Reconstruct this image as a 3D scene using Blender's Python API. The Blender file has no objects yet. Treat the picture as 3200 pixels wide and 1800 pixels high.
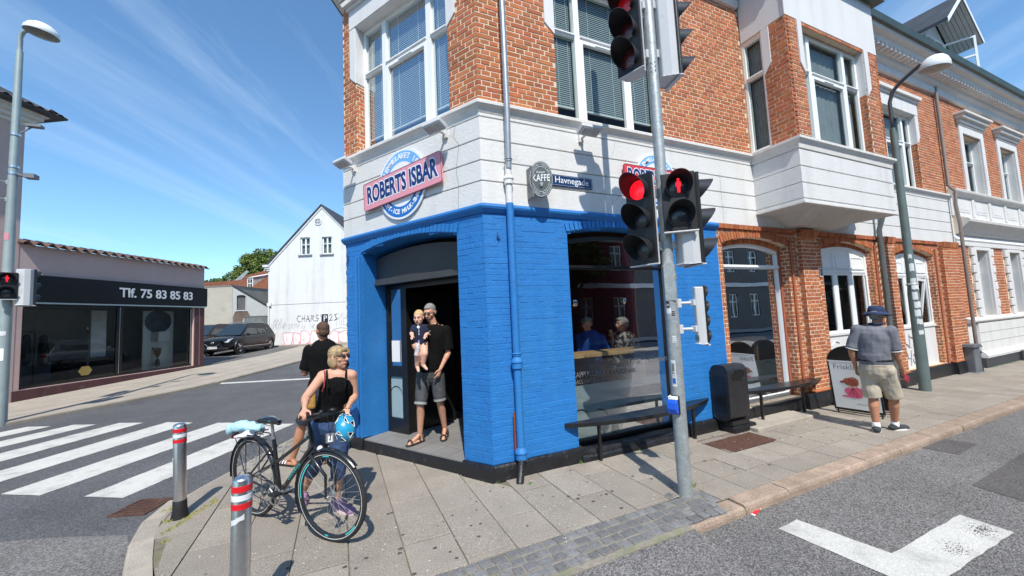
import bpy, bmesh, math, random
from math import sin, cos, pi, radians, sqrt, atan2
from mathutils import Vector, Matrix, noise
from mathutils.geometry import tessellate_polygon
random.seed(7)
V = Vector
SC = bpy.context.scene
COL = SC.collection

# ------------------------------------------------------------------ camera
cam_d = bpy.data.cameras.new("camera")
cam_o = bpy.data.objects.new("camera", cam_d)
COL.objects.link(cam_o)
CAM = V((-1.5427, -4.1235, 1.80))
_p, _r, _a = radians(4.31), radians(-2.62), radians(65.6)
_f = V((cos(_a), sin(_a), 0)); _rh = V((sin(_a), -cos(_a), 0)); _z = V((0, 0, 1))
_fw = cos(_p) * _f + sin(_p) * _z; _u0 = -sin(_p) * _f + cos(_p) * _z
_rt = cos(_r) * _rh + sin(_r) * _u0; _up = -sin(_r) * _rh + cos(_r) * _u0
cam_o.matrix_world = Matrix(((_rt.x, _up.x, -_fw.x, CAM.x), (_rt.y, _up.y, -_fw.y, CAM.y), (_rt.z, _up.z, -_fw.z, CAM.z), (0, 0, 0, 1)))
cam_d.sensor_width = 36; cam_d.lens = 13.5; cam_d.clip_end = 3000; cam_d.clip_start = 0.05
SC.camera = cam_o

# ------------------------------------------------------------------ sun and sky
SUN_EL, SUN_AZ = radians(53), radians(-104)      # direction the light comes from (azimuth from +x)
sd = V((cos(SUN_AZ) * cos(SUN_EL), sin(SUN_AZ) * cos(SUN_EL), sin(SUN_EL)))
sun_d = bpy.data.lights.new("sun", 'SUN'); sun_d.energy = 4.6; sun_d.angle = radians(0.53); sun_d.color = (1, .95, .87)
sun_o = bpy.data.objects.new("sun", sun_d); COL.objects.link(sun_o)
sun_o.rotation_euler = sd.to_track_quat('Z', 'Y').to_euler(); sun_o.location = (0, 0, 30)
W = bpy.data.worlds.new("World"); SC.world = W; W.use_nodes = True
wn, wl = W.node_tree.nodes, W.node_tree.links
wn.clear()
sky = wn.new('ShaderNodeTexSky'); sky.sky_type = 'NISHITA'; sky.sun_disc = False
sky.sun_elevation = SUN_EL; sky.sun_rotation = pi / 2 - SUN_AZ
sky.air_density = 1.0; sky.dust_density = 0.35; sky.ozone_density = 2.2
tc = wn.new('ShaderNodeTexCoord')
# thin cirrus streaks: noise on the sky direction, stretched along the streaks
sep = wn.new('ShaderNodeSeparateXYZ'); wl.new(tc.outputs['Generated'], sep.inputs[0])
zc = wn.new('ShaderNodeMath'); zc.operation = 'MAXIMUM'; zc.inputs[1].default_value = .02; wl.new(sep.outputs[2], zc.inputs[0])
za = wn.new('ShaderNodeMath'); za.operation = 'ADD'; za.inputs[1].default_value = .12; wl.new(zc.outputs[0], za.inputs[0])
dv = wn.new('ShaderNodeVectorMath'); dv.operation = 'DIVIDE'
cb = wn.new('ShaderNodeCombineXYZ')
for i in range(3): wl.new(za.outputs[0], cb.inputs[i])
wl.new(tc.outputs['Generated'], dv.inputs[0]); wl.new(cb.outputs[0], dv.inputs[1])
mp = wn.new('ShaderNodeMapping'); mp.vector_type = 'TEXTURE'; mp.inputs['Rotation'].default_value = (0, 0, radians(-26)); mp.inputs['Scale'].default_value = (.40, 3.2, 1)
wl.new(dv.outputs[0], mp.inputs[0])
nz = wn.new('ShaderNodeTexNoise'); nz.inputs['Scale'].default_value = 1.15; nz.inputs['Detail'].default_value = 9; nz.inputs['Roughness'].default_value = .6; nz.inputs['Distortion'].default_value = .5
wl.new(mp.outputs[0], nz.inputs[0])
cr = wn.new('ShaderNodeValToRGB'); cr.color_ramp.elements[0].position = .50; cr.color_ramp.elements[1].position = .85
wl.new(nz.outputs[0], cr.inputs[0])
mu = wn.new('ShaderNodeMath'); mu.operation = 'MULTIPLY'; mu.inputs[1].default_value = .36; wl.new(cr.outputs[0], mu.inputs[0])
mx = wn.new('ShaderNodeMix'); mx.data_type = 'RGBA'
wl.new(mu.outputs[0], mx.inputs[0])
hs = wn.new('ShaderNodeHueSaturation'); hs.inputs['Saturation'].default_value = 1.0; hs.inputs['Value'].default_value = 1.65
wl.new(sky.outputs[0], hs.inputs['Color'])
tn = wn.new('ShaderNodeMix'); tn.data_type = 'RGBA'; tn.blend_type = 'MULTIPLY'; tn.inputs[0].default_value = 1; tn.inputs[7].default_value = (.74, .98, 1.08, 1); wl.new(hs.outputs[0], tn.inputs[6]); wl.new(tn.outputs[2], mx.inputs[6]); mx.inputs[7].default_value = (7.6, 9.4, 11.2, 1)
bg = wn.new('ShaderNodeBackground'); bg.inputs[1].default_value = .10
wo = wn.new('ShaderNodeOutputWorld')
wl.new(mx.outputs[2], bg.inputs[0]); wl.new(bg.outputs[0], wo.inputs[0])
SC.view_settings.view_transform = 'Standard'; SC.view_settings.look = 'None'
SC.view_settings.exposure = 0.30; SC.view_settings.gamma = 1
SC.cycles.max_bounces = 8; SC.cycles.transparent_max_bounces = 12

# ------------------------------------------------------------------ materials
MATS = {}
def mat(name, base, rough=.7, metal=0., var=.12, vscale=3., bump=0., bscale=60., spec=.5, isl=0., emis=None, coat=0., dirt=None, dscale=1.2, dmin=.55, dmax=.75, fine=0., fscale=180., alpha=1., streak=None):
    """procedural surface: base colour, slow variation, optional stain colour, fine speckle, bump, per-piece variation"""
    if name in MATS: return MATS[name]
    m = bpy.data.materials.new(name); m.use_nodes = True; MATS[name] = m
    nt = m.node_tree; n, l = nt.nodes, nt.links
    b = n['Principled BSDF']
    b.inputs['Roughness'].default_value = rough; b.inputs['Metallic'].default_value = metal
    b.inputs['Specular IOR Level'].default_value = spec
    if coat: b.inputs['Coat Weight'].default_value = coat; b.inputs['Coat Roughness'].default_value = .05
    t = n.new('ShaderNodeTexCoord')
    col = None
    def noise_(sc, det=4, rg=.6):
        q = n.new('ShaderNodeTexNoise'); q.inputs['Scale'].default_value = sc; q.inputs['Detail'].default_value = det; q.inputs['Roughness'].default_value = rg
        l.new(t.outputs['Object'], q.inputs[0]); return q
    def mixc(fac, c1, c2, mode='MIX'):
        x = n.new('ShaderNodeMix'); x.data_type = 'RGBA'; x.blend_type = mode
        if isinstance(fac, float): x.inputs[0].default_value = fac
        else: l.new(fac, x.inputs[0])
        for k, c in ((6, c1), (7, c2)):
            if isinstance(c, tuple): x.inputs[k].default_value = (*c[:3], 1)
            else: l.new(c, x.inputs[k])
        return x.outputs[2]
    def rng(src, a, b_, c, d):
        q = n.new('ShaderNodeMapRange'); q.inputs[1].default_value = a; q.inputs[2].default_value = b_; q.inputs[3].default_value = c; q.inputs[4].default_value = d
        l.new(src, q.inputs[0]); return q.outputs[0]
    lo = tuple(c * (1 - var) for c in base); hi = tuple(min(1, c * (1 + var)) for c in base)
    col = mixc(rng(noise_(vscale).outputs[0], .3, .7, 0, 1), lo, hi)
    if isl:
        g = n.new('ShaderNodeNewGeometry'); oi = n.new('ShaderNodeObjectInfo')
        ad = n.new('ShaderNodeMath'); ad.operation = 'ADD'; l.new(g.outputs['Random Per Island'], ad.inputs[0]); l.new(oi.outputs['Random'], ad.inputs[1])
        fr = n.new('ShaderNodeMath'); fr.operation = 'FRACT'; l.new(ad.outputs[0], fr.inputs[0])
        h = n.new('ShaderNodeHueSaturation')
        l.new(rng(fr.outputs[0], 0, 1, .5 - isl * .012, .5 + isl * .012), h.inputs['Hue'])
        m2 = n.new('ShaderNodeMath'); m2.operation = 'MULTIPLY'; m2.inputs[1].default_value = 7.31; l.new(fr.outputs[0], m2.inputs[0])
        f2 = n.new('ShaderNodeMath'); f2.operation = 'FRACT'; l.new(m2.outputs[0], f2.inputs[0])
        l.new(rng(f2.outputs[0], 0, 1, 1 - isl * .42, 1 + isl * .3), h.inputs['Value'])
        l.new(col, h.inputs['Color']); col = h.outputs[0]
    if fine:
        col = mixc(rng(noise_(fscale, 2, .5).outputs[0], .38, .62, 0, 1), mixc(1., col, (1 - fine,) * 3, 'MULTIPLY'), mixc(1., col, (1 + fine,) * 3, 'MULTIPLY'))
    if dirt:
        col = mixc(rng(noise_(dscale, 6, .65).outputs[0], dmin, dmax, 0, .85), col, dirt)
    if streak:      # rain streaks: noise drawn out downwards
        sm = n.new('ShaderNodeMapping'); sm.inputs['Scale'].default_value = (streak[1], streak[1], streak[1] * .09); l.new(t.outputs['Object'], sm.inputs[0])
        sn = n.new('ShaderNodeTexNoise'); sn.inputs['Scale'].default_value = 1; sn.inputs['Detail'].default_value = 6; sn.inputs['Roughness'].default_value = .6; l.new(sm.outputs[0], sn.inputs[0])
        big = noise_(.8, 5, .6); mq = n.new('ShaderNodeMath'); mq.operation = 'MULTIPLY'; l.new(rng(sn.outputs[0], .48, .72, 0, streak[2]), mq.inputs[0]); l.new(rng(big.outputs[0], .35, .6, .25, 1), mq.inputs[1])
        col = mixc(mq.outputs[0], col, streak[0])
    l.new(col, b.inputs['Base Color'])
    if bump:
        bp = n.new('ShaderNodeBump'); bp.inputs['Strength'].default_value = min(1, bump); bp.inputs['Distance'].default_value = .01
        l.new(noise_(bscale, 5, .6).outputs[0], bp.inputs['Height']); l.new(bp.outputs[0], b.inputs['Normal'])
    if emis:
        b.inputs['Emission Color'].default_value = (*emis[:3], 1); b.inputs['Emission Strength'].default_value = emis[3]
    if alpha < 1: b.inputs['Alpha'].default_value = alpha
    return m
def glassmat(name, tint=(.8, .86, .86), refl=1.0, rough=.0):
    """window glass: mirror reflection by angle over a tinted see-through"""
    if name in MATS: return MATS[name]
    m = bpy.data.materials.new(name); m.use_nodes = True; MATS[name] = m
    n, l = m.node_tree.nodes, m.node_tree.links; n.clear()
    o = n.new('ShaderNodeOutputMaterial'); mx_ = n.new('ShaderNodeMixShader'); tr = n.new('ShaderNodeBsdfTransparent'); gl = n.new('ShaderNodeBsdfGlossy')
    tr.inputs[0].default_value = (*tint, 1); gl.inputs['Roughness'].default_value = rough; gl.inputs['Color'].default_value = (.95, .97, 1, 1)
    fr = n.new('ShaderNodeFresnel'); fr.inputs[0].default_value = 1.5
    mt = n.new('ShaderNodeMath'); mt.operation = 'MULTIPLY'; mt.inputs[1].default_value = refl; mt.use_clamp = True
    tcn = n.new('ShaderNodeTexCoord'); nn = n.new('ShaderNodeTexNoise'); nn.inputs['Scale'].default_value = 1.6; l.new(tcn.outputs['Object'], nn.inputs[0])
    bp = n.new('ShaderNodeBump'); bp.inputs['Strength'].default_value = .06; bp.inputs['Distance'].default_value = .02; l.new(nn.outputs[0], bp.inputs['Height']); l.new(bp.outputs[0], gl.inputs['Normal'])
    l.new(fr.outputs[0], mt.inputs[0]); l.new(mt.outputs[0], mx_.inputs[0]); l.new(tr.outputs[0], mx_.inputs[1]); l.new(gl.outputs[0], mx_.inputs[2]); l.new(mx_.outputs[0], o.inputs[0])
    return m

# ------------------------------------------------------------------ mesh helpers
class MB:
    def __init__(s): s.v = []; s.f = []
    def add(s, vs, fs):
        k = len(s.v); s.v += [tuple(q) for q in vs]; s.f += [tuple(i + k for i in q) for q in fs]; return s
    def box(s, a, b, M=None):
        x0, y0, z0 = a; x1, y1, z1 = b
        vs = [V(q) for q in ((x0, y0, z0), (x1, y0, z0), (x1, y1, z0), (x0, y1, z0), (x0, y0, z1), (x1, y0, z1), (x1, y1, z1), (x0, y1, z1))]
        if M is not None: vs = [M @ q for q in vs]
        return s.add(vs, [(0, 3, 2, 1), (4, 5, 6, 7), (0, 1, 5, 4), (1, 2, 6, 5), (2, 3, 7, 6), (3, 0, 4, 7)])
    def tube(s, pts, r, n=10, caps=True, flat=None):
        pts = [V(p) for p in pts]; m = len(pts)
        if not isinstance(r, (list, tuple)): r = [r] * m
        rings = []; ref = None
        for i, p in enumerate(pts):
            t = (pts[min(i + 1, m - 1)] - pts[max(i - 1, 0)]).normalized()
            if ref is None: ref = V((0, 0, 1)) if abs(t.z) < .9 else V((1, 0, 0))
            a = (ref - t * ref.dot(t)).normalized(); ref = a; b = t.cross(a)
            rings.append([p + (a * cos(2 * pi * j / n) * (flat or 1) + b * sin(2 * pi * j / n)) * r[i] for j in range(n)])
        vs = [q for g in rings for q in g]; fs = []
        for i in range(m - 1):
            for j in range(n): fs.append((i * n + j, i * n + (j + 1) % n, (i + 1) * n + (j + 1) % n, (i + 1) * n + j))
        if caps: fs += [tuple(range(n - 1, -1, -1)), tuple((m - 1) * n + j for j in range(n))]
        return s.add(vs, fs)
    def lathe(s, prof, n=20, M=None, arc=1.):
        vs = []; fs = []; k = len(prof); steps = n if arc >= 1 else n + 1
        for i in range(steps):
            a = 2 * pi * arc * i / n
            for r, z in prof: vs.append(V((r * cos(a), r * sin(a), z)))
        for i in range(n):
            i2 = (i + 1) % n if arc >= 1 else i + 1
            for j in range(k - 1): fs.append((i * k + j, i2 * k + j, i2 * k + j + 1, i * k + j + 1))
        if M is not None: vs = [M @ q for q in vs]
        return s.add(vs, fs)
    def prism(s, poly, h0, h1, M=None):
        """2-d outline in (x, y) raised from h0 to h1 along z, then placed by M"""
        n = len(poly); vs = [V((x, y, h0)) for x, y in poly] + [V((x, y, h1)) for x, y in poly]
        if M is not None: vs = [M @ q for q in vs]
        tri = tessellate_polygon([[V((x, y, 0)) for x, y in poly]])
        fs = [tuple(t) for t in tri] + [tuple(i + n for i in t) for t in tri] + [(i, (i + 1) % n, (i + 1) % n + n, i + n) for i in range(n)]
        return s.add(vs, fs)
    def ell(s, c, r, M=None, n=12, m=8):
        vs = []; fs = []
        for i in range(m + 1):
            p = pi * i / m
            for j in range(n):
                a = 2 * pi * j / n; q = V((r[0] * sin(p) * cos(a), r[1] * sin(p) * sin(a), r[2] * cos(p)))
                if M is not None: q = M @ q
                vs.append(q + V(c))
        for i in range(m):
            for j in range(n): fs.append((i * n + j, i * n + (j + 1) % n, (i + 1) * n + (j + 1) % n, (i + 1) * n + j))
        return s.add(vs, fs)
    def cap(s, p0, p1, r0, r1, n=12, flat=1., side=None):
        """tapered limb with round ends"""
        p0, p1 = V(p0), V(p1); d = p1 - p0; L = d.length
        if L < 1e-6: return s.ell(p0, (r0, r0, r0), n=n)
        t = d / L; ref = V(side) if side else (V((0, 0, 1)) if abs(t.z) < .9 else V((1, 0, 0)))
        a = (ref - t * ref.dot(t)).normalized(); b = t.cross(a); rings = []
        for k in range(5): ph = -pi / 2 + k * pi / 8; rings.append((sin(ph) * r0, cos(ph) * r0))
        rings.append((L * .5, (r0 + r1) / 2))
        for k in range(5): ph = k * pi / 8; rings.append((L + sin(ph) * r1, cos(ph) * r1))
        vs = [p0 + t * h + (a * cos(2 * pi * j / n) + b * sin(2 * pi * j / n) * flat) * max(r, 1e-4) for h, r in rings for j in range(n)]
        m = len(rings); fs = [(i * n + j, i * n + (j + 1) % n, (i + 1) * n + (j + 1) % n, (i + 1) * n + j) for i in range(m - 1) for j in range(n)]
        fs += [tuple(range(n - 1, -1, -1)), tuple((m - 1) * n + j for j in range(n))]
        return s.add(vs, fs)
    def mesh(s, name, m):
        me = bpy.data.meshes.new(name); me.from_pydata(s.v, [], s.f); me.update()
        if m: me.materials.append(m)
        return me
    def build(s, name, m, parent=None, smooth=False, label=None, bevel=0., kind=None, loc=None):
        if not s.v: return None
        me = s.mesh(name, m)
        if loc is not None:
            me.transform(Matrix.Translation(-V(loc)))
        return put(name, me, parent, smooth, label, bevel, kind, loc)
def put(name, me, parent=None, smooth=False, label=None, bevel=0., kind=None, loc=None):
    o = bpy.data.objects.new(name, me); COL.objects.link(o)
    if parent: o.parent = parent
    if loc is not None: o.location = loc
    if smooth:
        for p in me.polygons: p.use_smooth = True
        if smooth != 'full':
            try: me.set_sharp_from_angle(angle=radians(38))
            except Exception: pass
    if label: o['label'] = label
    if kind: o['kind'] = kind
    if bevel:
        b = o.modifiers.new('bevel', 'BEVEL'); b.width = bevel; b.segments = 2; b.limit_method = 'ANGLE'; b.angle_limit = radians(40)
    return o
def tag(o, label, cat, group=None):
    o['label'] = label; o['category'] = cat
    if group: o['group'] = group
    return o
def thing(name, label, cat, group=None, loc=(0, 0, 0), rz=0.):
    o = bpy.data.objects.new(name, None); COL.objects.link(o); o.location = loc; o.rotation_euler = (0, 0, rz); o.empty_display_size = .1
    return tag(o, label, cat, group)
def struct(name):
    o = bpy.data.objects.new(name, None); COL.objects.link(o); o['kind'] = 'structure'; o.empty_display_size = .1
    return o
class Frame:
    """a wall plane: u runs along it, z up, d outwards"""
    def __init__(s, o, u, n): s.o = V(o); s.u = V(u).normalized(); s.n = V(n).normalized()
    def P(s, u, z, d=0.): return s.o + s.u * u + s.n * d + V((0, 0, z))
    def M(s, d=0.):   # local (x,y,z)->(u, height, outwards)
        o = s.P(0, 0, d); return Matrix(((s.u.x, 0, s.n.x, o.x), (s.u.y, 0, s.n.y, o.y), (s.u.z, 1, s.n.z, o.z), (0, 0, 0, 1)))
    def box(s, mb, u0, u1, z0, z1, d0, d1): return mb.box((u0, z0, d0), (u1, z1, d1), s.M())
def arc_pts(u0, u1, zs, zc, n=14, rev=False):
    """segmental arch from (u0,zs) over the crown zc to (u1,zs)"""
    w = (u1 - u0) / 2; h = max(zc - zs, 1e-4); R = (w * w + h * h) / (2 * h); cu, cz = (u0 + u1) / 2, zc - R; a = math.asin(min(1, w / R))
    p = [(cu + R * sin(-a + 2 * a * i / n), cz + R * cos(-a + 2 * a * i / n)) for i in range(n + 1)]
    return p[::-1] if rev else p
def hole(u0, u1, z0, z1, crown=None):
    if crown is None: return [(u0, z0), (u0, z1), (u1, z1), (u1, z0)]
    return [(u0, z0)] + arc_pts(u0, u1, z1, crown) + [(u1, z0)]
def wall(fr, outer, holes, d, th, name, m, parent, jamb=True, label=None):
    """wall face with true openings and reveals"""
    loops = [outer] + holes; flat = [q for lp in loops for q in lp]; mb = MB()
    tri = tessellate_polygon([[V((a, b, 0)) for a, b in lp] for lp in loops])
    mb.add([fr.P(a, b, d) for a, b in flat], tri)
    if th:
        mb.add([fr.P(a, b, d - th) for a, b in flat], tri)
        k = 0
        for lp in loops:
            n = len(lp)
            mb.add([fr.P(a, b, d) for a, b in lp] + [fr.P(a, b, d - th) for a, b in lp], [(i, (i + 1) % n, (i + 1) % n + n, i + n) for i in range(n)])
    return mb.build(name, m, parent, label=label)
BRICKS = {}
def in_holes(u0, u1, z, holes):
    """free intervals of u0..u1 at height z, outside the (u0,u1,z0,z1,crown) holes"""
    iv = [(u0, u1)]
    for h in holes:
        a, b, z0, z1, cr_ = h
        if z < z0: continue
        if cr_ is None or z <= z1:
            if z > z1: continue
        else:
            if z >= cr_: continue
            w = (b - a) / 2; hh = cr_ - z1; R = (w * w + hh * hh) / (2 * hh); q = R * R - (z - cr_ + R) ** 2
            if q <= 0: continue
            c = (a + b) / 2; a, b = c - sqrt(q), c + sqrt(q)
        iv2 = []
        for p, q in iv:
            if b <= p or a >= q: iv2.append((p, q)); continue
            if a > p: iv2.append((p, a))
            if b < q: iv2.append((b, q))
        iv = iv2
    return [(p, q) for p, q in iv if q - p > .035]
def bricks(key, fr, u0, u1, z0, z1, holes=(), d=0., h=.0667, L=.24, joint=.0125, proud=.0045, jit=.0022, phase=0., zmax_fn=None, cornerA=0, cornerB=0):
    """lay courses of stretchers and headers; the pieces are kept in a list, and set as objects by set_bricks"""
    out = BRICKS.setdefault(key, []); rnd = random.Random(int(u0 * 977 + z0 * 131 + fr.o.x * 17) & 0xffff)
    k = 0; z = z0
    while z < z1 - .02:
        zt = min(z + h - joint, z1); hdr = k % 2
        step = L / 2 if hdr else L
        off = (L / 4 if hdr else 0) + ((k // 2) % 2) * L / 2 * (0 if hdr else 1) + phase
        u = u0 - off
        while u < u1:
            a, b = max(u, u0), min(u + step - joint, u1)
            if b - a > .02:
                for p, q in in_holes(a, b, (z + zt) / 2, holes):
                    e = [rnd.uniform(-jit, jit) for _ in range(8)]; pr = d + proud + rnd.uniform(-.002, .002)
                    c = .003
                    F4 = [(p + e[0], z + e[1]), (q + e[2], z + e[3]), (q + e[4], zt + e[5]), (p + e[6], zt + e[7])]
                    inn = [(p + c + e[0], z + c + e[1]), (q - c + e[2], z + c + e[3]), (q - c + e[4], zt - c + e[5]), (p + c + e[6], zt - c + e[7])]
                    vs = [fr.P(x, y, d - .004) for x, y in F4] + [fr.P(x, y, pr - .003) for x, y in F4] + [fr.P(x, y, pr) for x, y in inn]
                    out.append((vs, [(8, 9, 10, 11)] + [(i, (i + 1) % 4, (i + 1) % 4 + 4, i + 4) for i in range(4)] + [(i + 4, (i + 1) % 4 + 4, (i + 1) % 4 + 8, i + 8) for i in range(4)]))
            u += step
        z += h; k += 1
def arch_bricks(key, fr, u0, u1, zs, zc, hgt, d, proud=.012, w=.062, joint=.011, depth=None):
    out = BRICKS.setdefault(key, [])
    wd = (u1 - u0) / 2; hh = zc - zs; R = (wd * wd + hh * hh) / (2 * hh); cu, cz = (u0 + u1) / 2, zc - R; a = math.asin(min(1, wd / R))
    n = max(3, int(2 * a * (R + hgt / 2) / (w + joint * .6)))
    for i in range(n):
        t0, t1 = -a + 2 * a * i / n, -a + 2 * a * (i + 1) / n; g = joint / 2 / R
        t0 += g; t1 -= g; q = random.uniform(-.003, .003)
        r0, r1 = R, R + hgt + q
        F4 = [(cu + r * sin(t), cz + r * cos(t)) for r, t in ((r0, t0), (r0, t1), (r1, t1), (r1, t0))]
        dd = depth if depth else proud + .004
        vs = [fr.P(x, y, d + proud + q - dd) for x, y in F4] + [fr.P(x, y, d + proud + q) for x, y in F4]
        out.append((vs, [(4, 5, 6, 7), (0, 3, 2, 1)] + [(i, (i + 1) % 4, (i + 1) % 4 + 4, i + 4) for i in range(4)]))
def set_bricks(key, name, m, parent, limit=295):
    """the pieces that show largest become parts, the rest one joined part"""
    L = BRICKS.pop(key, [])
    def size(it):
        c = sum((v for v in it[0]), V()) / len(it[0]); dd = c - CAM
        w = max((it[0][0] - it[0][2]).length, .01)
        return -w / max(dd.length, .1) if dd.dot(_fw) > 0 and abs(dd.dot(_rt)) < 1.3 * dd.dot(_fw) and abs(dd.dot(_up)) < .73 * dd.dot(_fw) else 0
    L.sort(key=size)
    for vs, fs in L[:limit]:
        me = bpy.data.meshes.new(name); me.from_pydata([tuple(q) for q in vs], [], fs); me.materials.append(m); put(name, me, parent)
    mb = MB()
    for vs, fs in L[limit:]: mb.add(vs, fs)
    mb.build(name + '_courses', m, parent, kind='stuff')
TMP = bpy.data.scenes.new('workbench')
def bigger(o):
    TMP.collection.objects.link(o)
    with bpy.context.temp_override(scene=TMP, view_layer=TMP.view_layers[0]): dg = bpy.context.evaluated_depsgraph_get()
    me = bpy.data.meshes.new_from_object(o.evaluated_get(dg)); bpy.data.objects.remove(o); return me
_fonts = {}
def text_mesh(s, size=1., extrude=0., bold=0., align='CENTER', shear=0., space=1., sx=1.):
    c = bpy.data.curves.new('t', 'FONT'); c.body = s; c.size = size; c.extrude = extrude; c.offset = bold; c.align_x = align; c.align_y = 'CENTER'; c.shear = shear; c.space_character = space; c.resolution_u = 3
    me = bigger(bpy.data.objects.new('t', c))
    if sx != 1.: me.transform(Matrix.Diagonal((sx, 1, 1, 1)))
    return me
def text(name, s, M, m, parent, size, bold=0., align='CENTER', extrude=.002, shear=0., space=1., sx=1., rot=0.):
    me = text_mesh(s, size, extrude, bold, align, shear, space, sx); me.transform(M @ Matrix.Rotation(rot, 4, 'Z')); me.materials.clear(); me.materials.append(m)
    return put(name, me, parent)
def circle_text(name, s, M, m, parent, R, size, a0, da, top=True, bold=0.):
    mb = MB(); n = len(s); t0 = text_mesh
    for i, ch in enumerate(s):
        if ch == ' ': continue
        me = t0(ch, size, .002, bold); a = a0 + da * i
        T = M @ Matrix.Translation((R * cos(a), R * sin(a), 0)) @ Matrix.Rotation(a - pi / 2 if top else a + pi / 2, 4, 'Z')
        mb.add([T @ v.co for v in me.vertices], [tuple(p.vertices) for p in me.polygons])
    return mb.build(name, m, parent)
def zg(y):
    """the side street climbs gently away from the corner"""
    t = y - 11.5
    return 0. if t <= 0 else .04 * t if t < 60 else 2.4
def remesh(mb, name, m, parent, voxel=.006, it=4, label=None, disp=0.):
    me = mb.mesh(name, m); o = bpy.data.objects.new(name, me)
    r = o.modifiers.new('r', 'REMESH'); r.mode = 'VOXEL'; r.voxel_size = voxel; r.use_smooth_shade = True
    s_ = o.modifiers.new('s', 'SMOOTH'); s_.factor = .5; s_.iterations = it
    me2 = bigger(o); me2.name = name
    if disp:
        out = []
        for c, n_ in [(v.co.copy(), v.normal.copy()) for v in me2.vertices]: out.extend(c + n_ * (disp * (noise.noise(V((c.x * 9 + c.z * 7, c.y * 9, c.z * 5))) + .5 * noise.noise(V((c.x * 26, c.y * 26, c.z * 8 - c.x * 9))))))
        me2.vertices.foreach_set('co', out); me2.update()
    if not me2.materials: me2.materials.append(m)
    return put(name, me2, parent, smooth='full', label=label)
FA = Frame((0, 0, 0), (1, 0, 0), (0, -1, 0))                       # main street face
CH = Frame((0, 0, 0), (-.52888, .84869, 0), (-.84869, -.52888, 0))  # cut corner with the door
CD = V((-.52888, .84869, 0))
# ================================================================== materials in use
M_brick = mat('red_brick', (.44, .135, .048), .85, var=.12, vscale=9, isl=.6, bump=.5, bscale=130, dirt=(.30, .20, .15), dscale=5, dmin=.6, dmax=.85, fine=.12, fscale=150, streak=((.16, .07, .045), 4, .6))
M_brick2 = mat('dull_red_brick', (.33, .115, .055), .85, var=.12, vscale=6, isl=.7, bump=.3, bscale=110)
M_mortar = mat('lime_mortar', (.66, .53, .39), .95, var=.15, vscale=12, bump=.4, bscale=160)
M_blue = mat('blue_masonry_paint', (.016, .165, .47), .62, var=.07, vscale=5, bump=.55, bscale=38, spec=.45, isl=.08, dirt=(.03, .13, .33), dscale=2.6, dmin=.55, dmax=.85, streak=((.035, .21, .48), 4, .45))
M_white = mat('white_masonry_paint', (.66, .655, .635), .6, var=.025, vscale=2.5, bump=.5, bscale=30, dirt=(.50, .485, .45), dscale=3.4, dmin=.6, dmax=.86, streak=((.42, .40, .36), 4, .38))
M_white2 = mat('smooth_white_render', (.65, .645, .635), .7, var=.02, bump=.25, bscale=70, streak=((.44, .42, .38), 5, .35))
M_cream = mat('aged_white_stone_paint', (.64, .625, .59), .7, var=.06, vscale=6, bump=.5, bscale=40, dirt=(.46, .43, .38), dscale=4, dmin=.58, dmax=.85)
M_plinth = mat('black_bitumen_paint', (.012, .012, .014), .38, var=.3, vscale=6, bump=1., bscale=22, spec=.5, dirt=(.07, .065, .06), dscale=9, dmin=.6, dmax=.75)
M_frame = mat('white_window_paint', (.80, .81, .80), .35, var=.02, bump=.05)
M_framegrey = mat('pale_green_spacer', (.52, .55, .50), .5, var=.05)
M_black = mat('black_gloss_paint', (.012, .012, .013), .3, var=.2, vscale=8, bump=.08, dirt=(.05, .05, .05), dscale=12, dmin=.66, dmax=.8)
M_blind = mat('grey_blind', (.33, .39, .41), .5, var=.06, vscale=2)
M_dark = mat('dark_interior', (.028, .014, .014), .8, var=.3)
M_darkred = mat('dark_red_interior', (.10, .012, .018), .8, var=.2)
M_glass = glassmat('window_glass', (.84, .90, .89), .4)
M_glass3 = glassmat('clear_shop_glass', (.90, .92, .92), 1.3)
M_glass2 = glassmat('dark_shop_glass', (.66, .68, .68), .85)
M_frost = mat('frosted_film', (.36, .48, .50), .35, var=.08, alpha=.82)
M_zinc = mat('zinc_pipe', (.36, .38, .40), .42, metal=.55, var=.15, vscale=7, bump=.1)
M_tile = mat('grey_floor_tile', (.20, .195, .19), .6, var=.1, isl=.2, bump=.15, bscale=90)
M_wood = mat('pale_counter_wood', (.50, .33, .15), .5, var=.2, vscale=14)
M_steel = mat('brushed_steel', (.70, .69, .67), .30, metal=1., var=.08, vscale=40, bump=.04, bscale=200)
M_chrome = mat('chrome', (.85, .86, .88), .05, metal=1., var=.0)
M_paper = mat('white_paper', (.78, .78, .76), .7, var=.03)
M_dkroof = mat('dark_slate', (.045, .05, .055), .6, var=.25, bump=.3)
M_copper = mat('green_grey_gutter', (.05, .075, .07), .5, var=.2)
M_soff = mat('soffit_paint', (.52, .51, .48), .7, var=.06, bump=.3, bscale=30, dirt=(.4, .38, .34), dscale=5)

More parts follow.
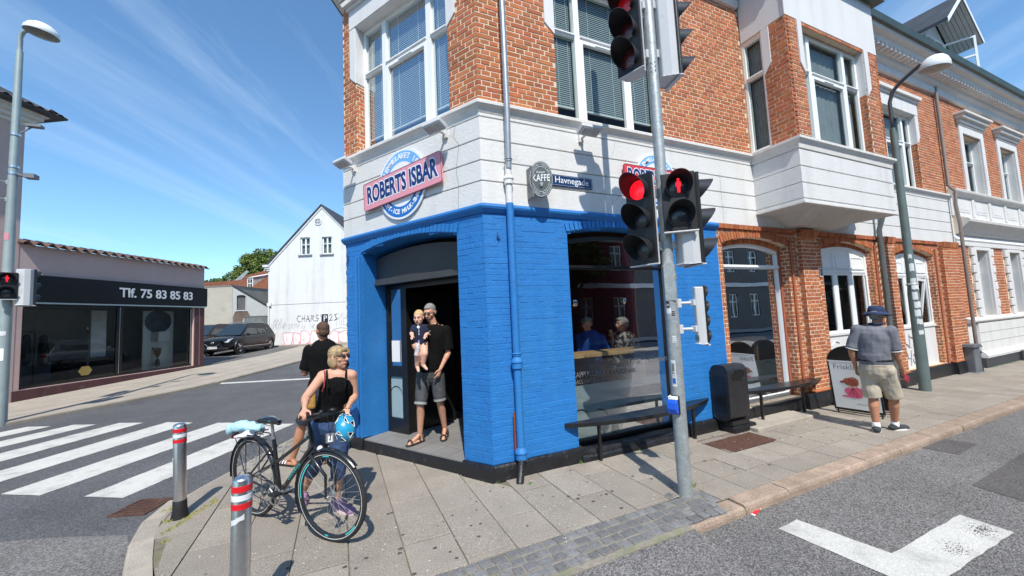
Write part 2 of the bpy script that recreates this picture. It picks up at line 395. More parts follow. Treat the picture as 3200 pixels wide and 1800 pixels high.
# ================================================================== corner building
B = thing('corner_building', 'two storey corner building with blue painted cafe ground floor, white band and red brick above', 'building')
SD = Frame(CH.P(2.72, 0), (.483, .876, 0), (-.876, .483, 0))
gA = (1.14, 2.92, .12, 2.85, 2.945); gB = (4.03, 5.70, .22, 2.83, 2.95); gC = (6.75, 8.56, .24, 2.86, 2.985); gD = (9.55, 11.30, .28, 2.80, 2.93)
gDoor = (.42, 2.30, .15, 2.845, 2.955)
H = lambda t: hole(t[0], t[1], t[2], t[3], t[4])
wall(FA, hole(0, 3.93, 0, 3.10), [H((1.14, 2.92, .06, 2.85, 2.945))], -.008, .22, 'painted_wall', M_blue, B)
wall(CH, [(0, 0), (0, 3.10), (2.72, 3.10), (2.72, 0), (2.30, 0)] + [(2.30, .15), (2.30, 2.845)][0:0] + [(.42, 0)][0:0], [H((.42, 2.30, .10, 2.845, 2.955))], -.008, .42, 'painted_wall', M_blue, B)
wall(FA, hole(3.93, 12.6, 0, 3.13), [H(gB), H(gC), H(gD)], -.008, .2, 'brick_wall', M_mortar, B)
bricks('blue', FA, 0.0, 3.93, .165, 3.07, [gA], d=-.008, proud=.0022, jit=.0035, joint=.007)
bricks('blue', CH, 0.0, 2.72, .165, 3.07, [gDoor], d=-.008, proud=.0022, jit=.0035, joint=.007)
for fr, g in ((FA, gA), (CH, gDoor)):
    arch_bricks('blue', fr, g[0] - .02, g[1] + .02, g[3] + .01, g[4] + .01, .10, 0, proud=.012)
set_bricks('blue', 'painted_brick', M_blue, B)
# moulded corner pilaster on the left side of the door
mb = MB()
for u, w, pr in ((2.335, .03, .03), (2.385, .06, .045), (2.43, .02, .02), (2.31, .012, .05)): CH.box(mb, u, u + w, .16, 2.80, -.008, pr)
mb.build('door_moulding', M_blue, B, bevel=.006)
# blue ledge
def run(parts, prof, name, m, parent, bevel=0.):
    """a moulding: profile [(out, z)...] swept along the plan points"""
    mb = MB(); n = len(parts); k = len(prof); rows = []
    for i, (p, nn) in enumerate(parts):
        rows += [V(p) + V(nn) * o_ + V((0, 0, z)) for o_, z in prof]
    fs = [(i * k + j, (i + 1) * k + j, (i + 1) * k + (j + 1) % k, i * k + (j + 1) % k) for i in range(n - 1) for j in range(k)]
    fs += [tuple(range(k)), tuple((n - 1) * k + j for j in range(k))][::-1]
    mb.add(rows, fs); return mb.build(name, m, parent, bevel=bevel)
def miter(a, b): a, b = V(a), V(b); s = a + b; return s / (1 + a.dot(b))
nF, nC, nS = FA.n, CH.n, SD.n
PL0 = CH.P(2.72, 0)
run([(SD.P(3, 0), nS), (PL0, miter(nC, nS)), ((0, 0, 0), miter(nC, nF)), ((3.93, 0, 0), nF)], [(-.1, 3.03), (.012, 3.03), (.045, 3.075), (.055, 3.10), (.045, 3.128), (-.1, 3.135)], 'ledge', M_blue, B, .004)
# black plinth
mb = MB()
def plinth(fr, u0, u1, h, pr, step=.06, pd=.01):
    n = max(2, int((u1 - u0) / step)); L = []
    for i in range(n + 1):
        u = u0 + (u1 - u0) * i / n; w = lambda s_, a: a * noise.noise(V((u * 2.3 + fr.o.x, s_, fr.o.y)))
        L.append([fr.P(u, -.06, pr + .012), fr.P(u, h * .45, pr + .004 + w(3, pd * 1.4)), fr.P(u, h * .85, pr - .006 + w(5, pd)), fr.P(u, h + w(9, .012), pr - .02), fr.P(u, h + w(9, .012), -.12)])
    mb.add([q for r in L for q in r], [(i * 5 + j, (i + 1) * 5 + j, (i + 1) * 5 + j + 1, i * 5 + j + 1) for i in range(n) for j in range(4)])
    mb.add(L[0], [(0, 1, 2, 3, 4)]); mb.add(L[-1], [(0, 1, 2, 3, 4)])
plinth(FA, -.03, 1.18, .165, .05); plinth(FA, 1.18, 2.96, .12, .045); plinth(FA, 1.14, 2.9, .07, .075); plinth(FA, 2.96, 3.80, .165, .06)
plinth(FA, 3.80, 5.72, .19, .03); plinth(FA, 5.72, 6.52, .25, .11); plinth(FA, 6.52, 8.75, .22, .02); plinth(FA, 8.75, 9.5, .26, .11); plinth(FA, 9.5, 11.55, .26, .05); plinth(FA, 11.55, 12.6, .28, .12)
plinth(CH, -.03, .42, .165, .05); plinth(CH, 2.30, 2.74, .165, .05); plinth(SD, 0, 3, .165, .04); plinth(CH, .42, 2.30, .128, .03)
o_ = mb.build('plinth', M_plinth, B, smooth=True)
# entrance step with floor tiles
mb = MB(); mb.prism([(2.30, 0), (.42, 0), (.42, -.9), (2.30, -.9)], .0, .134, Matrix(((CH.u.x, CH.n.x, 0, 0), (CH.u.y, CH.n.y, 0, 0), (0, 0, 1, 0), (0, 0, 0, 1))))
TM = Matrix(((CH.u.x, CH.n.x, 0, 0), (CH.u.y, CH.n.y, 0, 0), (0, 0, 1, 0), (0, 0, 0, 1)))
mb.build('entrance_step', M_plinth, B)
for i in range(7):
    for j in range(6):
        a, b_ = .425 + i * .27, .02 - j * .3 - .3
        t = MB(); t.box((a, b_, .134), (min(a + .264, 2.295), b_ + .294, .150 + random.uniform(-.001, .001)), TM); t.build('floor_tile', M_tile, B)
# ---------------------------------------------------------------- red brick ground floor
pil = [(5.98, 6.45), (8.82, 9.30), (11.62, 12.42)]
bricks('red', FA, 3.935, 12.6, .22, 3.06, [gB, gC, gD] + [(a, b, 0, 4, None) for a, b in pil] + [(4.0, 5.73, 2.9, 3.02, 3.06)] * 0, d=-.008)
for a, b in pil:
    mb = MB(); FA.box(mb, a + .005, b - .005, .25, 3.06, -.01, .082); mb.build('pilaster', M_mortar, B)
    bricks('red', FA, a, b, .26, 3.06, d=.082, phase=.03)
    bricks('red', Frame((a + .004, 0, 0), (0, -1, 0), (-1, 0, 0)), 0, .085, .26, 3.06, d=0, L=.5, phase=.1)
    mb = MB(); FA.box(mb, a - .03, b + .03, .25, .30, -.01, .10); mb.build('pilaster_foot', M_brick, B, bevel=.02)
for g in (gB, gC, gD):   # brick arches, reveals, and the stepped inner arch
    arch_bricks('arch', FA, g[0] - .03, g[1] + .03, g[3] - .0, g[4] + .0, .115, -.005)
    arch_bricks('arch', FA, g[0] + .0, g[1] - .0, g[3] - .085, g[4] - .085, .085, -.12, depth=.10)
    bricks('red', Frame((g[1] - .002, .2, 0), (0, -1, 0), (-1, 0, 0)), 0, .195, g[2], g[3] - .01, d=-.004, L=.2)
    for u_ in (g[1] - .05, g[0]): mb = MB(); FA.box(mb, u_, u_ + .05, g[2], g[3] - .01, -.2, -.125); mb.build('inner_jamb', M_brick2, B)
for x in (5.72, 8.60, 11.36):       # slim brick roll beside the openings
    mb = MB(); mb.tube([(x + .07, -.012, .28), (x + .07, -.012, 2.95)], .022, 8); mb.build('jamb_roll', M_brick2, B, smooth=True)
# dentil course under the white band
for i in range(int((12.6 - 3.95) / .12)):
    x = 3.95 + i * .12; c = random.uniform(-.003, .003)
    BRICKS.setdefault('red', []).append(([FA.P(x, 3.062, -.01), FA.P(x + .108, 3.062, -.01), FA.P(x + .108, 3.125, -.01), FA.P(x, 3.125, -.01), FA.P(x, 3.062, .035 + c), FA.P(x + .108, 3.062, .035 + c), FA.P(x + .108, 3.125, .045 + c), FA.P(x, 3.125, .045 + c)], [(4, 5, 6, 7), (0, 1, 5, 4), (2, 3, 7, 6), (1, 2, 6, 5), (3, 0, 4, 7)]))
    if any(a - .06 < x < b for a, b in pil):
        BRICKS['red'].append(([FA.P(x, 2.98, .08), FA.P(x + .108, 2.98, .08), FA.P(x + .108, 3.125, .08), FA.P(x, 3.125, .08), FA.P(x, 3.0, .10 + c), FA.P(x + .108, 3.0, .10 + c), FA.P(x + .108, 3.125, .125 + c), FA.P(x, 3.125, .125 + c)], [(4, 5, 6, 7), (0, 1, 5, 4), (2, 3, 7, 6), (1, 2, 6, 5), (3, 0, 4, 7)]))
# ---------------------------------------------------------------- white band with rusticated courses
mb = MB()
wall(FA, hole(0, 12.62, 3.13, 4.30), [], -.01, .2, 'render_wall', M_white, B)
wall(CH, hole(0, 2.72, 3.13, 4.30), [], -.01, .2, 'render_wall', M_white, B)
rows = [(3.135, 3.402), (3.412, 3.650), (3.660, 3.912), (3.922, 4.185), (4.195, 4.30)]
for z0, z1 in rows:
    run([(SD.P(3, 0), nS), (PL0, miter(nC, nS)), ((0, 0, 0), miter(nC, nF)), ((12.62, 0, 0), nF)], [(-.02, z0), (.006, z0), (.014, z0 + .007), (.014, z1 - .007), (.006, z1), (-.02, z1)], 'render_course', M_white, B)
prof = [(-.02, 4.235), (.018, 4.24), (.028, 4.262), (.034, 4.285), (.05, 4.305), (.072, 4.32), (.078, 4.328), (.078, 4.362), (.068, 4.374), (-.02, 4.40)]
run([(SD.P(3, 0), nS), (PL0, miter(nC, nS)), ((0, 0, 0), miter(nC, nF)), ((4.95, 0, 0), nF)], prof, 'cornice', M_cream, B)
run([((7.75, 0, 0), nF), ((12.62, 0, 0), nF)], prof, 'cornice', M_cream, B)
# cracks of the render
mb = MB()
def crack(fr, pts, w=.006, d=.0155):
    for (a, b), (c, e) in zip(pts, pts[1:]):
        mb.add([fr.P(a, b, d), fr.P(a + w, b, d), fr.P(c + w, e, d), fr.P(c, e, d)], [(0, 1, 2, 3)])
crack(CH, [(.36, 4.18), (.40, 4.05), (.31, 3.93), (.35, 3.75), (.37, 3.6), (.34, 3.42), (.36, 3.2), (.35, 3.14)]); crack(CH, [(1.5, 4.2), (1.44, 4.12), (1.45, 4.04)]); crack(CH, [(.55, 4.2), (.5, 4.1), (.42, 4.07)])
crack(FA, [(4.1, 3.95), (4.09, 3.6), (4.1, 3.14)], .005); crack(FA, [(2.0, 3.4), (1.95, 3.33), (1.9, 3.32), (1.85, 3.22)], .004); crack(FA, [(2.0, 4.18), (1.97, 4.05), (1.92, 3.95)], .004)
mb.build('render_crack', mat('crack', (.22, .21, .2), .9), B)
# ---------------------------------------------------------------- upper brick walls
uF = (1.11, 2.97, 4.38, 6.50, None); uE = (9.60, 11.30, 4.38, 6.30, None); uC = (.46, 2.38, 4.38, 6.50, None)
Q = lambda t: hole(t[0], t[1], t[2], t[3])
TOP = 7.25
wall(FA, hole(0, 12.62, 4.30, TOP), [Q(uF), Q(uE), hole(5.1, 7.7, 4.5, 6.5)], -.008, .2, 'brick_wall', M_mortar, B)
wall(CH, hole(0, 2.72, 4.30, TOP), [Q(uC)], -.008, .2, 'brick_wall', M_mortar, B)
wall(SD, hole(0, 9, 0, TOP), [], -.008, .2, 'side_wall', M_mortar, B)
bricks('red', SD, 0, 3, 4.40, TOP, d=-.008)
sF = (.97, 3.11, 5.58, 6.62, None); sC = (.33, 2.52, 5.58, 6.62, None); sE = (9.50, 11.45, 5.62, 6.5, None)
bricks('red', FA, 0, 12.6, 4.40, TOP, [uF, sF, uE, sE, (4.95, 7.75, 0, 9, None)], d=-.008)
bricks('red', CH, 0, 2.72, 4.40, TOP, [uC, sC], d=-.008)
bricks('red', Frame(CH.P(2.38, 0, -.2), CH.n, -CH.u), 0, .195, 4.40, 5.5, d=-.002, L=.2)
for x, y0 in ((7.26, OY_ := .73), (11.30, 0)):
    bricks('red', Frame((x - .002, .12 - y0, 0), (0, -1, 0), (-1, 0, 0)), 0, .118, 4.42, 5.55, d=0, L=.24)
# window surround: white plaster lintel and side drops
def surround(fr, a, b, zdrop, ztop, w=.14, hood=True, d=.012, leftd=True):
    mb = MB(); M = fr.M()
    zc = zdrop + .0
    for s_, u in ((-1, a), (1, b)):
        x0, x1 = (u - w, u) if s_ < 0 else (u, u + w)
        pts = [(x0, ztop), (x1, ztop), (x1, zc - (.13 if s_ < 0 else 0)), (x0, zc - (0 if s_ < 0 else .13))] if s_ < 0 else [(x0, ztop), (x1, ztop), (x1, zc), (x0, zc - .13)]
        mb.prism(pts, -.008, d, M)
    mb.prism([(a - w - .0, ztop + .001), (b + w, ztop + .001), (b + w, ztop + .30), (a - w, ztop + .30)], -.008, d + .006, M)
    o1 = mb.build('window_surround', M_white2, B, bevel=.004)
    if hood:
        mb = MB()
        mb.prism([(a - w - .02, ztop + .30), (b + w + .02, ztop + .30), (b + w + .04, ztop + .36), (a - w - .04, ztop + .36)], -.008, .05, M)
        mb.prism([(a - w - .05, ztop + .36), (b + w + .05, ztop + .36), (b + w + .10, ztop + .44), (a - w - .10, ztop + .44)], -.008, .10, M)
        mb.build('window_hood', M_cream, B, bevel=.008)
surround(FA, 1.11, 2.97, 5.66, 6.45); surround(CH, .46, 2.38, 5.66, 6.45); surround(FA, 9.60, 11.30, 5.70, 6.25)
# white reveals beside and over the upper frames
for fr, a, b, zt in ((FA, 1.11, 2.97, 6.5), (CH, .46, 2.38, 6.5), (FA, 9.6, 11.3, 6.3)):
    mb = MB(); fr.box(mb, a - .0, a + .012, 5.54, zt, -.195, .005); fr.box(mb, b - .012, b, 5.54, zt, -.195, .005); fr.box(mb, a, b, zt - .06, zt - .048, -.195, .005); mb.build('reveal_lining', M_white2, B)
# ---------------------------------------------------------------- windows
def casement(fr, a, b, z0, z1, d, mull, trans, parent, blinds=True, openm=(), mf=M_frame, fw=.055, slat=.030, glass=None, blind_lift=.25, name='window', back=True, sash=True):
    """white three light window: frame with mullions and transom (part), panes and blinds (its sub-parts)"""
    mb = MB()
    bx = lambda u0, u1, y0, y1, d0=-.05, d1=0.: fr.box(mb, u0, u1, y0, y1, d + d0, d + d1)
    bx(a, a + fw, z0, z1); bx(b - fw, b, z0, z1); bx(a + fw, b - fw, z1 - fw, z1); bx(a + fw, b - fw, z0, z0 + fw)
    for m_ in mull: bx(m_ - .045, m_ + .045, z0 + fw, z1 - fw, -.05, .012)
    xs = [a + fw] + [q for m_ in mull for q in (m_ - .045, m_ + .045)] + [b - fw]
    for x0, x1 in zip(xs[::2], xs[1::2]):
        if trans:
            bx(x0, x1, trans - .04, trans + .03, -.05, .006); bx(x0, x1, trans - .008, trans + .012, -.05, .03)
    if sash and len(mull) == 2 and trans:   # opening sash in the middle light
        x0, x1 = mull[0] + .045, mull[1] - .045
        for r in ((x0, x0 + .045, z0 + fw, trans - .04), (x1 - .045, x1, z0 + fw, trans - .04)): bx(*r, -.04, .016)
        for r in ((x0 + .045, x1 - .045, z0 + fw, z0 + fw + .05), (x0 + .045, x1 - .045, trans - .09, trans - .04)): bx(*r, -.04, .016)
        bx((x0 + x1) / 2 - .14, (x0 + x1) / 2 + .14, trans - .075, trans - .055, .016, .026)
    f = mb.build(name, mf, parent, bevel=.003)
    zz = [(z0 + fw, trans - .04), (trans + .03, z1 - fw)] if trans else [(z0 + fw, z1 - fw)]
    for x0, x1 in zip(xs[::2], xs[1::2]):
        for y0, y1 in zz:
            g = MB(); g.add([fr.P(x0, y0, d - .03), fr.P(x1, y0, d - .03), fr.P(x1, y1, d - .03), fr.P(x0, y1, d - .03)], [(0, 1, 2, 3)]); g.build('pane', glass or M_glass, f)
            if blinds:
                s_ = MB(); z = y0 + (blind_lift if y0 == zz[0][0] else 0.01); zb = z
                while z < y1 - .01:
                    s_.add([fr.P(x0 + .03, z, d - .058), fr.P(x1 - .03, z, d - .058), fr.P(x1 - .03, z + slat * .74, d - .064), fr.P(x0 + .03, z + slat * .74, d - .064)], [(0, 1, 2, 3)]); z += slat
                bo = s_.build('blind', M_blind, f)
                c_ = MB(); fr.box(c_, x0 + .03, x1 - .03, zb - .022, zb - .004, d - .08, d - .05)
                for uu in (.25, .75): fr.box(c_, x0 + (x1 - x0) * uu - .0025, x0 + (x1 - x0) * uu + .0025, zb, y1, d - .052, d - .049)
                c_.build('blind_cord', M_frame, f)
            if not blinds:
                c_ = MB(); n_ = 14
                c_.add([fr.P(x0 + (x1 - x0) * i / n_, y, d - .11 - .012 * (i % 2)) for i in range(n_ + 1) for y in (y0, y1)], [(2 * i, 2 * i + 2, 2 * i + 3, 2 * i + 1) for i in range(n_)]); c_.build('curtain', mat('net_curtain', (.27, .29, .29), .9, var=.15, vscale=5), f)
            sp = MB(); fr.box(sp, x0, x0 + .022, y0, y1, d - .048, d - .031); fr.box(sp, x1 - .022, x1, y0, y1, d - .048, d - .031); fr.box(sp, x0 + .022, x1 - .022, y1 - .02, y1, d - .048, d - .031); sp.build('glazing_bead', M_framegrey, f)
    if back:
        bb = MB(); fr.box(bb, a, b, z0, z1, d - .75, d - .7); fr.box(bb, a - .01, a, z0, z1, d - .75, d - .06); fr.box(bb, b, b + .01, z0, z1, d - .75, d - .06); fr.box(bb, a, b, z0 - .02, z0, d - .75, d - .06); fr.box(bb, a, b, z1, z1 + .02, d - .75, d - .06)
        bb.build('room_lining', M_dark, f)
    return f
casement(FA, 1.115, 2.965, 4.36, 6.44, -.12, (1.56, 2.44), 5.70, B)
casement(CH, .465, 2.375, 4.36, 6.44, -.14, (.92, 1.86), 5.70, B)
casement(FA, 9.61, 11.29, 4.36, 6.24, -.12, (9.98, 10.9), 5.55, B, blinds=False)
# ---------------------------------------------------------------- oriel (bay on the first floor)
OX0, OX1, OY = 4.95, 7.75, .74
OF = Frame((0, -OY, 0), (1, 0, 0), (0, -1, 0)); OS = Frame((OX0, 0, 0), (0, -1, 0), (-1, 0, 0)); OR = Frame((OX1, 0, 0), (0, -1, 0), (1, 0, 0))
mb = MB()
mb.box((OX0, -OY, 3.36), (OX1, -.012, 4.30)); mb.build('oriel_base', M_white, B)
for z0, z1 in ((3.36, 3.402), (3.412, 3.650), (3.660, 3.912), (3.922, 4.185)):
    run([((OX0, -.01, 0), OS.n), ((OX0, -OY, 0), OS.n + OF.n), ((OX1, -OY, 0), OF.n + OR.n), ((OX1, -.01, 0), OR.n)], [(-.02, z0), (.006, z0), (.014, z0 + .007), (.014, z1 - .007), (.006, z1), (-.02, z1)], 'render_course', M_white, B)
run([((OX0, -.01, 0), OS.n), ((OX0, -OY, 0), OS.n + OF.n), ((OX1, -OY, 0), OF.n + OR.n), ((OX1, -.01, 0), OR.n)], [(-.02, 4.19), (.025, 4.20), (.03, 4.26), (.05, 4.30), (.075, 4.325), (.08, 4.33), (.08, 4.37), (-.02, 4.40)], 'oriel_cornice', M_cream, B)
run([((OX0, -.01, 0), OS.n), ((OX0, -OY, 0), OS.n + OF.n), ((OX1, -OY, 0), OF.n + OR.n), ((OX1, -.01, 0), OR.n)], [(-.02, 3.33), (.03, 3.335), (.03, 3.36), (-.02, 3.362)], 'oriel_edge', M_cream, B)
mb = MB()    # tapering soffit
a_ = [(OX0 - .0, -OY), (OX1, -OY), (OX1, -.012), (OX0, -.012)]; b_ = [(OX0 + .5, -OY + .12), (OX1 - .5, -OY + .12), (OX1 - .35, -.012), (OX0 + .35, -.012)]; c_ = [(5.75, -.2), (6.95, -.2), (7.0, -.012), (5.7, -.012)]
vs = [(x, y, 3.34) for x, y in a_] + [(x, y, 3.30) for x, y in b_] + [(x, y, 3.16) for x, y in c_]
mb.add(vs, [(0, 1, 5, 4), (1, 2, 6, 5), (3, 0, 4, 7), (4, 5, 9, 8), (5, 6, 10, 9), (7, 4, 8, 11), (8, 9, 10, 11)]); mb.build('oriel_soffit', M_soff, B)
oW = (5.36, 7.26, 4.38, 6.36, None)
wall(OF, hole(OX0 + .02, OX1 - .02, 4.38, 6.40), [Q(oW)], -.008, .2, 'oriel_wall', M_mortar, B)
bricks('red', OF, OX0, OX1, 4.40, 6.40, [oW], d=-.008)
oS = (.02, .36, 4.40, 6.34, None)
wall(OS, hole(0.0, OY - .008, 4.38, 6.40), [hole(.02, .36, 4.40, 6.34)], -.008, .08, 'oriel_wall', M_mortar, B)
bricks('red', OS, 0, OY, 4.40, 6.40, [oS, (0, .48, 5.70, 7, None)], d=-.008, phase=.06)
mb = MB(); OS.M(); mb.prism([(.36, 6.38), (.48, 6.38), (.48, 5.76), (.36, 5.60)], -.008, .012, OS.M()); mb.prism([(5.24, 6.38), (5.36, 6.38), (5.36, 5.50), (5.24, 5.66)], -.008, .014, OF.M()); mb.prism([(7.26, 6.38), (7.40, 6.38), (7.40, 5.66), (7.26, 5.50)], -.008, .014, OF.M())
mb.box((7.255, -.73, 5.5), (7.262, -.56, 6.36)); mb.build('window_surround', M_white2, B)
mb = MB(); mb.box((OX0 - .0, -OY, 6.40), (OX1, -.012, 7.40)); mb.prism([(OX0 - .02, 6.385), (OX0 - .02, 7.40), (OX0, 7.40), (OX0, 6.385)], 0, .01, OF.M()); mb.build('oriel_parapet', M_white2, B, bevel=.004)
wall(OR, hole(0.0, OY - .008, 4.38, 6.40), [], -.008, .05, 'oriel_wall', M_mortar, B)
casement(OF, 5.365, 7.255, 4.40, 6.34, -.12, (5.72, 6.78), 5.66, B, blinds=False, back=False)
casement(OS, .02, .36, 4.40, 6.34, -.015, (), 5.70, B, blinds=False, back=False, fw=.035, sash=False)
mb = MB(); mb.box((5.0, .02, 4.36), (7.7, 1.5, 4.40)); mb.box((5.0, 1.45, 4.4), (7.7, 1.5, 6.5)); mb.box((4.97, .25, 4.4), (5.0, 1.5, 6.5)); mb.box((7.7, .0, 4.4), (7.72, 1.5, 6.5)); mb.box((5.0, .25, 6.5), (7.7, 1.5, 6.52)); mb.build('room_lining', mat('grey_room', (.30, .31, .30), .8), B)
mb = MB(); mb.tube([(5.45, -.60, 4.5), (5.45, -.60, 6.3)], .05, 8); mb.box((5.36, -.56, 4.45), (5.62, -.54, 6.3)); mb.build('curtain', mat('pale_curtain', (.6, .62, .62), .9, var=.1), B)
# ---------------------------------------------------------------- eaves and roof
ev = [(-.02, 7.02), (.04, 7.03), (.06, 7.08), (.05, 7.20), (.12, 7.26), (.14, 7.33), (.30, 7.42), (.33, 7.50), (.42, 7.54), (.44, 7.62), (-.02, 7.66)]
run([((7.80, 0, 0), nF), ((12.62, 0, 0), nF)], ev, 'eaves_cornice', M_cream, B)
run([(SD.P(9, 0), nS), (PL0, miter(nC, nS)), ((0, 0, 0), miter(nC, nF)), ((4.9, 0, 0), nF)], ev, 'eaves_cornice', M_cream, B)
for i in range(25):
    x = 7.95 + i * .19; mb = MB(); mb.box((x, -.30, 7.335), (x + .09, -.04, 7.43)); mb.build('eaves_bracket', M_cream, B)
run([(SD.P(9, 0), nS), (PL0, miter(nC, nS)), ((0, 0, 0), miter(nC, nF)), ((4.9, 0, 0), nF)], [(.30, 7.64), (.50, 7.63), (.52, 7.74), (-.02, 7.80)], 'gutter', M_copper, B)
run([((7.80, 0, 0), nF), ((12.62, 0, 0), nF)], [(.30, 7.625), (.50, 7.62), (.53, 7.74), (-.02, 7.78)], 'gutter', M_copper, B)
mb = MB(); mb.box((OX0 - .12, -OY - .16, 7.40), (OX1 + .14, .1, 7.50)); mb.box((OX0 - .16, -OY - .2, 7.50), (OX1 + .18, .1, 7.58)); mb.build('oriel_roof', M_copper, B)
far = SD.P(9, 0)
mb = MB(); mb.add([(12.62, -.3, 7.7), (0, -.3, 7.7), (PL0.x, PL0.y, 7.7), (far.x, far.y, 7.7), (12.62, 9, 7.7), (12.62, 4.2, 10.2), (3.2, 4.2, 10.2)], [(0, 5, 6, 1), (1, 6, 2), (2, 6, 3), (3, 6, 5, 4)]); mb.build('roof', M_dkroof, B)
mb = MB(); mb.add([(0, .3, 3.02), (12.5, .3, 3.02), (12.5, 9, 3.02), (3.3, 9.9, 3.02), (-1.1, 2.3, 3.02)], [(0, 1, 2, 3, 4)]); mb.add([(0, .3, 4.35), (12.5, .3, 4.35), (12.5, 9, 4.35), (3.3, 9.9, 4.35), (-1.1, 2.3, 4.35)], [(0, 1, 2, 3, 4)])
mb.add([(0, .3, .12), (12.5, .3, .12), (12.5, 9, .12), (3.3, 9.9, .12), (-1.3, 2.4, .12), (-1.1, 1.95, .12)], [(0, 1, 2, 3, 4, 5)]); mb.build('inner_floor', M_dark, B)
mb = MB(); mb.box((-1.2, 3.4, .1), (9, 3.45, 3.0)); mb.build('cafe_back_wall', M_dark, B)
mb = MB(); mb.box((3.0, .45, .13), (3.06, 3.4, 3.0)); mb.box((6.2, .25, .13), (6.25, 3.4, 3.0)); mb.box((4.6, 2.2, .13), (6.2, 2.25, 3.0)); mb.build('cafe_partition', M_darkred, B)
# ---------------------------------------------------------------- shop window A (blue part), B (brick part)
def arch_frame(fr, g, d, w, name, m, parent, drop=.08, th=.06):
    a, b, z0, zs, zc = g; zs -= drop; zc -= drop
    out = [(a, z0)] + arc_pts(a, b, zs, zc) + [(b, z0)]; inn = [(a + w, z0 + w)] + arc_pts(a + w, b - w, zs - w * .9, zc - w) + [(b - w, z0 + w)]
    n = len(out); mb = MB(); vs = [fr.P(x, y, d) for x, y in out] + [fr.P(x, y, d) for x, y in inn] + [fr.P(x, y, d - th) for x, y in out] + [fr.P(x, y, d - th) for x, y in inn]
    fs = []
    for i in range(n):
        j = (i + 1) % n; fs += [(i, j, j + n, i + n), (i + 2 * n, j + 2 * n, j + 3 * n, i + 3 * n), (i + n, j + n, j + 3 * n, i + 3 * n), (i, j, j + 2 * n, i + 2 * n)]
    mb.add(vs, fs); f = mb.build(name, m, parent, bevel=.003); return f, inn
def pane(fr, poly, d, m, parent, name='pane'):
    tri = tessellate_polygon([[V((x, y, 0)) for x, y in poly]]); mb = MB(); mb.add([fr.P(x, y, d) for x, y in poly], tri); return mb.build(name, m, parent)
M_grime = M_glass2
fA, iA = arch_frame(FA, gA, -.17, .05, 'shop_window', M_black, B)
mb = MB(); FA.box(mb, 1.19, 2.87, 2.40, 2.45, -.22, -.16); FA.box(mb, 1.19, 2.87, 2.415, 2.432, -.16, -.145); mb.build('transom', M_black, fA)
pane(FA, iA, -.20, M_glass2, fA)
pane(FA, [(1.20, .17), (2.86, .17), (2.86, .86), (1.20, .86)], -.212, M_frost, fA, 'frosted_film')
fB, iB = arch_frame(FA, gB, -.15, .055, 'shop_window', M_frame, B)
mb = MB(); FA.box(mb, 4.085, 5.645, 2.44, 2.50, -.21, -.135); FA.box(mb, 4.085, 5.645, 2.46, 2.475, -.135, -.12); mb.build('transom', M_frame, fB)
pane(FA, iB, -.19, M_glass2, fB)
pane(FA, [(4.09, .28), (5.64, .28), (5.64, .87), (4.09, .87)], -.2, M_frost, fB, 'frosted_film')
# printed words and rings on the film
M_print = mat('pale_window_print', (.16, .16, .15), .6)
for s_, x, z, sz, sx in (('CAPPUCCINO', 1.47, 1.00, .10, .8), ('MACCHIATO', 1.40, .91, .075, .8), ('MACCHIATO', 1.95, 1.06, .07, .8), ('KAKAO', 1.98, .975, .10, .8), ('LATTE', 2.27, 1.08, .085, 1), ('CAFE', 2.2, .97, .07, .9), ('ESPRESSO', 1.75, .905, .05, .9), ('MACCHIATO', 2.72, 1.08, .09, .7)):
    text('window_lettering', s_, Matrix(((1, 0, 0, x), (0, 0, -1, .187), (0, 1, 0, z), (0, 0, 0, 1))), M_print, fA, sz, sx=sx, extrude=0)
def ring(fr, u, z, r, a0, a1, d, parent, w=.008):
    mb = MB(); n = 16; P = lambda rr, t: fr.P(u + rr * cos(t), z + rr * sin(t), d); vs = []
    for i in range(n + 1): t = a0 + (a1 - a0) * i / n; k = .2 + .8 * sin(pi * i / n); vs += [P(r - w * k, t), P(r + w * k, t)]
    mb.add(vs, [(2 * i, 2 * i + 1, 2 * i + 3, 2 * i + 2) for i in range(n)]); mb.build('ring_print', M_black, parent)
for u, z, r, a0, a1 in ((1.32, .42, .13, .3, 2.4), (1.60, .34, .18, 0, 1.7), (2.30, .62, .17, .3, 3.4), (2.58, .52, .22, -.5, 2.0), (2.40, .30, .14, .2, 2.7)): ring(FA, u, z, r, a0, a1, -.208, fA)
for u, z, r, a0, a1 in ((4.70, .50, .14, .1, 1.9), (5.18, .68, .16, .2, 3.0), (5.35, .60, .18, -.4, 1.9), (5.3, .40, .14, .2, 2.8)): ring(FA, u, z, r, a0, a1, -.196, fB)
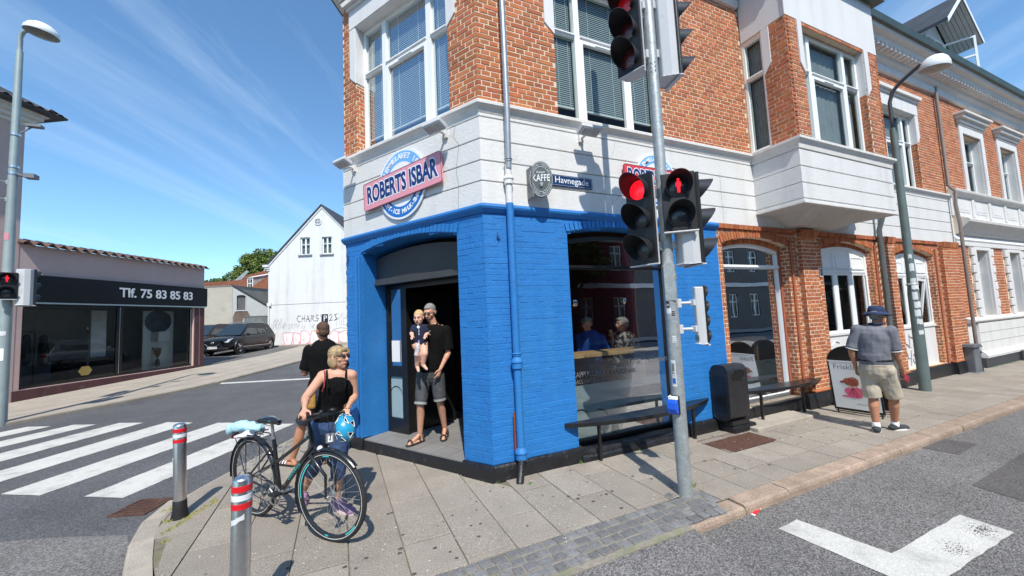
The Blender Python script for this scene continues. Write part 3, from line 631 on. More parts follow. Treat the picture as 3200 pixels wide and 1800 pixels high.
# ---------------------------------------------------------------- windows with white boarded bottoms (C and D)
def door_window(g, sill, trans, tilt, graffiti):
    a, b, z0, zs, zc = g
    f, inn = arch_frame(FA, g, -.11, .06, 'tall_window', M_frame, B)
    zs -= .08; zc -= .08
    w3 = (b - a - .12) / 3; xs = [a + .06 + w3 * i for i in range(4)]
    mb = MB(); up = [(a + .06, trans)] + arc_pts(a + .06, b - .06, zs - .055, zc - .06) + [(b - .06, trans)]
    mb.prism(up, -.16, -.13, FA.M()); FA.box(mb, a + .06, b - .06, trans - .09, trans, -.16, -.118)
    for x in xs[1:3]: FA.box(mb, x - .05, x + .05, sill + .07, trans - .09, -.16, -.112)
    for x in xs[1:3]: FA.box(mb, x - .035, x + .035, trans, zc - .09, -.13, -.118)
    for z in (trans + .03, trans - .03, trans - .055): FA.box(mb, a + .07, b - .07, z, z + .012, -.13, -.106)
    FA.box(mb, a + .06, b - .06, sill, sill + .07, -.16, -.10)
    for i in range(3):
        l, r = xs[i] + .07, xs[i + 1] - .07; top = min(zs - .13, zc - .2) + (.07 if i == 1 else .03)
        for q in ((l, l + .014, trans + .05, top), (r - .014, r, trans + .05, top), (l, r, trans + .05, trans + .064), (l, r, top, top + .014)): FA.box(mb, *q, -.13, -.119)
    mb.build('upper_panel', M_frame, f, bevel=.002)
    for i in range(3):
        l, r = xs[i] + .05, xs[i + 1] - .05; dz = 0
        s_ = MB()
        if tilt and i == 1:   # centre casement stands tilted open
            T = FA.M() @ Matrix.Translation((l, sill + .07, -.13)) @ Matrix.Rotation(radians(7), 4, 'X') @ Matrix.Rotation(radians(-4), 4, 'Z')
            hh = trans - .09 - sill - .07; ww = r - l
            for q in ((0, .05, 0, hh), (ww - .05, ww, 0, hh), (.05, ww - .05, 0, .05), (.05, ww - .05, hh - .05, hh)): s_.box((q[0], q[2], 0), (q[1], q[3], .04), T)
        else:
            for q in ((l, l + .03, sill + .07, trans - .09), (r - .03, r, sill + .07, trans - .09)): FA.box(s_, *q, -.15, -.118)
        s_.build('casement', M_frame, f, bevel=.002)
        pane(FA, [(l, sill + .07), (r, sill + .07), (r, trans - .09), (l, trans - .09)], -.14, M_glass2, f)
    mb = MB(); FA.box(mb, a + .03, b - .03, z0, sill, -.16, -.095); FA.box(mb, a + .01, b - .01, sill - .02, sill + .03, -.16, -.07); mb.build('white_board', M_white2, f, bevel=.003)
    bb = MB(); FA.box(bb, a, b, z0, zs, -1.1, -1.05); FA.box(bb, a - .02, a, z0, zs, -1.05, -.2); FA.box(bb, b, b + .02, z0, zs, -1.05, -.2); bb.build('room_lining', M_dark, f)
    cu = MB()
    for x in (a + .12, b - .30): cu.box((x, .28, sill + .05), (x + .16, .30, trans))
    cu.build('curtain', mat('grey_green_curtain', (.22, .25, .22), .9, var=.2, vscale=20), f)
    return f
wC = door_window(gC, 1.18, 2.42, False, False); wD = door_window(gD, 1.16, 2.36, True, True)
M_tag = mat('grey_spray_paint', (.33, .33, .35), .8)
def strokes(fr, lines, d, w, name, m, parent):
    mb = MB()
    for ln in lines:
        pts = [fr.P(a, b, d) for a, b in ln]; mb.tube(pts, w, 5, flat=.3)
    return mb.build(name, m, parent)
strokes(FA, [[(9.75, 1.0), (9.68, .85), (9.83, .80), (9.92, .72)], [(9.95, 1.02), (9.93, .75)], [(9.93, .98), (10.12, .92), (10.15, .80), (9.98, .73)], [(10.32, .98), (10.2, .9), (10.22, .78), (10.36, .76)], [(9.78, .62), (9.80, .5), (9.93, .5)], [(9.97, .66), (9.90, .33)], [(10.16, .62), (10.06, .57), (10.18, .47), (10.06, .37), (10.02, .46), (10.18, .56), (10.2, .61), (10.14, .63)], [(10.33, .66), (10.34, .60)]], -.088, .012, 'graffiti', M_tag, wD)
strokes(FA, [[(6.95, .98), (7.08, 1.06), (7.22, 1.02)], [(6.92, .9), (7.0, .72), (6.96, .55)]], -.09, .014, 'graffiti', mat('pale_spray_paint', (.55, .6, .66), .8), wC)
for x in (6.65, 9.44):
    mb = MB(); FA.box(mb, x - .04, x + .05, 2.28, 2.45, 0, .015); mb.build('vent_cover', M_cream, B); mb = MB(); [FA.box(mb, x - .02, x + .03, 2.30 + i * .022, 2.312 + i * .022, .016, .02) for i in range(6)]; mb.build('vent_slot', M_black, B)
# ---------------------------------------------------------------- doorway in the cut corner
mb = MB(); CH.box(mb, .42, 2.30, 2.40, 2.46, -.30, -.22); CH.box(mb, .42, 2.30, 2.37, 2.40, -.30, -.205)
dp = [(.42, 2.46)] + arc_pts(.42, 2.30, 2.77, 2.87) + [(2.30, 2.46)]
mb.prism(dp, -.30, -.25, CH.M()); mb.build('transom_panel', mat('dark_grey_panel', (.045, .048, .052), .5, var=.1), B, bevel=.004)
DF = MB()
for q in ((2.24, 2.30, .15, 2.40), (1.84, 1.96, .15, 2.40), (.42, .47, .15, 2.40), (.47, 1.84, 2.30, 2.40), (1.96, 2.24, .15, .36), (1.96, 2.24, .98, 1.14), (1.96, 2.24, 2.3, 2.4)): CH.box(DF, *q, -.47, -.41)
dfo = DF.build('door_frame', M_black, B, bevel=.004)
pane(CH, [(1.96, .36), (2.24, .36), (2.24, 2.3), (1.96, 2.3)], -.44, M_glass2, dfo)
pane(CH, [(1.965, .37), (2.235, .37), (2.235, .98), (1.965, .98)], -.432, M_frost, dfo, 'frosted_film')
ring(CH, 2.12, .70, .13, 0, pi, -.43, dfo)
mb = MB(); CH.box(mb, 2.02, 2.20, 1.20, 1.52, -.43, -.427); mb.build('notice', M_paper, dfo)
mb = MB(); mb.box((0, 0, 0), (.9, .05, 2.1), Matrix.Translation(CH.P(1.86, .16, -.45)) @ Matrix.Rotation(atan2(-CH.n.y, -CH.n.x) - .12, 4, 'Z')); mb.build('open_door', M_black, B, bevel=.005)
mb = MB(); CH.box(mb, 2.035, 2.20, 1.99, 2.15, -.91, -.90); mb.build('orange_notice', mat('orange_card', (.62, .2, .08), .6), B)
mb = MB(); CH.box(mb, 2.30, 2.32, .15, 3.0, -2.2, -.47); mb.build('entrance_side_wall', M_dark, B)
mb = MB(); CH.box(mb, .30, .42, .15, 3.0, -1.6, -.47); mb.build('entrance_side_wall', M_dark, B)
set_bricks('red', 'brick', M_brick, B); set_bricks('arch', 'arch_brick', M_brick, B)
# iron wall ties, house letter
mb = MB(); mb.tube([FA.P(.17, 2.80, .01), FA.P(.16, 2.75, .015), FA.P(.185, 2.72, .015), FA.P(.20, 2.745, .015), FA.P(.165, 2.75, .012)], .006, 6); mb.build('wall_hook', mat('rusty_dark_blue', (.03, .05, .16), .5), B)
mb = MB(); mb.tube([CH.P(2.66, 2.86, .01), CH.P(2.62, 2.85, .02), CH.P(2.655, 2.72, .02)], .008, 6); mb.build('wall_hook', mat('rusty_dark_blue', (.03, .05, .16), .5), B)
# ---------------------------------------------------------------- downpipes
def pipe(pts, r, name, m, parent, collars=()):
    mb = MB(); mb.tube(pts, r, 14); o = mb.build(name, m, parent, smooth=True)
    for c, rr, hh in collars:
        k = MB(); k.lathe([(r, -hh), (rr, -hh * .8), (rr, 0), (rr + .008, .01), (rr + .008, hh * .4), (rr, hh * .55), (r, hh)], 16, Matrix.Translation(c)); k.build('collar', m, o, smooth=True)
    return o
PX = .315
pipe([(PX, -.085, 3.56), (PX, -.10, 3.8), (PX, -.118, 4.3), (PX, -.118, 7.6)], .036, 'downpipe', M_zinc, B, [((PX, -.09, 3.66), .043, .02)])
pipe([(PX, -.07, 3.13), (PX, -.07, 3.60)], .040, 'downpipe', M_white, B, [((PX, -.07, 3.42), .055, .06)])
pipe([(PX, -.075, .20), (PX, -.075, 1.2), (PX, -.075, 3.14)], .044, 'downpipe', M_blue, B, [((PX, -.075, 1.27), .062, .07), ((PX, -.075, .26), .064, .07), ((PX, -.075, 1.37), .05, .02)])
pipe([(PX, -.085, .24), (PX - .03, -.12, .12), (PX - .09, -.20, -.01)], .042, 'downpipe_foot', M_plinth, B)
mb = MB(); mb.tube([(PX - .055, -.05, .27), (PX - .055, -.05, .72)], .012, 8); mb.build('copper_strip', mat('copper_rust', (.32, .08, .03), .5, metal=.4), B)
pipe([(8.72, -.10, .10), (8.72, -.10, 3.25), (8.72, -.18, 3.5), (8.72, -.18, 4.42)], .045, 'downpipe', mat('grey_green_pipe', (.10, .12, .12), .5, var=.1), B)
pipe([(12.5, -.17, .05), (12.5, -.17, 3.6), (12.5, -.14, 4.1), (12.5, -.17, 4.42), (12.5, -.06, 4.6), (12.5, -.06, 7.2)], .035, 'downpipe', mat('brown_pipe', (.20, .17, .15), .5), B)
# ================================================================== ground
def asphalt(name, base, speck, sc):
    m = bpy.data.materials.new(name); m.use_nodes = True; n, l = m.node_tree.nodes, m.node_tree.links; b = n['Principled BSDF']
    b.inputs['Roughness'].default_value = .85
    t = n.new('ShaderNodeTexCoord')
    def N(s, d=3, r=.6): q = n.new('ShaderNodeTexNoise'); q.inputs['Scale'].default_value = s; q.inputs['Detail'].default_value = d; q.inputs['Roughness'].default_value = r; l.new(t.outputs['Object'], q.inputs[0]); return q.outputs[0]
    vo = n.new('ShaderNodeTexVoronoi'); vo.inputs['Scale'].default_value = sc; l.new(t.outputs['Object'], vo.inputs[0])
    sv = n.new('ShaderNodeSeparateColor'); l.new(vo.outputs['Color'], sv.inputs[0])
    r1 = n.new('ShaderNodeMapRange'); r1.inputs[1].default_value = .15; r1.inputs[2].default_value = 1; r1.inputs[3].default_value = .55; r1.inputs[4].default_value = speck; l.new(sv.outputs[0], r1.inputs[0])
    m1 = n.new('ShaderNodeMix'); m1.data_type = 'RGBA'; m1.blend_type = 'MULTIPLY'; m1.inputs[0].default_value = 1
    m0 = n.new('ShaderNodeMix'); m0.data_type = 'RGBA'; m0.inputs[6].default_value = (*[c * .78 for c in base], 1); m0.inputs[7].default_value = (*[c * 1.16 for c in base], 1)
    r2 = n.new('ShaderNodeMapRange'); r2.inputs[1].default_value = .35; r2.inputs[2].default_value = .65; l.new(N(.55, 8, .7), r2.inputs[0]); l.new(r2.outputs[0], m0.inputs[0])
    l.new(m0.outputs[2], m1.inputs[6]); l.new(r1.outputs[0], m1.inputs[7])
    # a few pale chips
    v2 = n.new('ShaderNodeTexVoronoi'); v2.inputs['Scale'].default_value = 26; l.new(t.outputs['Object'], v2.inputs[0])
    lt = n.new('ShaderNodeMath'); lt.operation = 'LESS_THAN'; lt.inputs[1].default_value = .10; l.new(v2.outputs['Distance'], lt.inputs[0])
    s2 = n.new('ShaderNodeSeparateColor'); l.new(v2.outputs['Color'], s2.inputs[0]); gt = n.new('ShaderNodeMath'); gt.operation = 'GREATER_THAN'; gt.inputs[1].default_value = .72; l.new(s2.outputs[1], gt.inputs[0])
    mm = n.new('ShaderNodeMath'); mm.operation = 'MULTIPLY'; l.new(lt.outputs[0], mm.inputs[0]); l.new(gt.outputs[0], mm.inputs[1])
    m2 = n.new('ShaderNodeMix'); m2.data_type = 'RGBA'; m2.inputs[7].default_value = (.45, .42, .38, 1); l.new(mm.outputs[0], m2.inputs[0]); l.new(m1.outputs[2], m2.inputs[6])
    l.new(m2.outputs[2], b.inputs['Base Color'])
    bp = n.new('ShaderNodeBump'); bp.inputs['Strength'].default_value = .9; bp.inputs['Distance'].default_value = .006; l.new(vo.outputs['Distance'], bp.inputs['Height']); l.new(bp.outputs[0], b.inputs['Normal'])
    MATS[name] = m; return m
M_asph = asphalt('road_asphalt', (.088, .088, .092), 1.8, 120)
M_asph2 = asphalt('coarse_pale_asphalt', (.138, .131, .126), 1.9, 110)
M_asph3 = asphalt('asphalt_patch', (.112, .102, .099), 1.4, 130)
M_slab = mat('concrete_slab', (.275, .242, .200), .9, var=.10, vscale=2.2, bump=.5, bscale=140, isl=.28, fine=.30, fscale=120, dirt=(.20, .17, .14), dscale=3, dmin=.55, dmax=.85)
M_joint = mat('sandy_joint', (.17, .145, .11), .95, var=.3, vscale=8, dirt=(.13, .15, .05), dscale=2.5, dmin=.5, dmax=.7)
M_sett = mat('granite_sett', (.17, .168, .165), .8, var=.2, vscale=30, bump=.9, bscale=60, isl=.6, fine=.25, fscale=260)
M_kerb = mat('reddish_granite_kerb', (.33, .245, .185), .8, var=.2, vscale=7, bump=.9, bscale=90, isl=.35, fine=.4, fscale=170, dirt=(.21, .17, .12), dscale=4, dmin=.5, dmax=.8)
M_kerb2 = mat('grey_concrete_kerb', (.33, .29, .24), .85, var=.12, vscale=6, bump=.5, bscale=90, isl=.25, fine=.2, fscale=160)
M_paint = mat('white_road_paint', (.54, .53, .49), .7, var=.06, bump=.5, bscale=150, dirt=(.30, .295, .28), dscale=4, dmin=.5, dmax=.74, fine=.12, fscale=90)
def sheet(name, pts, dz, m, parent=None, kind=None, step=2.5):
    """a flat sheet on the (gently climbing) ground: split along y so that it follows the slope"""
    me = bpy.data.meshes.new(name); bm = bmesh.new()
    tri = tessellate_polygon([[V((x, y, 0)) for x, y in pts]]); vs = [bm.verts.new((x, y, 0)) for x, y in pts]
    for t in tri:
        try: bm.faces.new([vs[i] for i in t])
        except Exception: pass
    ys = [p[1] for p in pts]; y = max(11.5, min(ys))
    while y < min(max(ys), 75):
        bmesh.ops.bisect_plane(bm, geom=bm.verts[:] + bm.edges[:] + bm.faces[:], plane_co=(0, y, 0), plane_no=(0, 1, 0)); y += 63.5 if y >= 11.5 else step
    for v in bm.verts: v.co.z = zg(v.co.y) + dz
    bmesh.ops.recalc_face_normals(bm, faces=bm.faces[:])
    bm.to_mesh(me); bm.free(); me.materials.append(m)
    if sum(p.normal.z for p in me.polygons) < 0: me.flip_normals()
    return put(name, me, parent, kind=kind)
RZ = -.09
sheet('ground', [(-900, -900), (900, -900), (900, 1200), (-900, 1200)], RZ - .03, mat('far_ground', (.10, .105, .08), .95, var=.3, vscale=.05), kind='structure')
road = struct('road')
sheet('road_surface', [(-60, -40), (60, -40), (60, 75), (-60, 75)], RZ, M_asph, road)
sheet('coarse_asphalt', [(-60, -11), (-60, -3.2), (-9, -3.0), (-5.0, 1.18), (-4.47, 1.34), (-4.1, 1.20), (-3.84, 1.08), (-3.39, .87), (-3.0, 0), (-1, -1.5), (60, -1.5), (60, -11)], RZ + .004, M_asph2, road)
sheet('asphalt_repair', [(5.16, -1.64), (5.80, -1.64), (5.87, -1.93), (5.20, -1.97)], RZ + .008, M_asph3, road)
sheet('asphalt_repair', [(4.2, -2.35), (9, -2.2), (9, -3.2), (4.0, -3.2)], RZ + .008, M_asph3, road)
# zebra crossing
zs_ = [((-4.31, 2.29), (-3.85, 1.99), (-2.36, 4.69), (-2.86, 4.99)), ((-5.36, 2.97), (-4.86, 2.64), (-3.30, 5.38), (-3.82, 5.75)), ((-6.35, 3.62), (-5.85, 3.30), (-4.33, 6.10), (-4.88, 6.51)), ((-7.36, 4.30), (-6.84, 3.98), (-5.36, 6.78), (-5.87, 7.10)), ((-8.32, 4.98), (-7.82, 4.64), (-6.30, 7.25), (-6.79, 7.54)), ((-9.3, 5.6), (-8.8, 5.3), (-7.20, 7.68), (-7.70, 7.96))]
def ragged(pts, amp=.008, step=.12):
    out = []
    for (a, b), (c, d) in zip(pts, pts[1:] + pts[:1]):
        L = math.hypot(c - a, d - b); n = max(1, int(L / step))
        for i in range(n):
            t = i / n; x, y = a + (c - a) * t, b + (d - b) * t
            if i: x += amp * noise.noise(V((x * 9, y * 9, 0))) * 2; y += amp * noise.noise(V((x * 9, y * 9, 5))) * 2
            out.append((x, y))
    return out
for z_ in zs_: sheet('zebra_stripe', ragged(list(z_)), RZ + .004, M_paint, road)
sheet('road_line', [(-5.31, 12.35), (-5.32, 12.62), (-1.5, 11.52), (-1.5, 11.25)], RZ + .006, M_paint, road)
sheet('parking_line', [(-7.9, 20.1), (-6.2, 19.2), (-6.2, 19.3), (-7.9, 20.2)], RZ + .02, M_paint, road)
sheet('road_marking', ragged([(1.82, -1.92), (2.10, -1.91), (2.19, -2.51), (3.34, -2.52), (3.32, -2.82), (1.88, -2.80)], .006), RZ + .008, M_paint, road)
mb = MB()
for cx, cy, n_ in ((3.15, -2.70, 300), (2.65, -2.70, 150)):
    for i in range(n_):
        x, y = cx + random.gauss(0, .07), cy + random.gauss(0, .035); w = random.uniform(.0015, .006); mb.add([(x, y, RZ + .0095), (x + w * 2.4, y + w * .2, RZ + .0095), (x + w * 2, y + w, RZ + .0095), (x - w * .3, y + w * .8, RZ + .0095)], [(0, 1, 2, 3)])
o_ = mb.build('worn_patch', M_asph, road, kind='stuff')
# ---------------------------------------------------------------- near pavement
pav = struct('pavement')
kin = [(-2.75, -.55), (-2.81, -.25), (-2.98, .19), (-3.13, .73), (-3.14, 1.11), (-3.05, 1.48), (-2.78, 2.07), (-2.35, 3.0), (-1.75, 4.15)]
outer = [(60, -1.48), (1.6, -1.48), (1.5, -1.60), (-1.2, -1.66), (-1.8, -1.62), (-2.3, -1.35), (-2.6, -.98)] + kin
back = [(-1.75 + 2.9 * k, 4.15 + 5.26 * k) for k in (1, 2.5)] + [(9, 12), (9, .3), (60, .3)]
sheet('pavement_base', outer + back, -.012, M_joint, pav)
def inside(x, y):
    P = outer + back; c = False; j = len(P) - 1
    for i in range(len(P)):
        if (P[i][1] > y) != (P[j][1] > y) and x < (P[j][0] - P[i][0]) * (y - P[i][1]) / (P[j][1] - P[i][1]) + P[i][0]: c = not c
        j = i
    return c
def clip_poly(poly, ox, oy, nx, ny):
    out = []
    for i in range(len(poly)):
        a, b = poly[i - 1], poly[i]; da = (a[0] - ox) * nx + (a[1] - oy) * ny; db = (b[0] - ox) * nx + (b[1] - oy) * ny
        if da * db < 0: t = da / (da - db); out.append((a[0] + (b[0] - a[0]) * t, a[1] + (b[1] - a[1]) * t))
        if db >= 0: out.append(b)
    return out
def slab(poly, m=M_slab, name='slab', top=0., th=.04, parent=None, gap=0.):
    if len(poly) < 3: return
    ar = abs(sum(poly[i - 1][0] * poly[i][1] - poly[i][0] * poly[i - 1][1] for i in range(len(poly)))) / 2
    if ar < .006: return
    cx = sum(p[0] for p in poly) / len(poly); cy = sum(p[1] for p in poly) / len(poly); dz = random.uniform(-.0022, .0022); tx, ty = random.uniform(-.004, .004), random.uniform(-.004, .004)
    n = len(poly); e = .005; zf = lambda x, y: top + dz + tx * (x - cx) + ty * (y - cy) + (zg(cy) if cy > 11 else 0)
    inn = [(x + (cx - x) * e / max(.01, math.hypot(cx - x, cy - y)), y + (cy - y) * e / max(.01, math.hypot(cx - x, cy - y))) for x, y in poly]
    mb = MB(); mb.add([(x, y, zf(x, y) - th) for x, y in poly] + [(x, y, zf(x, y) - .003) for x, y in poly] + [(x, y, zf(x, y)) for x, y in inn], [tuple(range(2 * n, 3 * n))] + [(i, (i + 1) % n, (i + 1) % n + n, i + n) for i in range(n)] + [(i + n, (i + 1) % n + n, (i + 1) % n + 2 * n, i + 2 * n) for i in range(n)])
    o = mb.build(name, m, parent or pav); return o
def clip_all(q, right=False):
    P = q
    if right: P = clip_poly(P, 0, -1.475, 0, 1)
    else:
        if min(p[0] for p in q) < -1.6:
            for a, b in zip(kin, kin[1:]):
                nx, ny = (b[1] - a[1]), -(b[0] - a[0]); L = math.hypot(nx, ny)
                if all(min(a[1], b[1]) - .9 < p[1] < max(a[1], b[1]) + .9 for p in P): P = clip_poly(P, a[0], a[1], nx / L, ny / L)
    # keep off the building
    for fr in (CH, FA):
        pass
    return P
def building_clip(P):
    """cut away what lies under the walls"""
    pr = .035
    ins = [((p[0] * FA.n.x + p[1] * FA.n.y) < pr and (p[0] * CH.n.x + p[1] * CH.n.y) < pr) for p in P]
    if all(ins): return []
    if not any(ins): return P
    cx = sum(p[0] for p in P) / len(P)
    f = FA if cx > -.02 else CH
    return clip_poly(P, f.n.x * .02, f.n.y * .02, f.n.x, f.n.y)
g = .0045; W4 = .402
i = -9
for i in range(-9, 9):            # left part: oblong slabs, joints staggered
    x0 = -.285 + W4 * i; x1 = x0 + W4
    if x0 > 1.5: continue
    for j in range(-3, 6):
        y0 = (-.775 if i % 2 == 0 else -.38) + .8 * j; y1 = y0 + .8
        if y1 < -1.7: continue
        lo_ = -1.245
        q = [(x0 + g, max(y0, lo_) + g), (x1 - g, max(y0, lo_) + g), (x1 - g, y1 - g), (x0 + g, y1 - g)]
        if y1 - g <= lo_ + .04: continue
        q = building_clip(clip_all(q))
        if q and inside(sum(p[0] for p in q) / len(q), sum(p[1] for p in q) / len(q)): slab(q)
for i in range(0, 60):            # right part: square slabs
    x0 = 1.72 + W4 * i; x1 = x0 + W4
    if x0 > 22: break
    for y0, y1 in ((-1.475, -1.15), (-1.15, -.745), (-.745, -.34), (-.34, .08)):
        if 2.85 < (x0 + x1) / 2 < 3.82 and y0 == -.745: continue
        if y0 == -.34 and i % 1 == 0: pass
        q = [(x0 + g, y0 + g), (x1 - g, y0 + g), (x1 - g, min(y1, -.015) - g), (x0 + g, min(y1, -.015) - g)]
        if x0 > 12.5 and i % 2: pass
        slab(q)
for y0, y1 in ((-1.245, -.82), (-.82, -.36), (-.36, .0)): slab([(1.33, y0 + g), (1.72 - g, y0 + g), (1.72 - g, y1 - g), (1.33, y1 - g)])
# pole foot strip of setts, and the sett strip along the road
def sett(x, y, w, h, rot=0., top=-.002):
    c, s_ = cos(rot), sin(rot); k = [random.uniform(-.006, .006) for _ in range(8)]
    P = [(-w / 2 + k[0], -h / 2 + k[1]), (w / 2 + k[2], -h / 2 + k[3]), (w / 2 + k[4], h / 2 + k[5]), (-w / 2 + k[6], h / 2 + k[7])]
    P = [(x + a * c - b * s_, y + a * s_ + b * c) for a, b in P]; cx, cy = x, y; dz = random.uniform(-.003, .003); tx = random.uniform(-.03, .03)
    inn = [(px + (cx - px) * .14, py + (cy - py) * .14) for px, py in P]
    mb = MB(); mb.add([(a, b, top - .06) for a, b in P] + [(a, b, top + dz - .005) for a, b in P] + [(a, b, top + dz + tx * (a - cx)) for a, b in inn] + [(cx, cy, top + dz + .003)], [(8, 9, 12), (9, 10, 12), (10, 11, 12), (11, 8, 12)] + [(i, (i + 1) % 4, (i + 1) % 4 + 4, i + 4) for i in range(4)] + [(i + 4, (i + 1) % 4 + 4, (i + 1) % 4 + 8, i + 8) for i in range(4)])
    mb.build('sett', M_sett, pav)
for r in range(4):
    y = -1.292 - r * .098; x = -1.9 + (r % 2) * .05
    while x < 1.58 - r * .01:
        w = random.uniform(.085, .125); sett(x + w / 2, y - .0 + random.uniform(-.004, .004), w - .010, .084, top=.001); x += w
for (x, y, rt_) in ((1.38, -1.18, .2), (1.49, -1.10, .5), (1.62, -1.12, .3), (1.66, -1.22, .1), (1.42, -1.02, .1), (1.58, -1.01, .6), (1.68, -1.32, .0), (1.66, -1.42, .05)): sett(x, y, .10, .10, rt_)
mb = MB(); mb.box((-1.9, -1.69, -.05), (1.115, -1.475, -.0065)); mb.box((-1.9, -1.475, -.05), (1.60, -1.262, -.0065)); mb.build('sett_bedding', mat('sandy_grout', (.25, .22, .18), .95, var=.3, vscale=20, bump=.5, bscale=90, dirt=(.16, .19, .07), dscale=5, dmin=.5, dmax=.7), pav)
mb = MB(); n_ = 30; L_ = [(1.12 - 3.2 * i / n_) for i in range(n_ + 1)]
mb.add([(x, y + .012 * noise.noise(V((x * 5, y, 0))), z) for x in L_ for y, z in ((-1.672, -.012), (-1.80, -.028), (-2.15, RZ + .0055))], [(3 * i + j, 3 * i + 3 + j, 3 * i + 4 + j, 3 * i + 1 + j) for i in range(n_) for j in range(2)]); mb.build('asphalt_ramp', M_asph2, road)
# kerbs
def kerb(poly_in, poly_out, m, name='kerb_stone', top=0., drop=.0):
    """one kerb stone between its back edge and its road edge, with a rounded nose"""
    a, b = poly_in; c, d = poly_out; mb = MB()
    def row(p, q):
        p, q = V((p[0], p[1], 0)), V((q[0], q[1], 0)); u = (q - p).normalized(); w = (q - p).length; z_ = zg(p.y); T = top + z_
        return [p + V((0, 0, T - .1)), p + V((0, 0, T)), p + u * (w - .03) + V((0, 0, T - .003)), p + u * (w - .008) + V((0, 0, T - .014)), p + u * w + V((0, 0, T - .04)), p + u * w + V((0, 0, RZ + z_ - .03))]
    A, B_ = row(a, c), row(b, d); k = len(A)
    mb.add(A + B_, [(j, j + 1, j + 1 + k, j + k) for j in range(k - 1)] + [tuple(range(k)), tuple(range(2 * k - 1, k - 1, -1))]); return mb.build(name, m, kb)
kb = struct('kerb')
xs = [1.12, 1.80, 2.44, 3.04, 3.90, 4.63, 5.50, 6.4] + [7.2 + .9 * i for i in range(20)]
for a, b in zip(xs, xs[1:]): kerb(((a + .005, -1.480), (b - .005, -1.480)), ((a + .005, -1.66 + random.uniform(-.006, .006)), (b - .005, -1.66)), M_kerb, top=random.uniform(-.004, .003) - (.015 if a < 1.2 else 0))
def offset_poly(P, w):
    out = []
    for i in range(len(P)):
        a = V(P[max(i - 1, 0)] + (0,)); b = V(P[min(i + 1, len(P) - 1)] + (0,)); t = (b - a).normalized(); out.append((P[i][0] - t.y * w, P[i][1] + t.x * w))
    return out
full = [(-1.8, -1.62), (-2.3, -1.35), (-2.6, -.98)] + kin + [(-.80, 5.9), (.65, 8.55), (2.1, 11.2)]
ko = offset_poly(full, .17)
def resample(P, Q, step):
    L = [0]
    for a, b in zip(P, P[1:]): L.append(L[-1] + math.hypot(b[0] - a[0], b[1] - a[1]))
    n = int(L[-1] / step); R = []
    for k in range(n + 1):
        s_ = L[-1] * k / n; i = max(0, min(len(L) - 2, next((j for j in range(len(L) - 1) if L[j + 1] >= s_ - 1e-9), len(L) - 2))); t = (s_ - L[i]) / (L[i + 1] - L[i])
        R.append(((P[i][0] + (P[i + 1][0] - P[i][0]) * t, P[i][1] + (P[i + 1][1] - P[i][1]) * t), (Q[i][0] + (Q[i + 1][0] - Q[i][0]) * t, Q[i][1] + (Q[i + 1][1] - Q[i][1]) * t)))
    return R
R_ = resample(full, ko, .42)
for (a, c), (b, d) in zip(R_, R_[1:]):
    y = (a[1] + b[1]) / 2; dr = -.055 if 1.4 < y < 4.8 else 0.
    kerb((a, b), (c, d), M_kerb2, top=dr)
# lowered setts beside the crossing
for k in range(26):
    for r in range(2):
        t = k * .1; x = -2.93 + .11 * r + t * .44; y = 2.0 - .05 * r + t * .88
        sett(x + .16, y, .09, .09, 1.1, top=.0)
# far pavement with kerb along the pink shop
fp = struct('far_pavement')
kl = [(-11.6, 4.6), (-9.9, 6.6), (-8.37, 8.45), (-6.9, 10.5), (-5.42, 12.75), (-4.3, 14.9), (-3.0, 17.6), (-1.2, 21.5), (1.2, 26.5)]
bk = [(-2.9, 27.5), (-5.2, 20.6), (-6.9, 17.6), (-7.05, 17.45), (-10.2, 11.8), (-12.9, 6.9)]
sheet('pavement_sheet', kl + bk, .0, mat('pale_far_paving', (.34, .30, .25), .9, var=.12, vscale=1.5, fine=.2, fscale=60, bump=.3), fp)
for (a, c), (b, d) in zip(*(lambda r: (r, r[1:]))(resample(kl, offset_poly(kl, -.14), .9))): kb_ = kerb((a, b), (c, d), M_kerb2, top=.002)
strip_pts = offset_poly(kl, 1.2)
for (a, b), (c, d) in zip(zip(kl[1:], strip_pts[1:]), zip(kl[2:], strip_pts[2:])):
    pass
mb = MB()
for P0, P1 in ((offset_poly(kl, .62), 0), (offset_poly(kl, 1.35), 0)):
    mb.add([V((x, y, zg(y) + .004)) for x, y in P0] + [V((x + .02, y - .012, zg(y) + .004)) for x, y in P0], [(i, i + 1, i + 1 + len(P0), i + len(P0)) for i in range(len(P0) - 1)])
mb.build('slab_joint', M_joint, fp)
sheet('parking_ground', [(-7.05, 17.6), (-5.2, 20.6), (-2.9, 27.5), (1, 40), (-30, 40), (-30, 17.9)], RZ + .095, asphalt('grey_parking_asphalt', (.14, .135, .13), 1.3, 60), kind='structure')
# ---------------------------------------------------------------- iron covers
def place_obj(o, **k): pass
dg_ = thing('storm_drain', 'rusty iron drain grate set in the gutter beside the far bollard', 'drain grate')
M_rust = mat('rusty_iron', (.11, .052, .035), .7, metal=.3, var=.35, vscale=20, bump=.5, bscale=120, dirt=(.16, .13, .10), dscale=14)
dT = Matrix.Translation((-3.52, 1.55, RZ)) @ Matrix.Rotation(radians(-22), 4, 'Z')
mb = MB(); mb.box((-.19, -.19, -.01), (.19, -.165, .014), dT); mb.box((-.19, .165, -.01), (.19, .19, .014), dT); mb.box((-.19, -.165, -.01), (-.165, .165, .014), dT); mb.box((.165, -.165, -.01), (.19, .165, .014), dT); mb.build('frame', M_rust, dg_)
for i in range(8): mb = MB(); mb.box((-.165, -.155 + i * .041, -.01), (.165, -.155 + i * .041 + .023, .010), dT); mb.build('bar', M_rust, dg_)
mb = MB(); mb.box((-.165, -.165, -.002), (.165, .165, .0045), dT); mb.build('pit', mat('drain_dark', (.006, .006, .006), .9), dg_)
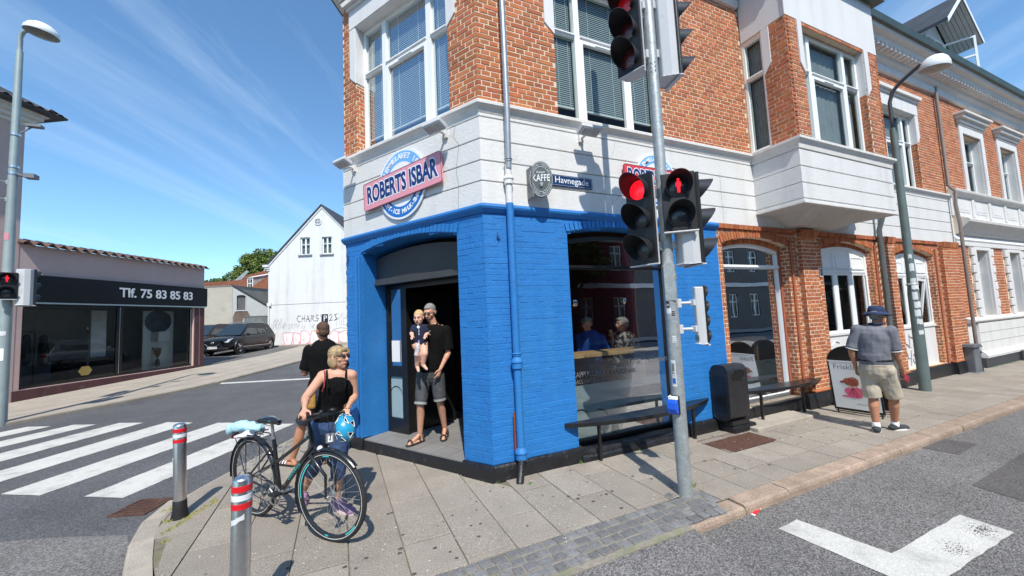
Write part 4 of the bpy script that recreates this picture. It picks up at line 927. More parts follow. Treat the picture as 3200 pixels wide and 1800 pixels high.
mh = thing('manhole_cover', 'rectangular rusty chequered steel cover sunk in the paving before the blue wall', 'manhole cover')
mb = MB(); mb.box((2.88, -.715, -.03), (3.78, -.245, -.001)); mb.build('plate', M_rust, mh)
for x0, y0, x1, y1 in ((2.865, -.73, 3.795, -.715), (2.865, -.245, 3.795, -.23), (2.865, -.715, 2.88, -.245), (3.78, -.715, 3.795, -.245)): mb = MB(); mb.box((x0, y0, -.03), (x1, y1, .002)); mb.build('rim', M_rust, mh)
mb = MB()
for i in range(44):
    for j in range(23):
        x, y = 2.895 + i * .02, -.705 + j * .02; s_ = 1 if (i + j) % 2 else -1
        mb.add([(x, y - s_ * .0, .0), (x + .014, y + s_ * .008, .0), (x + .008, y + .004 + s_ * .004, .003), (x + .003, y + .003, .003)], [(0, 1, 2, 3)])
mb.build('tread', M_rust, mh, kind='stuff')
# concrete step under the brick shop window
st = MB(); st.box((3.88, -.42, -.02), (5.22, -.04, .055)); st.box((5.22, -.40, -.02), (5.30, -.06, .045)); tag(st.build('window_step', M_kerb2, bevel=.015), 'worn low concrete step under the bench by the brick framed shop window', 'step')
# ---------------------------------------------------------------- weeds, moss, chips
M_grass = mat('weed_green', (.10, .19, .03), .8, var=.3, vscale=30)
M_grassy = mat('dry_weed', (.28, .27, .08), .85, var=.3, vscale=30)
def tuft(x, y, z, r, n, h, m, mb):
    for i in range(n):
        a = random.uniform(0, 2 * pi); q = random.uniform(0, r); bx, by = x + q * cos(a), y + q * sin(a); l_ = random.uniform(.4, 1) * h; t = random.uniform(0, 2 * pi); w = .003
        mb.add([(bx - w, by, z), (bx + w, by, z), (bx + l_ * .5 * cos(t), by + l_ * .5 * sin(t), z + l_)], [(0, 1, 2)])
mb = MB(); mb2 = MB()
for x, y, r, n, h in ((1.72, -1.13, .05, 60, .06), (1.10, -.07, .03, 25, .05), (2.0, -.085, .06, 40, .03), (2.66, -.1, .06, 30, .03), (.02, -.075, .03, 12, .03), (3.9, -.10, .1, 40, .03), (3.95, -.3, .1, 40, .03), (.32, -.27, .04, 30, .03)): tuft(x, y, 0, r, n, h, 0, mb)
for i in range(34): tuft(-3.0 + .04 * i * .2 + random.uniform(-.03, .03), .75 + i * .018 - .25, 0.0, .03, 14, .025, 0, mb2)
for x, y, r, n in ((-3.1, 1.08, .10, 120), (-3.05, .75, .05, 60), (-2.93, .3, .04, 30), (-6.2, 14.2, .1, 30)): tuft(x, y, zg(y), r, n, .03, 0, mb2)
for i in range(60): tuft(1.7 + i * .07, -1.478, 0, .012, 3, .008, 0, mb)
for i in range(40): tuft(13.3 + i * .15, -.16, 0, .08, 10, .07, 0, mb)
mb.build('weeds', M_grass, kind='stuff'); mb2.build('dry_weeds', M_grassy, kind='stuff')
mb = MB()
for i in range(420):
    x, y = random.uniform(-3, 8), random.uniform(-1.4, -.1) if random.random() < .7 else random.uniform(-1.2, 1.6)
    if not inside(x, y) or (x * CH.n.x + y * CH.n.y < .1 and x < 0) or (x > 0 and y > -.08): continue
    s_ = random.uniform(.003, .008); mb.ell((x, y, .003), (s_, s_ * random.uniform(.6, 1), .003), n=5, m=3)
mb.build('grit', mat('pale_grit', (.6, .56, .5), .9), kind='stuff')
mb = MB()
for i in range(130):
    x, y = random.uniform(-2.6, 7), random.uniform(-1.2, -.1) if random.random() < .8 else random.uniform(-1.2, 1.2)
    if not inside(x, y) or (x * CH.n.x + y * CH.n.y < .1 and x < 0) or (x > 0 and y > -.08): continue
    r = random.uniform(.008, .02); P = [(x + r * random.uniform(.8, 1.1) * cos(t * pi / 4), y + r * random.uniform(.7, 1) * sin(t * pi / 4), .0035) for t in range(8)]; mb.add(P, [tuple(range(8))])
mb.build('gum_spots', mat('old_gum', (.075, .065, .058), .9), kind='stuff')
# litter
lt_ = thing('red_wrapper', 'crumpled red and white paper wrapper lying in the gutter by the kerb', 'litter')
LT = Matrix.Translation((1.86, -1.70, RZ + .004)) @ Matrix.Rotation(.25, 4, 'Z')
mb = MB(); mb.add([LT @ V(p) for p in ((0, 0, .0), (.09, .0, .012), (.16, .0, .004), (.16, .035, .0), (.09, .04, .016), (0, .03, .006))], [(0, 1, 4, 5), (1, 2, 3, 4)]); mb.build('wrapper', mat('red_paper', (.65, .02, .02), .5), lt_)
mb = MB(); mb.add([LT @ V(p) for p in ((.13, 0, .012), (.15, 0, .012), (.15, .036, .010), (.13, .036, .012), (-.01, 0, .003), (.01, 0, .005), (.01, .03, .009), (-.01, .03, .006))], [(0, 1, 2, 3), (4, 5, 6, 7)]); mb.build('white_end', M_paper, lt_)
lf = MB(); lf.add([(-3.12, .62, .006 + RZ * 0), (-3.06, .60, .02), (-3.03, .66, .008), (-3.09, .68, .015)], [(0, 1, 2, 3)]); 
# ================================================================== neighbour in the same row (right)
N = thing('neighbour_building', 'long red brick terrace with white hooded windows and panelled white belt right of the cafe', 'building')
nx0, nx1 = 12.63, 30.
up = [(13.95, 15.15), (16.55, 17.75), (19.2, 20.4), (21.9, 23.1), (24.6, 25.8)]
lo = [(13.75, 14.55), (16.05, 16.85), (18.3, 19.1), (20.6, 21.4), (23, 23.8)]
uh = [(a, b, 4.50, 6.22, None) for a, b in up]; lh = [(a, b, 1.22, 3.0, None) for a, b in lo]
wall(FA, hole(nx0, nx1, 0, 7.25), [Q(t) for t in uh + lh], -.008, .25, 'brick_wall', M_mortar, N)
bricks('nb', FA, nx0, nx1, 4.62, 7.05, uh, d=-.008, h=.075, joint=.013)
bricks('nb', FA, nx0, nx1, 1.26, 3.10, [(a - .36, b + .36, 0, 5, None) for a, b in lo], d=-.008, h=.075, joint=.013)
set_bricks('nb', 'brick', M_brick, N, 250)
run([((nx0, 0, 0), nF), ((nx1, 0, 0), nF)], ev, 'eaves_cornice', M_cream, N)
run([((nx0, 0, 0), nF), ((nx1, 0, 0), nF)], [(.30, 7.625), (.50, 7.62), (.53, 7.74), (-.02, 7.78)], 'gutter', M_copper, N)
for i in range(88): mb = MB(); x = nx0 + .1 + i * .19; mb.box((x, -.30, 7.335), (x + .09, -.04, 7.43)); mb.build('eaves_bracket', M_cream, N)
run([((nx0, 0, 0), nF), ((nx1, 0, 0), nF)], [(-.02, 4.36), (.06, 4.38), (.09, 4.43), (.14, 4.47), (.15, 4.52), (.13, 4.54), (-.02, 4.58)], 'belt_cornice', M_cream, N)
mb = MB(); FA.box(mb, nx0, nx1, 3.86, 4.36, -.02, .03); mb.build('belt', M_white, N)
x = nx0 + .1
while x < nx1 - 1:
    mb = MB(); FA.box(mb, x, x + .16, 3.88, 4.36, .03, .055); mb.build('belt_pier', M_cream, N, bevel=.006)
    mb = MB(); FA.box(mb, x + .26, x + .98, 3.98, 4.26, .03, .04); FA.box(mb, x + .32, x + .92, 4.04, 4.20, .04, .046); mb.build('belt_panel', M_white, N, bevel=.004); x += 1.13
run([((nx0 + .12, 0, 0), nF), ((nx1, 0, 0), nF)], [(-.02, 3.38), (.05, 3.40), (.08, 3.46), (.20, 3.60), (.27, 3.66), (.28, 3.72), (.25, 3.75), (-.02, 3.80)], 'canopy_cornice', M_cream, N)
run([((nx0, 0, 0), nF), ((nx1, 0, 0), nF)], [(-.02, 3.08), (.04, 3.10), (.04, 3.20), (.06, 3.24), (.03, 3.28), (-.02, 3.40)], 'lintel_band', M_white, N)
mb = MB()
FA.box(mb, nx0 + .02, nx0 + .5, .30, 1.10, -.02, .03); FA.box(mb, nx0 + .5, nx1, .35, 1.10, -.02, .08); mb.build('base_wall', M_white, N, bevel=.008)
for z in (.62, .86): mb = MB(); FA.box(mb, nx0 + .5, nx1, z, z + .012, .08, .0815); mb.build('base_joint', mat('joint_shadow', (.25, .24, .23), .9), N)
run([((nx0, 0, 0), nF), ((nx1, 0, 0), nF)], [(-.02, 1.10), (.09, 1.12), (.12, 1.16), (.12, 1.20), (.09, 1.22), (-.02, 1.27)], 'sill_band', M_cream, N)
run([((nx0 + .5, 0, 0), nF), ((nx1, 0, 0), nF)], [(-.02, .22), (.16, .24), (.17, .30), (.13, .36), (.085, .40), (-.02, .42)], 'base_moulding', M_white, N)
plm = mat('dark_grey_plinth_paint', (.045, .048, .055), .6, var=.15, bump=.4, bscale=30)
mb = MB(); FA.box(mb, nx0 + .45, nx1, -.06, .24, -.02, .14); mb.build('plinth', plm, N)
for i in range(5): mb = MB(); FA.box(mb, 15.3 + i * 2.4, 15.6 + i * 2.4, -.06, .26, .14, .20); mb.build('plinth_pier', plm, N)
for a, b in up:
    mb = MB(); M_ = FA.M()
    for q in ((a - .20, a, 4.56, 6.42), (b, b + .20, 4.56, 6.42), (a, b, 6.22, 6.42)): FA.box(mb, *q, -.008, .035)
    FA.box(mb, a, a + .012, 4.5, 6.22, -.16, -.006); FA.box(mb, b - .012, b, 4.5, 6.22, -.16, -.006)
    mb.build('window_surround', M_white2, N, bevel=.006)
    mb = MB()
    for k, (z0, z1, pr, e) in enumerate(((6.42, 6.48, .05, 0), (6.48, 6.58, .09, .03), (6.58, 6.68, .16, .08), (6.68, 6.74, .22, .13))): FA.box(mb, a - .20 - e, b + .20 + e, z0, z1, -.008, pr)
    mb.build('window_hood', M_cream, N, bevel=.006)
    casement(FA, a, b, 4.50, 6.22, -.16, ((a + b) / 2,), 5.55, N, blinds=False, sash=False, fw=.06)
for a, b in lo:
    mb = MB()
    for q in ((a - .13, a, 1.24, 3.08), (b, b + .13, 1.24, 3.08), (a, b, 3.0, 3.08)): FA.box(mb, *q, -.008, .045)
    FA.box(mb, b - .012, b, 1.24, 3.0, -.16, -.006); mb.build('window_surround', M_white2, N, bevel=.006)
    for k in range(8):
        z = 1.26 + k * .228; w = .20 if k % 2 else .14
        for s_ in (0, 1):
            m2 = MB(); u0, u1 = (a - .13 - w, a - .133) if s_ == 0 else (b + .133, b + .13 + w); FA.box(m2, u0, u1, z, z + .20, -.008, .05); m2.build('quoin', M_white2, N, bevel=.012)
    casement(FA, a, b, 1.24, 3.0, -.16, ((a + b) / 2,), 2.42, N, blinds=False, sash=False, fw=.055)
mb = MB(); mb.add([(nx0, -.35, 7.72), (nx1, -.35, 7.72), (nx1, 4.4, 10.0), (nx0, 4.4, 10.0), (nx1, 9, 7.7), (nx0, 9, 7.7)], [(0, 1, 2, 3), (3, 2, 4, 5)]); mb.build('roof', M_dkroof, N)
# dormer with an open casement
D0, D1, DY = 14.0, 15.75, .55
mb = MB(); mb.prism([(D0, 8.1), (D1, 8.1), (D1, 9.55), ((D0 + D1) / 2, 10.35), (D0, 9.55)], -3.5, 0, Matrix(((1, 0, 0, 0), (0, 0, -1, DY), (0, 1, 0, 0), (0, 0, 0, 1)))); mb.build('dormer', M_white2, N)
mb = MB(); mb.box((D0 - .03, DY + .1, 8.0), (D0 - .008, 4, 9.5)); mb.build('dormer_side', mat('lead_grey_cladding', (.26, .33, .37), .5, var=.05), N)
for s_ in (0, 1):
    mb = MB(); x0, x1 = (D0 - .35, (D0 + D1) / 2) if s_ == 0 else ((D0 + D1) / 2, D1 + .35); z0, z1 = (9.32, 10.42) if s_ == 0 else (10.42, 9.32)
    mb.add([(x0, -.12, z0), (x1, -.12, z1), (x1, 4, z1), (x0, 4, z0)] + [(x0, -.12, z0 + .09), (x1, -.12, z1 + .09), (x1, 4, z1 + .09), (x0, 4, z0 + .09)], [(0, 1, 2, 3), (4, 5, 6, 7), (0, 1, 5, 4), (1, 2, 6, 5), (2, 3, 7, 6), (3, 0, 4, 7)]); r_ = mb.build('dormer_roof', M_dkroof, N)
    mb = MB(); mb.add([(x0, -.135, z0 - .06), (x1, -.135, z1 - .06), (x1, -.135, z1 + .07), (x0, -.135, z0 + .07), (x0, -.122, z0 - .06), (x1, -.122, z1 - .06), (x1, -.122, z1 + .07), (x0, -.122, z0 + .07)], [(0, 1, 2, 3), (0, 1, 5, 4), (4, 5, 6, 7), (2, 3, 7, 6)]); mb.build('barge_board', M_frame, N)
    for k in range(7): mb = MB(); y = -.10 + k * .09; mb.add([(x0, y, z0 - .012), (x1, y, z1 - .012), (x1, y + .08, z1 - .012), (x0, y + .08, z0 - .012)], [(0, 1, 2, 3)]); mb.build('soffit_board', M_cream, N)
DFm = Frame((0, DY - .01, 0), (1, 0, 0), (0, -1, 0))
mb = MB()
for q in ((D0 + .25, D0 + .32, 8.3, 9.55), (D0 + .80, D0 + .87, 8.3, 9.55), (D0 + .32, D0 + .80, 9.48, 9.55), (D0 + .32, D0 + .80, 8.9, 8.98), (D0 + .55, D0 + .60, 8.3, 9.5), (D0 + 1.35, D0 + 1.42, 8.3, 9.55), (D0 + .87, D0 + 1.35, 9.48, 9.55)): DFm.box(mb, *q, 0, .05)
dw = mb.build('dormer_window', M_frame, N)
mb = MB(); DFm.box(mb, D0 + .3, D0 + 1.4, 8.3, 9.5, .002, .01); mb.build('pane', mat('dark_dormer_glass', (.05, .055, .06), .1), dw)
mb = MB(); sT = Matrix.Translation((D0 + 1.42, DY - .05, 8.3)) @ Matrix.Rotation(radians(-62), 4, 'Z')
for q in ((0, .05, 0, 1.2), (.6, .65, 0, 1.2), (.05, .6, 0, .05), (.05, .6, 1.15, 1.2), (.05, .6, .58, .63)): mb.box((q[0], 0, q[2]), (q[1], .045, q[3]), sT)
cs_ = mb.build('open_sash', M_frame, dw); mb = MB(); mb.add([sT @ V(p) for p in ((.05, .02, .05), (.6, .02, .05), (.6, .02, 1.15), (.05, .02, 1.15))], [(0, 1, 2, 3)]); mb.build('pane', M_glass, cs_)
mb = MB(); mb.box((17.4, .9, 8.0), (18.5, 1.0, 8.9)); mb.build('roof_hatch', M_dkroof, N)

# ================================================================== pink shop and tall pink house (left)
PKo = V((-10.105, 11.934, 0)); PKu = V((.48289, .87568, 0)); PKn = V((.87568, -.48289, 0))
PK = Frame(PKo, PKu, PKn)
M_pink = mat('dusty_pink_render', (.53, .375, .335), .85, var=.05, vscale=1.2, bump=.55, bscale=26, dirt=(.53, .42, .40), dscale=1.2, dmin=.5, dmax=.9)
M_plum = mat('plum_base_paint', (.085, .032, .034), .75, var=.15, vscale=3, bump=.4, bscale=30, dirt=(.17, .12, .11), dscale=4, dmin=.6, dmax=.8)
M_fascia = mat('black_fascia', (.006, .0065, .008), .5, var=.3, vscale=2, spec=.25)
S = thing('pink_shop', 'low dusty pink shop with black fascia, phone number and two large dark windows', 'building')
wall(PK, hole(.0, 6.25, -.1, 4.62), [hole(.18, 5.75, .34, 2.86)], 0, .3, 'wall', M_pink, S)
mb = MB(); PK.box(mb, 6.24, 6.25, -.1, 4.62, -5, -.3); mb.build('end_wall', M_pink, S)
mb = MB(); PK.box(mb, 0.02, 6.26, -.1, .32, .002, .035); mb.build('base', M_plum, S)
mb = MB(); PK.box(mb, 5.78, 6.0, .32, 2.84, .002, .02); PK.box(mb, 6.06, 6.26, .32, 2.84, .002, .02); mb.build('side_trim', M_plum, S)
mb = MB(); PK.box(mb, .1, 6.32, 2.90, 3.72, .005, .10); fo = mb.build('fascia', M_fascia, S, bevel=.008)
mb = MB(); PK.box(mb, .1, 6.3, 2.85, 2.895, .002, .07); mb.build('shutter_rail', M_steel, S)
PM = PK.M(.103)
text('lettering', 'Tlf. 75 83 85 83', PM @ Matrix.Translation((4.14, 3.31, 0)), mat('pale_grey_letters', (.62, .64, .68), .5, var=.0), fo, .47, bold=.008, extrude=.008, sx=.97)
M_pantile = mat('old_red_pantile', (.12, .07, .058), .85, var=.2, vscale=6, bump=.5, bscale=40, isl=.5, dirt=(.10, .09, .08), dscale=6, dmin=.5, dmax=.7)
def pantile(fr, u, z, d0, d1, w, m, parent, rise=.055):
    mb = MB(); n = 8; vs = []
    for k, d in enumerate((d0, d1)):
        for i in range(n + 1):
            t = i / n; h = rise * sin(pi * min(1, t * 1.45)) if t < .69 else -rise * .35 * sin(pi * (t - .69) / .31)
            vs.append(fr.P(u + w * t, z + h + (d0 - d) * .25, d))
    vs += [v - V((0, 0, .018)) for v in vs]; q = n + 1
    fs = [(i, i + 1, q + i + 1, q + i) for i in range(n)] + [(2 * q + i, 2 * q + i + 1, 3 * q + i + 1, 3 * q + i) for i in range(n)] + [(i, i + 1, 2 * q + i + 1, 2 * q + i) for i in range(n)] + [(q + i, q + i + 1, 3 * q + i + 1, 3 * q + i) for i in range(n)]
    mb.add(vs, fs); mb.build('roof_tile', m, parent, smooth=True)
nt = 22
for i in range(nt): pantile(PK, -.02 + i * 6.32 / nt, 4.62 + .004 * sin(i), .22, -.35, 6.32 / nt, M_pantile, S, rise=.085)
mb = MB(); PK.box(mb, 0, 6.25, 4.5, 4.60, -4.8, -.05); mb.build('flat_roof', M_dkroof, S)
mb = MB()
for q in ((.18, .26, .34, 2.86), (2.78, 2.98, .34, 2.86), (5.69, 5.75, .34, 2.86), (.26, 2.78, .34, .42), (2.98, 5.69, .34, .40), (.26, 5.69, 2.80, 2.86)): PK.box(mb, *q, -.16, -.08)
sw = mb.build('window_frame', M_black, S); mb = MB(); PK.box(mb, 2.86, 2.875, .42, 2.8, -.08, -.07); PK.box(mb, 5.66, 5.69, .42, 2.8, -.08, -.06); mb.build('metal_strip', M_steel, sw)
for a, b in ((.26, 2.78), (2.98, 5.69)): pane(PK, [(a, .42), (b, .42), (b, 2.8), (a, 2.8)], -.11, M_glass3, sw)
mb = MB(); PK.box(mb, .0, 6.2, .28, .33, -3.0, -.3); PK.box(mb, 0, 6.2, .3, 2.95, -3.05, -3.0); PK.box(mb, -.02, .02, .3, 2.95, -3, -.3); PK.box(mb, 6.1, 6.2, .3, 2.95, -3, -.3); PK.box(mb, 0, 6.2, 2.87, 2.92, -3, -.3); mb.build('shop_interior', mat('shop_interior_grey', (.22, .235, .235), .8, var=.1), S)
I = thing('display_screen', 'pale teal display panel standing behind the right shop window', 'display panel')
mb = MB(); PK.box(mb, 4.35, 5.62, .34, 2.72, -.86, -.82); mb.build('panel', mat('pale_teal_panel', (.62, .74, .72), .6, var=.03), I)
mb = MB(); PK.box(mb, 3.05, 3.55, .34, 2.75, -1.5, -1.45); tag(mb.build('white_partition', mat('white_partition', (.75, .80, .80), .7), None), 'narrow pale upright panel inside the left shop window', 'panel')
mb = MB(); mb.ell((0, 0, 0), (.56, .47, .02), n=28, m=6); T_ = PK.M(-.80) @ Matrix.Translation((4.95, 2.28, 0)); mb.v = [tuple(T_ @ V(v)) for v in mb.v]; tag(mb.build('oval_picture', mat('dark_oval_picture', (.03, .035, .045), .2, var=.6, vscale=4), None), 'dark oval picture hung on the pale panel in the shop window', 'picture')
mb = MB(); PK.box(mb, 4.68, 5.16, 1.46, 1.86, -.80, -.5); tag(mb.build('white_box', M_frame, None, bevel=.01), 'white box below the oval picture in the shop window', 'box')
vz = thing('grass_vase', 'dried pampas grass in a dark vase inside the right shop window', 'vase', loc=PK.P(4.75, .40, -.6))
mb = MB(); mb.lathe([(.05, 0), (.09, .1), (.07, .28), (.045, .36)], 12); mb.build('vase', M_black, vz, smooth=True)
mb = MB()
for i in range(60):
    a = random.uniform(0, 2 * pi); t = random.uniform(.1, .5); h = random.uniform(.2, .45); mb.add([(0, 0, .33), (h * t * cos(a) - .02, h * t * sin(a), .36 + h), (h * t * 1.2 * cos(a) + .02, h * t * sin(a) * 1.2, .34 + h * 1.2)], [(0, 1, 2)])
mb.build('dried_grass', mat('pampas', (.45, .28, .17), .9), vz)
cr_ = thing('coat_rack', 'dark coat rack with hanging coats deep inside the left shop window', 'coat rack', loc=PK.P(1.3, .33, -1.2))
mb = MB(); mb.tube([(0, 0, 0), (0, 0, 1.75)], .025, 6); [mb.tube([(0, 0, 1.6 + .04 * k), (.3 * cos(k * 1.6), .3 * sin(k * 1.6), 1.72)], .012, 5) for k in range(4)]; mb.build('stand', M_black, cr_)
mb = MB(); mb.cap((-.25, .1, 1.5), (-.3, .12, .8), .12, .19, flat=.6); mb.build('coat', M_fascia, cr_); mb = MB(); mb.cap((.25, -.1, 1.5), (.28, -.12, .75), .10, .16, flat=.6); mb.build('coat', M_fascia, cr_)
mb = MB(); PK.box(mb, 2.1, 4.1, .34, 1.02, -1.7, -1.0); tag(mb.build('black_counter', M_fascia, None, bevel=.01), 'long low black counter inside the pink shop', 'counter')
mb = MB(); mb.prism([(.18 * cos(pi / 3 * i) * 1.1, .17 * sin(pi / 3 * i)) for i in range(6)], 0, .002, PK.M(-.105) @ Matrix.Translation((1.88, .66, 0))); mb.build('window_sticker', mat('gold_sticker', (.30, .22, .06), .5), sw)
# tall pink house
TH = thing('tall_pink_house', 'tall dusty pink house at the left edge with white cornice and tiled eaves', 'building')
mb = MB(); PK.box(mb, -9, .03, -.1, 8.25, -8, 0.01); mb.build('wall', M_pink, TH)
for z0, z1, pr in ((8.18, 8.30, .04), (8.30, 8.42, .16), (8.42, 8.56, .26), (8.56, 8.64, .34)):
    mb = MB(); PK.box(mb, -9.2, .03 + pr, z0, z1, -8.2, pr); mb.build('cornice', M_cream, TH, bevel=.01)
mb = MB(); c4 = [PK.P(.60, 8.60, .64), PK.P(-9.8, 8.60, .64), PK.P(-9.8, 8.60, -8.8), PK.P(.60, 8.60, -8.8), PK.P(-4, 11.6, -4)]
mb.add(c4 + [v + V((0, 0, .04)) for v in c4[:4]], [(0, 1, 2, 3), (0, 1, 6, 5), (3, 0, 5, 8), (5, 6, 4), (8, 5, 4), (7, 8, 4), (6, 7, 4)]); mb.build('roof', M_dkroof, TH)
for i in range(38):   # first row of roof tiles over the eaves, seen from below
    pantile(PK, .58 - .245 * (i + 1), 8.655, .66, .28, .24, M_pantile, TH, rise=.045)
for i in range(8):
    pantile(Frame(PK.P(.60, 0, 0), -PK.n, PK.u), -.62 + i * .245, 8.655, .02, -.36, .24, M_pantile, TH, rise=.045)
mb = MB(); PK.box(mb, .04, .5, 4.62, 4.80, -.5, -.2); tag(mb.build('roof_box', M_dkroof, None), 'small dark box on the shop roof where it meets the tall house', 'roof box')

# ================================================================== white gable house with graffiti
RHv = _rh.copy(); WHo = V((-5.92, 26.59, 0)); WF = Frame(WHo, RHv, V((RHv.y, -RHv.x, 0)))
if WF.n.dot(CAM - WHo) < 0: WF = Frame(WHo, RHv, -WF.n)
WHh = thing('white_gable_house', 'tall white rendered gable wall covered with graffiti behind the parked car', 'building')
wz = zg(25)
M_whw = mat('bright_white_render', (.66, .665, .66), .8, var=.02, bump=.3, bscale=12, dirt=(.56, .555, .53), dscale=.8, dmin=.6, dmax=.9, streak=((.42, .41, .38), 2.2, .6))
wall(WF, [(0, wz - .3), (0, 6.15), (3.72, 10.05), (7.45, 6.15), (7.45, wz - .3)], [hole(2.22, 2.90, 6.72, 7.93), hole(3.72, 4.40, 6.70, 7.92)], 0, .3, 'gable_wall', M_whw, WHh)
mb = MB(); WF.box(mb, 0, .02, wz - .3, 6.15, -8, -.3); WF.box(mb, 7.43, 7.45, wz - .3, 6.15, -8, -.3); mb.build('side_wall', M_whw, WHh)
for u in (2.22, 3.72): casement(WF, u, u + .68, 6.71, 7.93, -.07, (u + .34,), 7.42, WHh, blinds=False, sash=False, fw=.07)
for u, z in ((2.22, 6.72), (3.72, 6.70)):
    mb = MB()
    for q in ((u - .08, u, z, z + 1.28), (u + .68, u + .76, z, z + 1.28), (u, u + .68, z + 1.21, z + 1.29)): WF.box(mb, *q, .0, .03)
    mb.build('window_surround', M_whw, WHh); mb = MB(); WF.box(mb, u - .14, u + .82, z - .07, z, 0, .10); mb.build('sill', mat('grey_sill', (.3, .32, .34), .7), WHh)
mb = MB(); mb.lathe([(0, .0), (.22, .0), (.22, .02)], 24, WF.M(.02) @ Matrix.Translation((3.45, 9.0, 0))); rv = mb.build('round_vent', mat('vent_grey', (.30, .32, .34), .7), WHh)
mb = MB(); mb.lathe([(.20, .0), (.26, .0), (.26, .05), (.20, .05)], 24, WF.M(.0) @ Matrix.Translation((3.45, 9.0, 0))); WF.box(mb, 3.23, 3.67, 8.985, 9.015, .03, .05); WF.box(mb, 3.435, 3.465, 8.78, 9.22, .03, .05); mb.build('vent_rim', M_whw, rv)
for s_ in (0, 1):
    mb = MB(); a, b = ((-.28, 5.86), (3.72, 10.12)) if s_ == 0 else ((3.72, 10.12), (7.75, 5.86)); 
    mb.add([WF.P(a[0], a[1], .12), WF.P(b[0], b[1], .12), WF.P(b[0], b[1], -8), WF.P(a[0], a[1], -8)] + [WF.P(a[0], a[1] + .10, .12), WF.P(b[0], b[1] + .10, .12), WF.P(b[0], b[1] + .10, -8), WF.P(a[0], a[1] + .10, -8)], [(0, 1, 2, 3), (4, 5, 6, 7), (0, 1, 5, 4), (3, 0, 4, 7)]); mb.build('roof', M_dkroof, WHh)
    mb = MB(); sl = [(a[0], a[1] - .18), (b[0], b[1] - .18), (b[0], b[1]), (a[0], a[1])]; mb.add([WF.P(x, z, .05) for x, z in sl] + [WF.P(x, z, .0) for x, z in sl], [(0, 1, 2, 3), (0, 1, 5, 4)]); mb.build('verge', M_whw, WHh)
mb = MB(); WF.box(mb, -.32, .10, 5.95, 6.12, -.4, .16); WF.box(mb, -.22, .10, 5.82, 5.95, -.4, .10); WF.box(mb, -.1, .1, 5.7, 5.82, -.4, .06); mb.build('eaves_corbel', M_whw, WHh, bevel=.02)
mb = MB(); WF.box(mb, 4.75, 5.35, 8.6, 10.1, -1.8, -1.2); mb.build('chimney', mat('grey_brick', (.2, .17, .16), .9, bump=.5, bscale=10), WHh); mb = MB(); WF.box(mb, 4.7, 5.4, 10.1, 10.25, -1.85, -1.15); mb.build('chimney_cap', M_dkroof, WHh)
mb = MB(); WF.box(mb, .15, 7.4, 3.345, 3.37, .0, .012); mb.build('string_line', mat('grey_line', (.3, .3, .3), .8), WHh)
mb = MB(); mb.tube([WF.P(.06, wz, .06), WF.P(.06, 3.3, .06)], .05, 8); WF.box(mb, -.02, .24, 3.28, 3.5, 0, .12); mb.build('drainpipe', M_whw, WHh)
mb = MB(); WF.box(mb, -.5, 8, wz - .2, wz + .10, .3, .9); tag(mb.build('low_kerb_wall', M_kerb2, None), 'low concrete kerb along the foot of the graffiti wall', 'kerb')
M_bl = mat('black_spray_paint', (.03, .03, .035), .6); M_gs = mat('grey_spray', (.25, .26, .28), .7); M_ps = mat('pink_spray', (.75, .22, .28), .7)
def wgraf(word, u, z, size, m, sx=1., rot=0., bold=.01, outline=None, sp=1., name='graffiti'):
    text(name, word, WF.M(.006) @ Matrix.Translation((u, z, 0)), m, WHh, size, bold=bold, extrude=0, sx=sx, rot=rot, space=sp, shear=.3)
def scrawl(pts_list, w, m):
    strokes(WF, pts_list, .012, w, 'graffiti', m, WHh)
def letterize(word, u0, z0, h, w, wd, m, seed):
    """hand drawn tag letters out of strokes"""
    r = random.Random(seed); G_ = {'C': [[(1, .9), (.4, 1), (.05, .55), (.3, .05), (1, .1)]], 'H': [[(.1, 0), (.2, 1)], [(.8, 0), (.9, 1.05)], [(.1, .5), (.9, .55)]], 'A': [[(0, 0), (.5, 1), (.95, 0)], [(.2, .4), (.8, .45)]], 'R': [[(.1, 0), (.2, 1), (.8, .85), (.3, .5), (.9, 0)]], 'S': [[(.9, .9), (.3, 1), (.2, .6), (.8, .4), (.6, 0), (.0, .1)]], 'Y': [[(.1, 1), (.5, .5), (.9, 1.05)], [(.5, .5), (.4, -.1)]], '2': [[(.1, .8), (.5, 1), (.8, .7), (.1, .05), (.95, .1)]], '3': [[(.1, .9), (.7, .95), (.4, .55), (.85, .3), (.1, .02)]], 'X': [[(0, 0), (.9, 1)], [(.1, 1), (.8, 0)]], 'L': [[(.15, 1), (.1, 0), (.9, .05)]], 'E': [[(.9, 1), (.15, .95), (.1, 0), (.9, .05)], [(.1, .5), (.7, .55)]], 'T': [[(0, 1), (1, 1)], [(.5, 1), (.45, -.2)]], 'U': [[(.1, 1), (.15, .1), (.6, 0), (.8, 1)]], 'V': [[(0, 1), (.4, 0), (.9, 1.1)]], 'K': [[(.1, 0), (.15, 1)], [(.8, 1), (.15, .5), (.9, 0)]], 'O': [[(.5, 1), (.05, .5), (.5, 0), (.95, .5), (.5, 1)]], 'W': [[(0, 1), (.25, 0), (.5, .7), (.75, 0), (1, 1.1)]], 'P': [[(.1, -.1), (.2, 1), (.9, .8), (.2, .45)]], 'M': [[(0, 0), (.15, 1), (.5, .4), (.85, 1), (1, 0)]], '"': [[(.2, 1), (.15, .7)], [(.5, 1), (.45, .7)]], 'I': [[(.5, 0), (.5, 1)]], ' ': []}
    u = u0; L = []
    for ch in word:
        for st_ in G_.get(ch, []): L.append([(u + (x + r.uniform(-.06, .06)) * w, z0 + (y + r.uniform(-.06, .06)) * h) for x, y in st_])
        u += w * 1.12
    scrawl(L, wd, m)
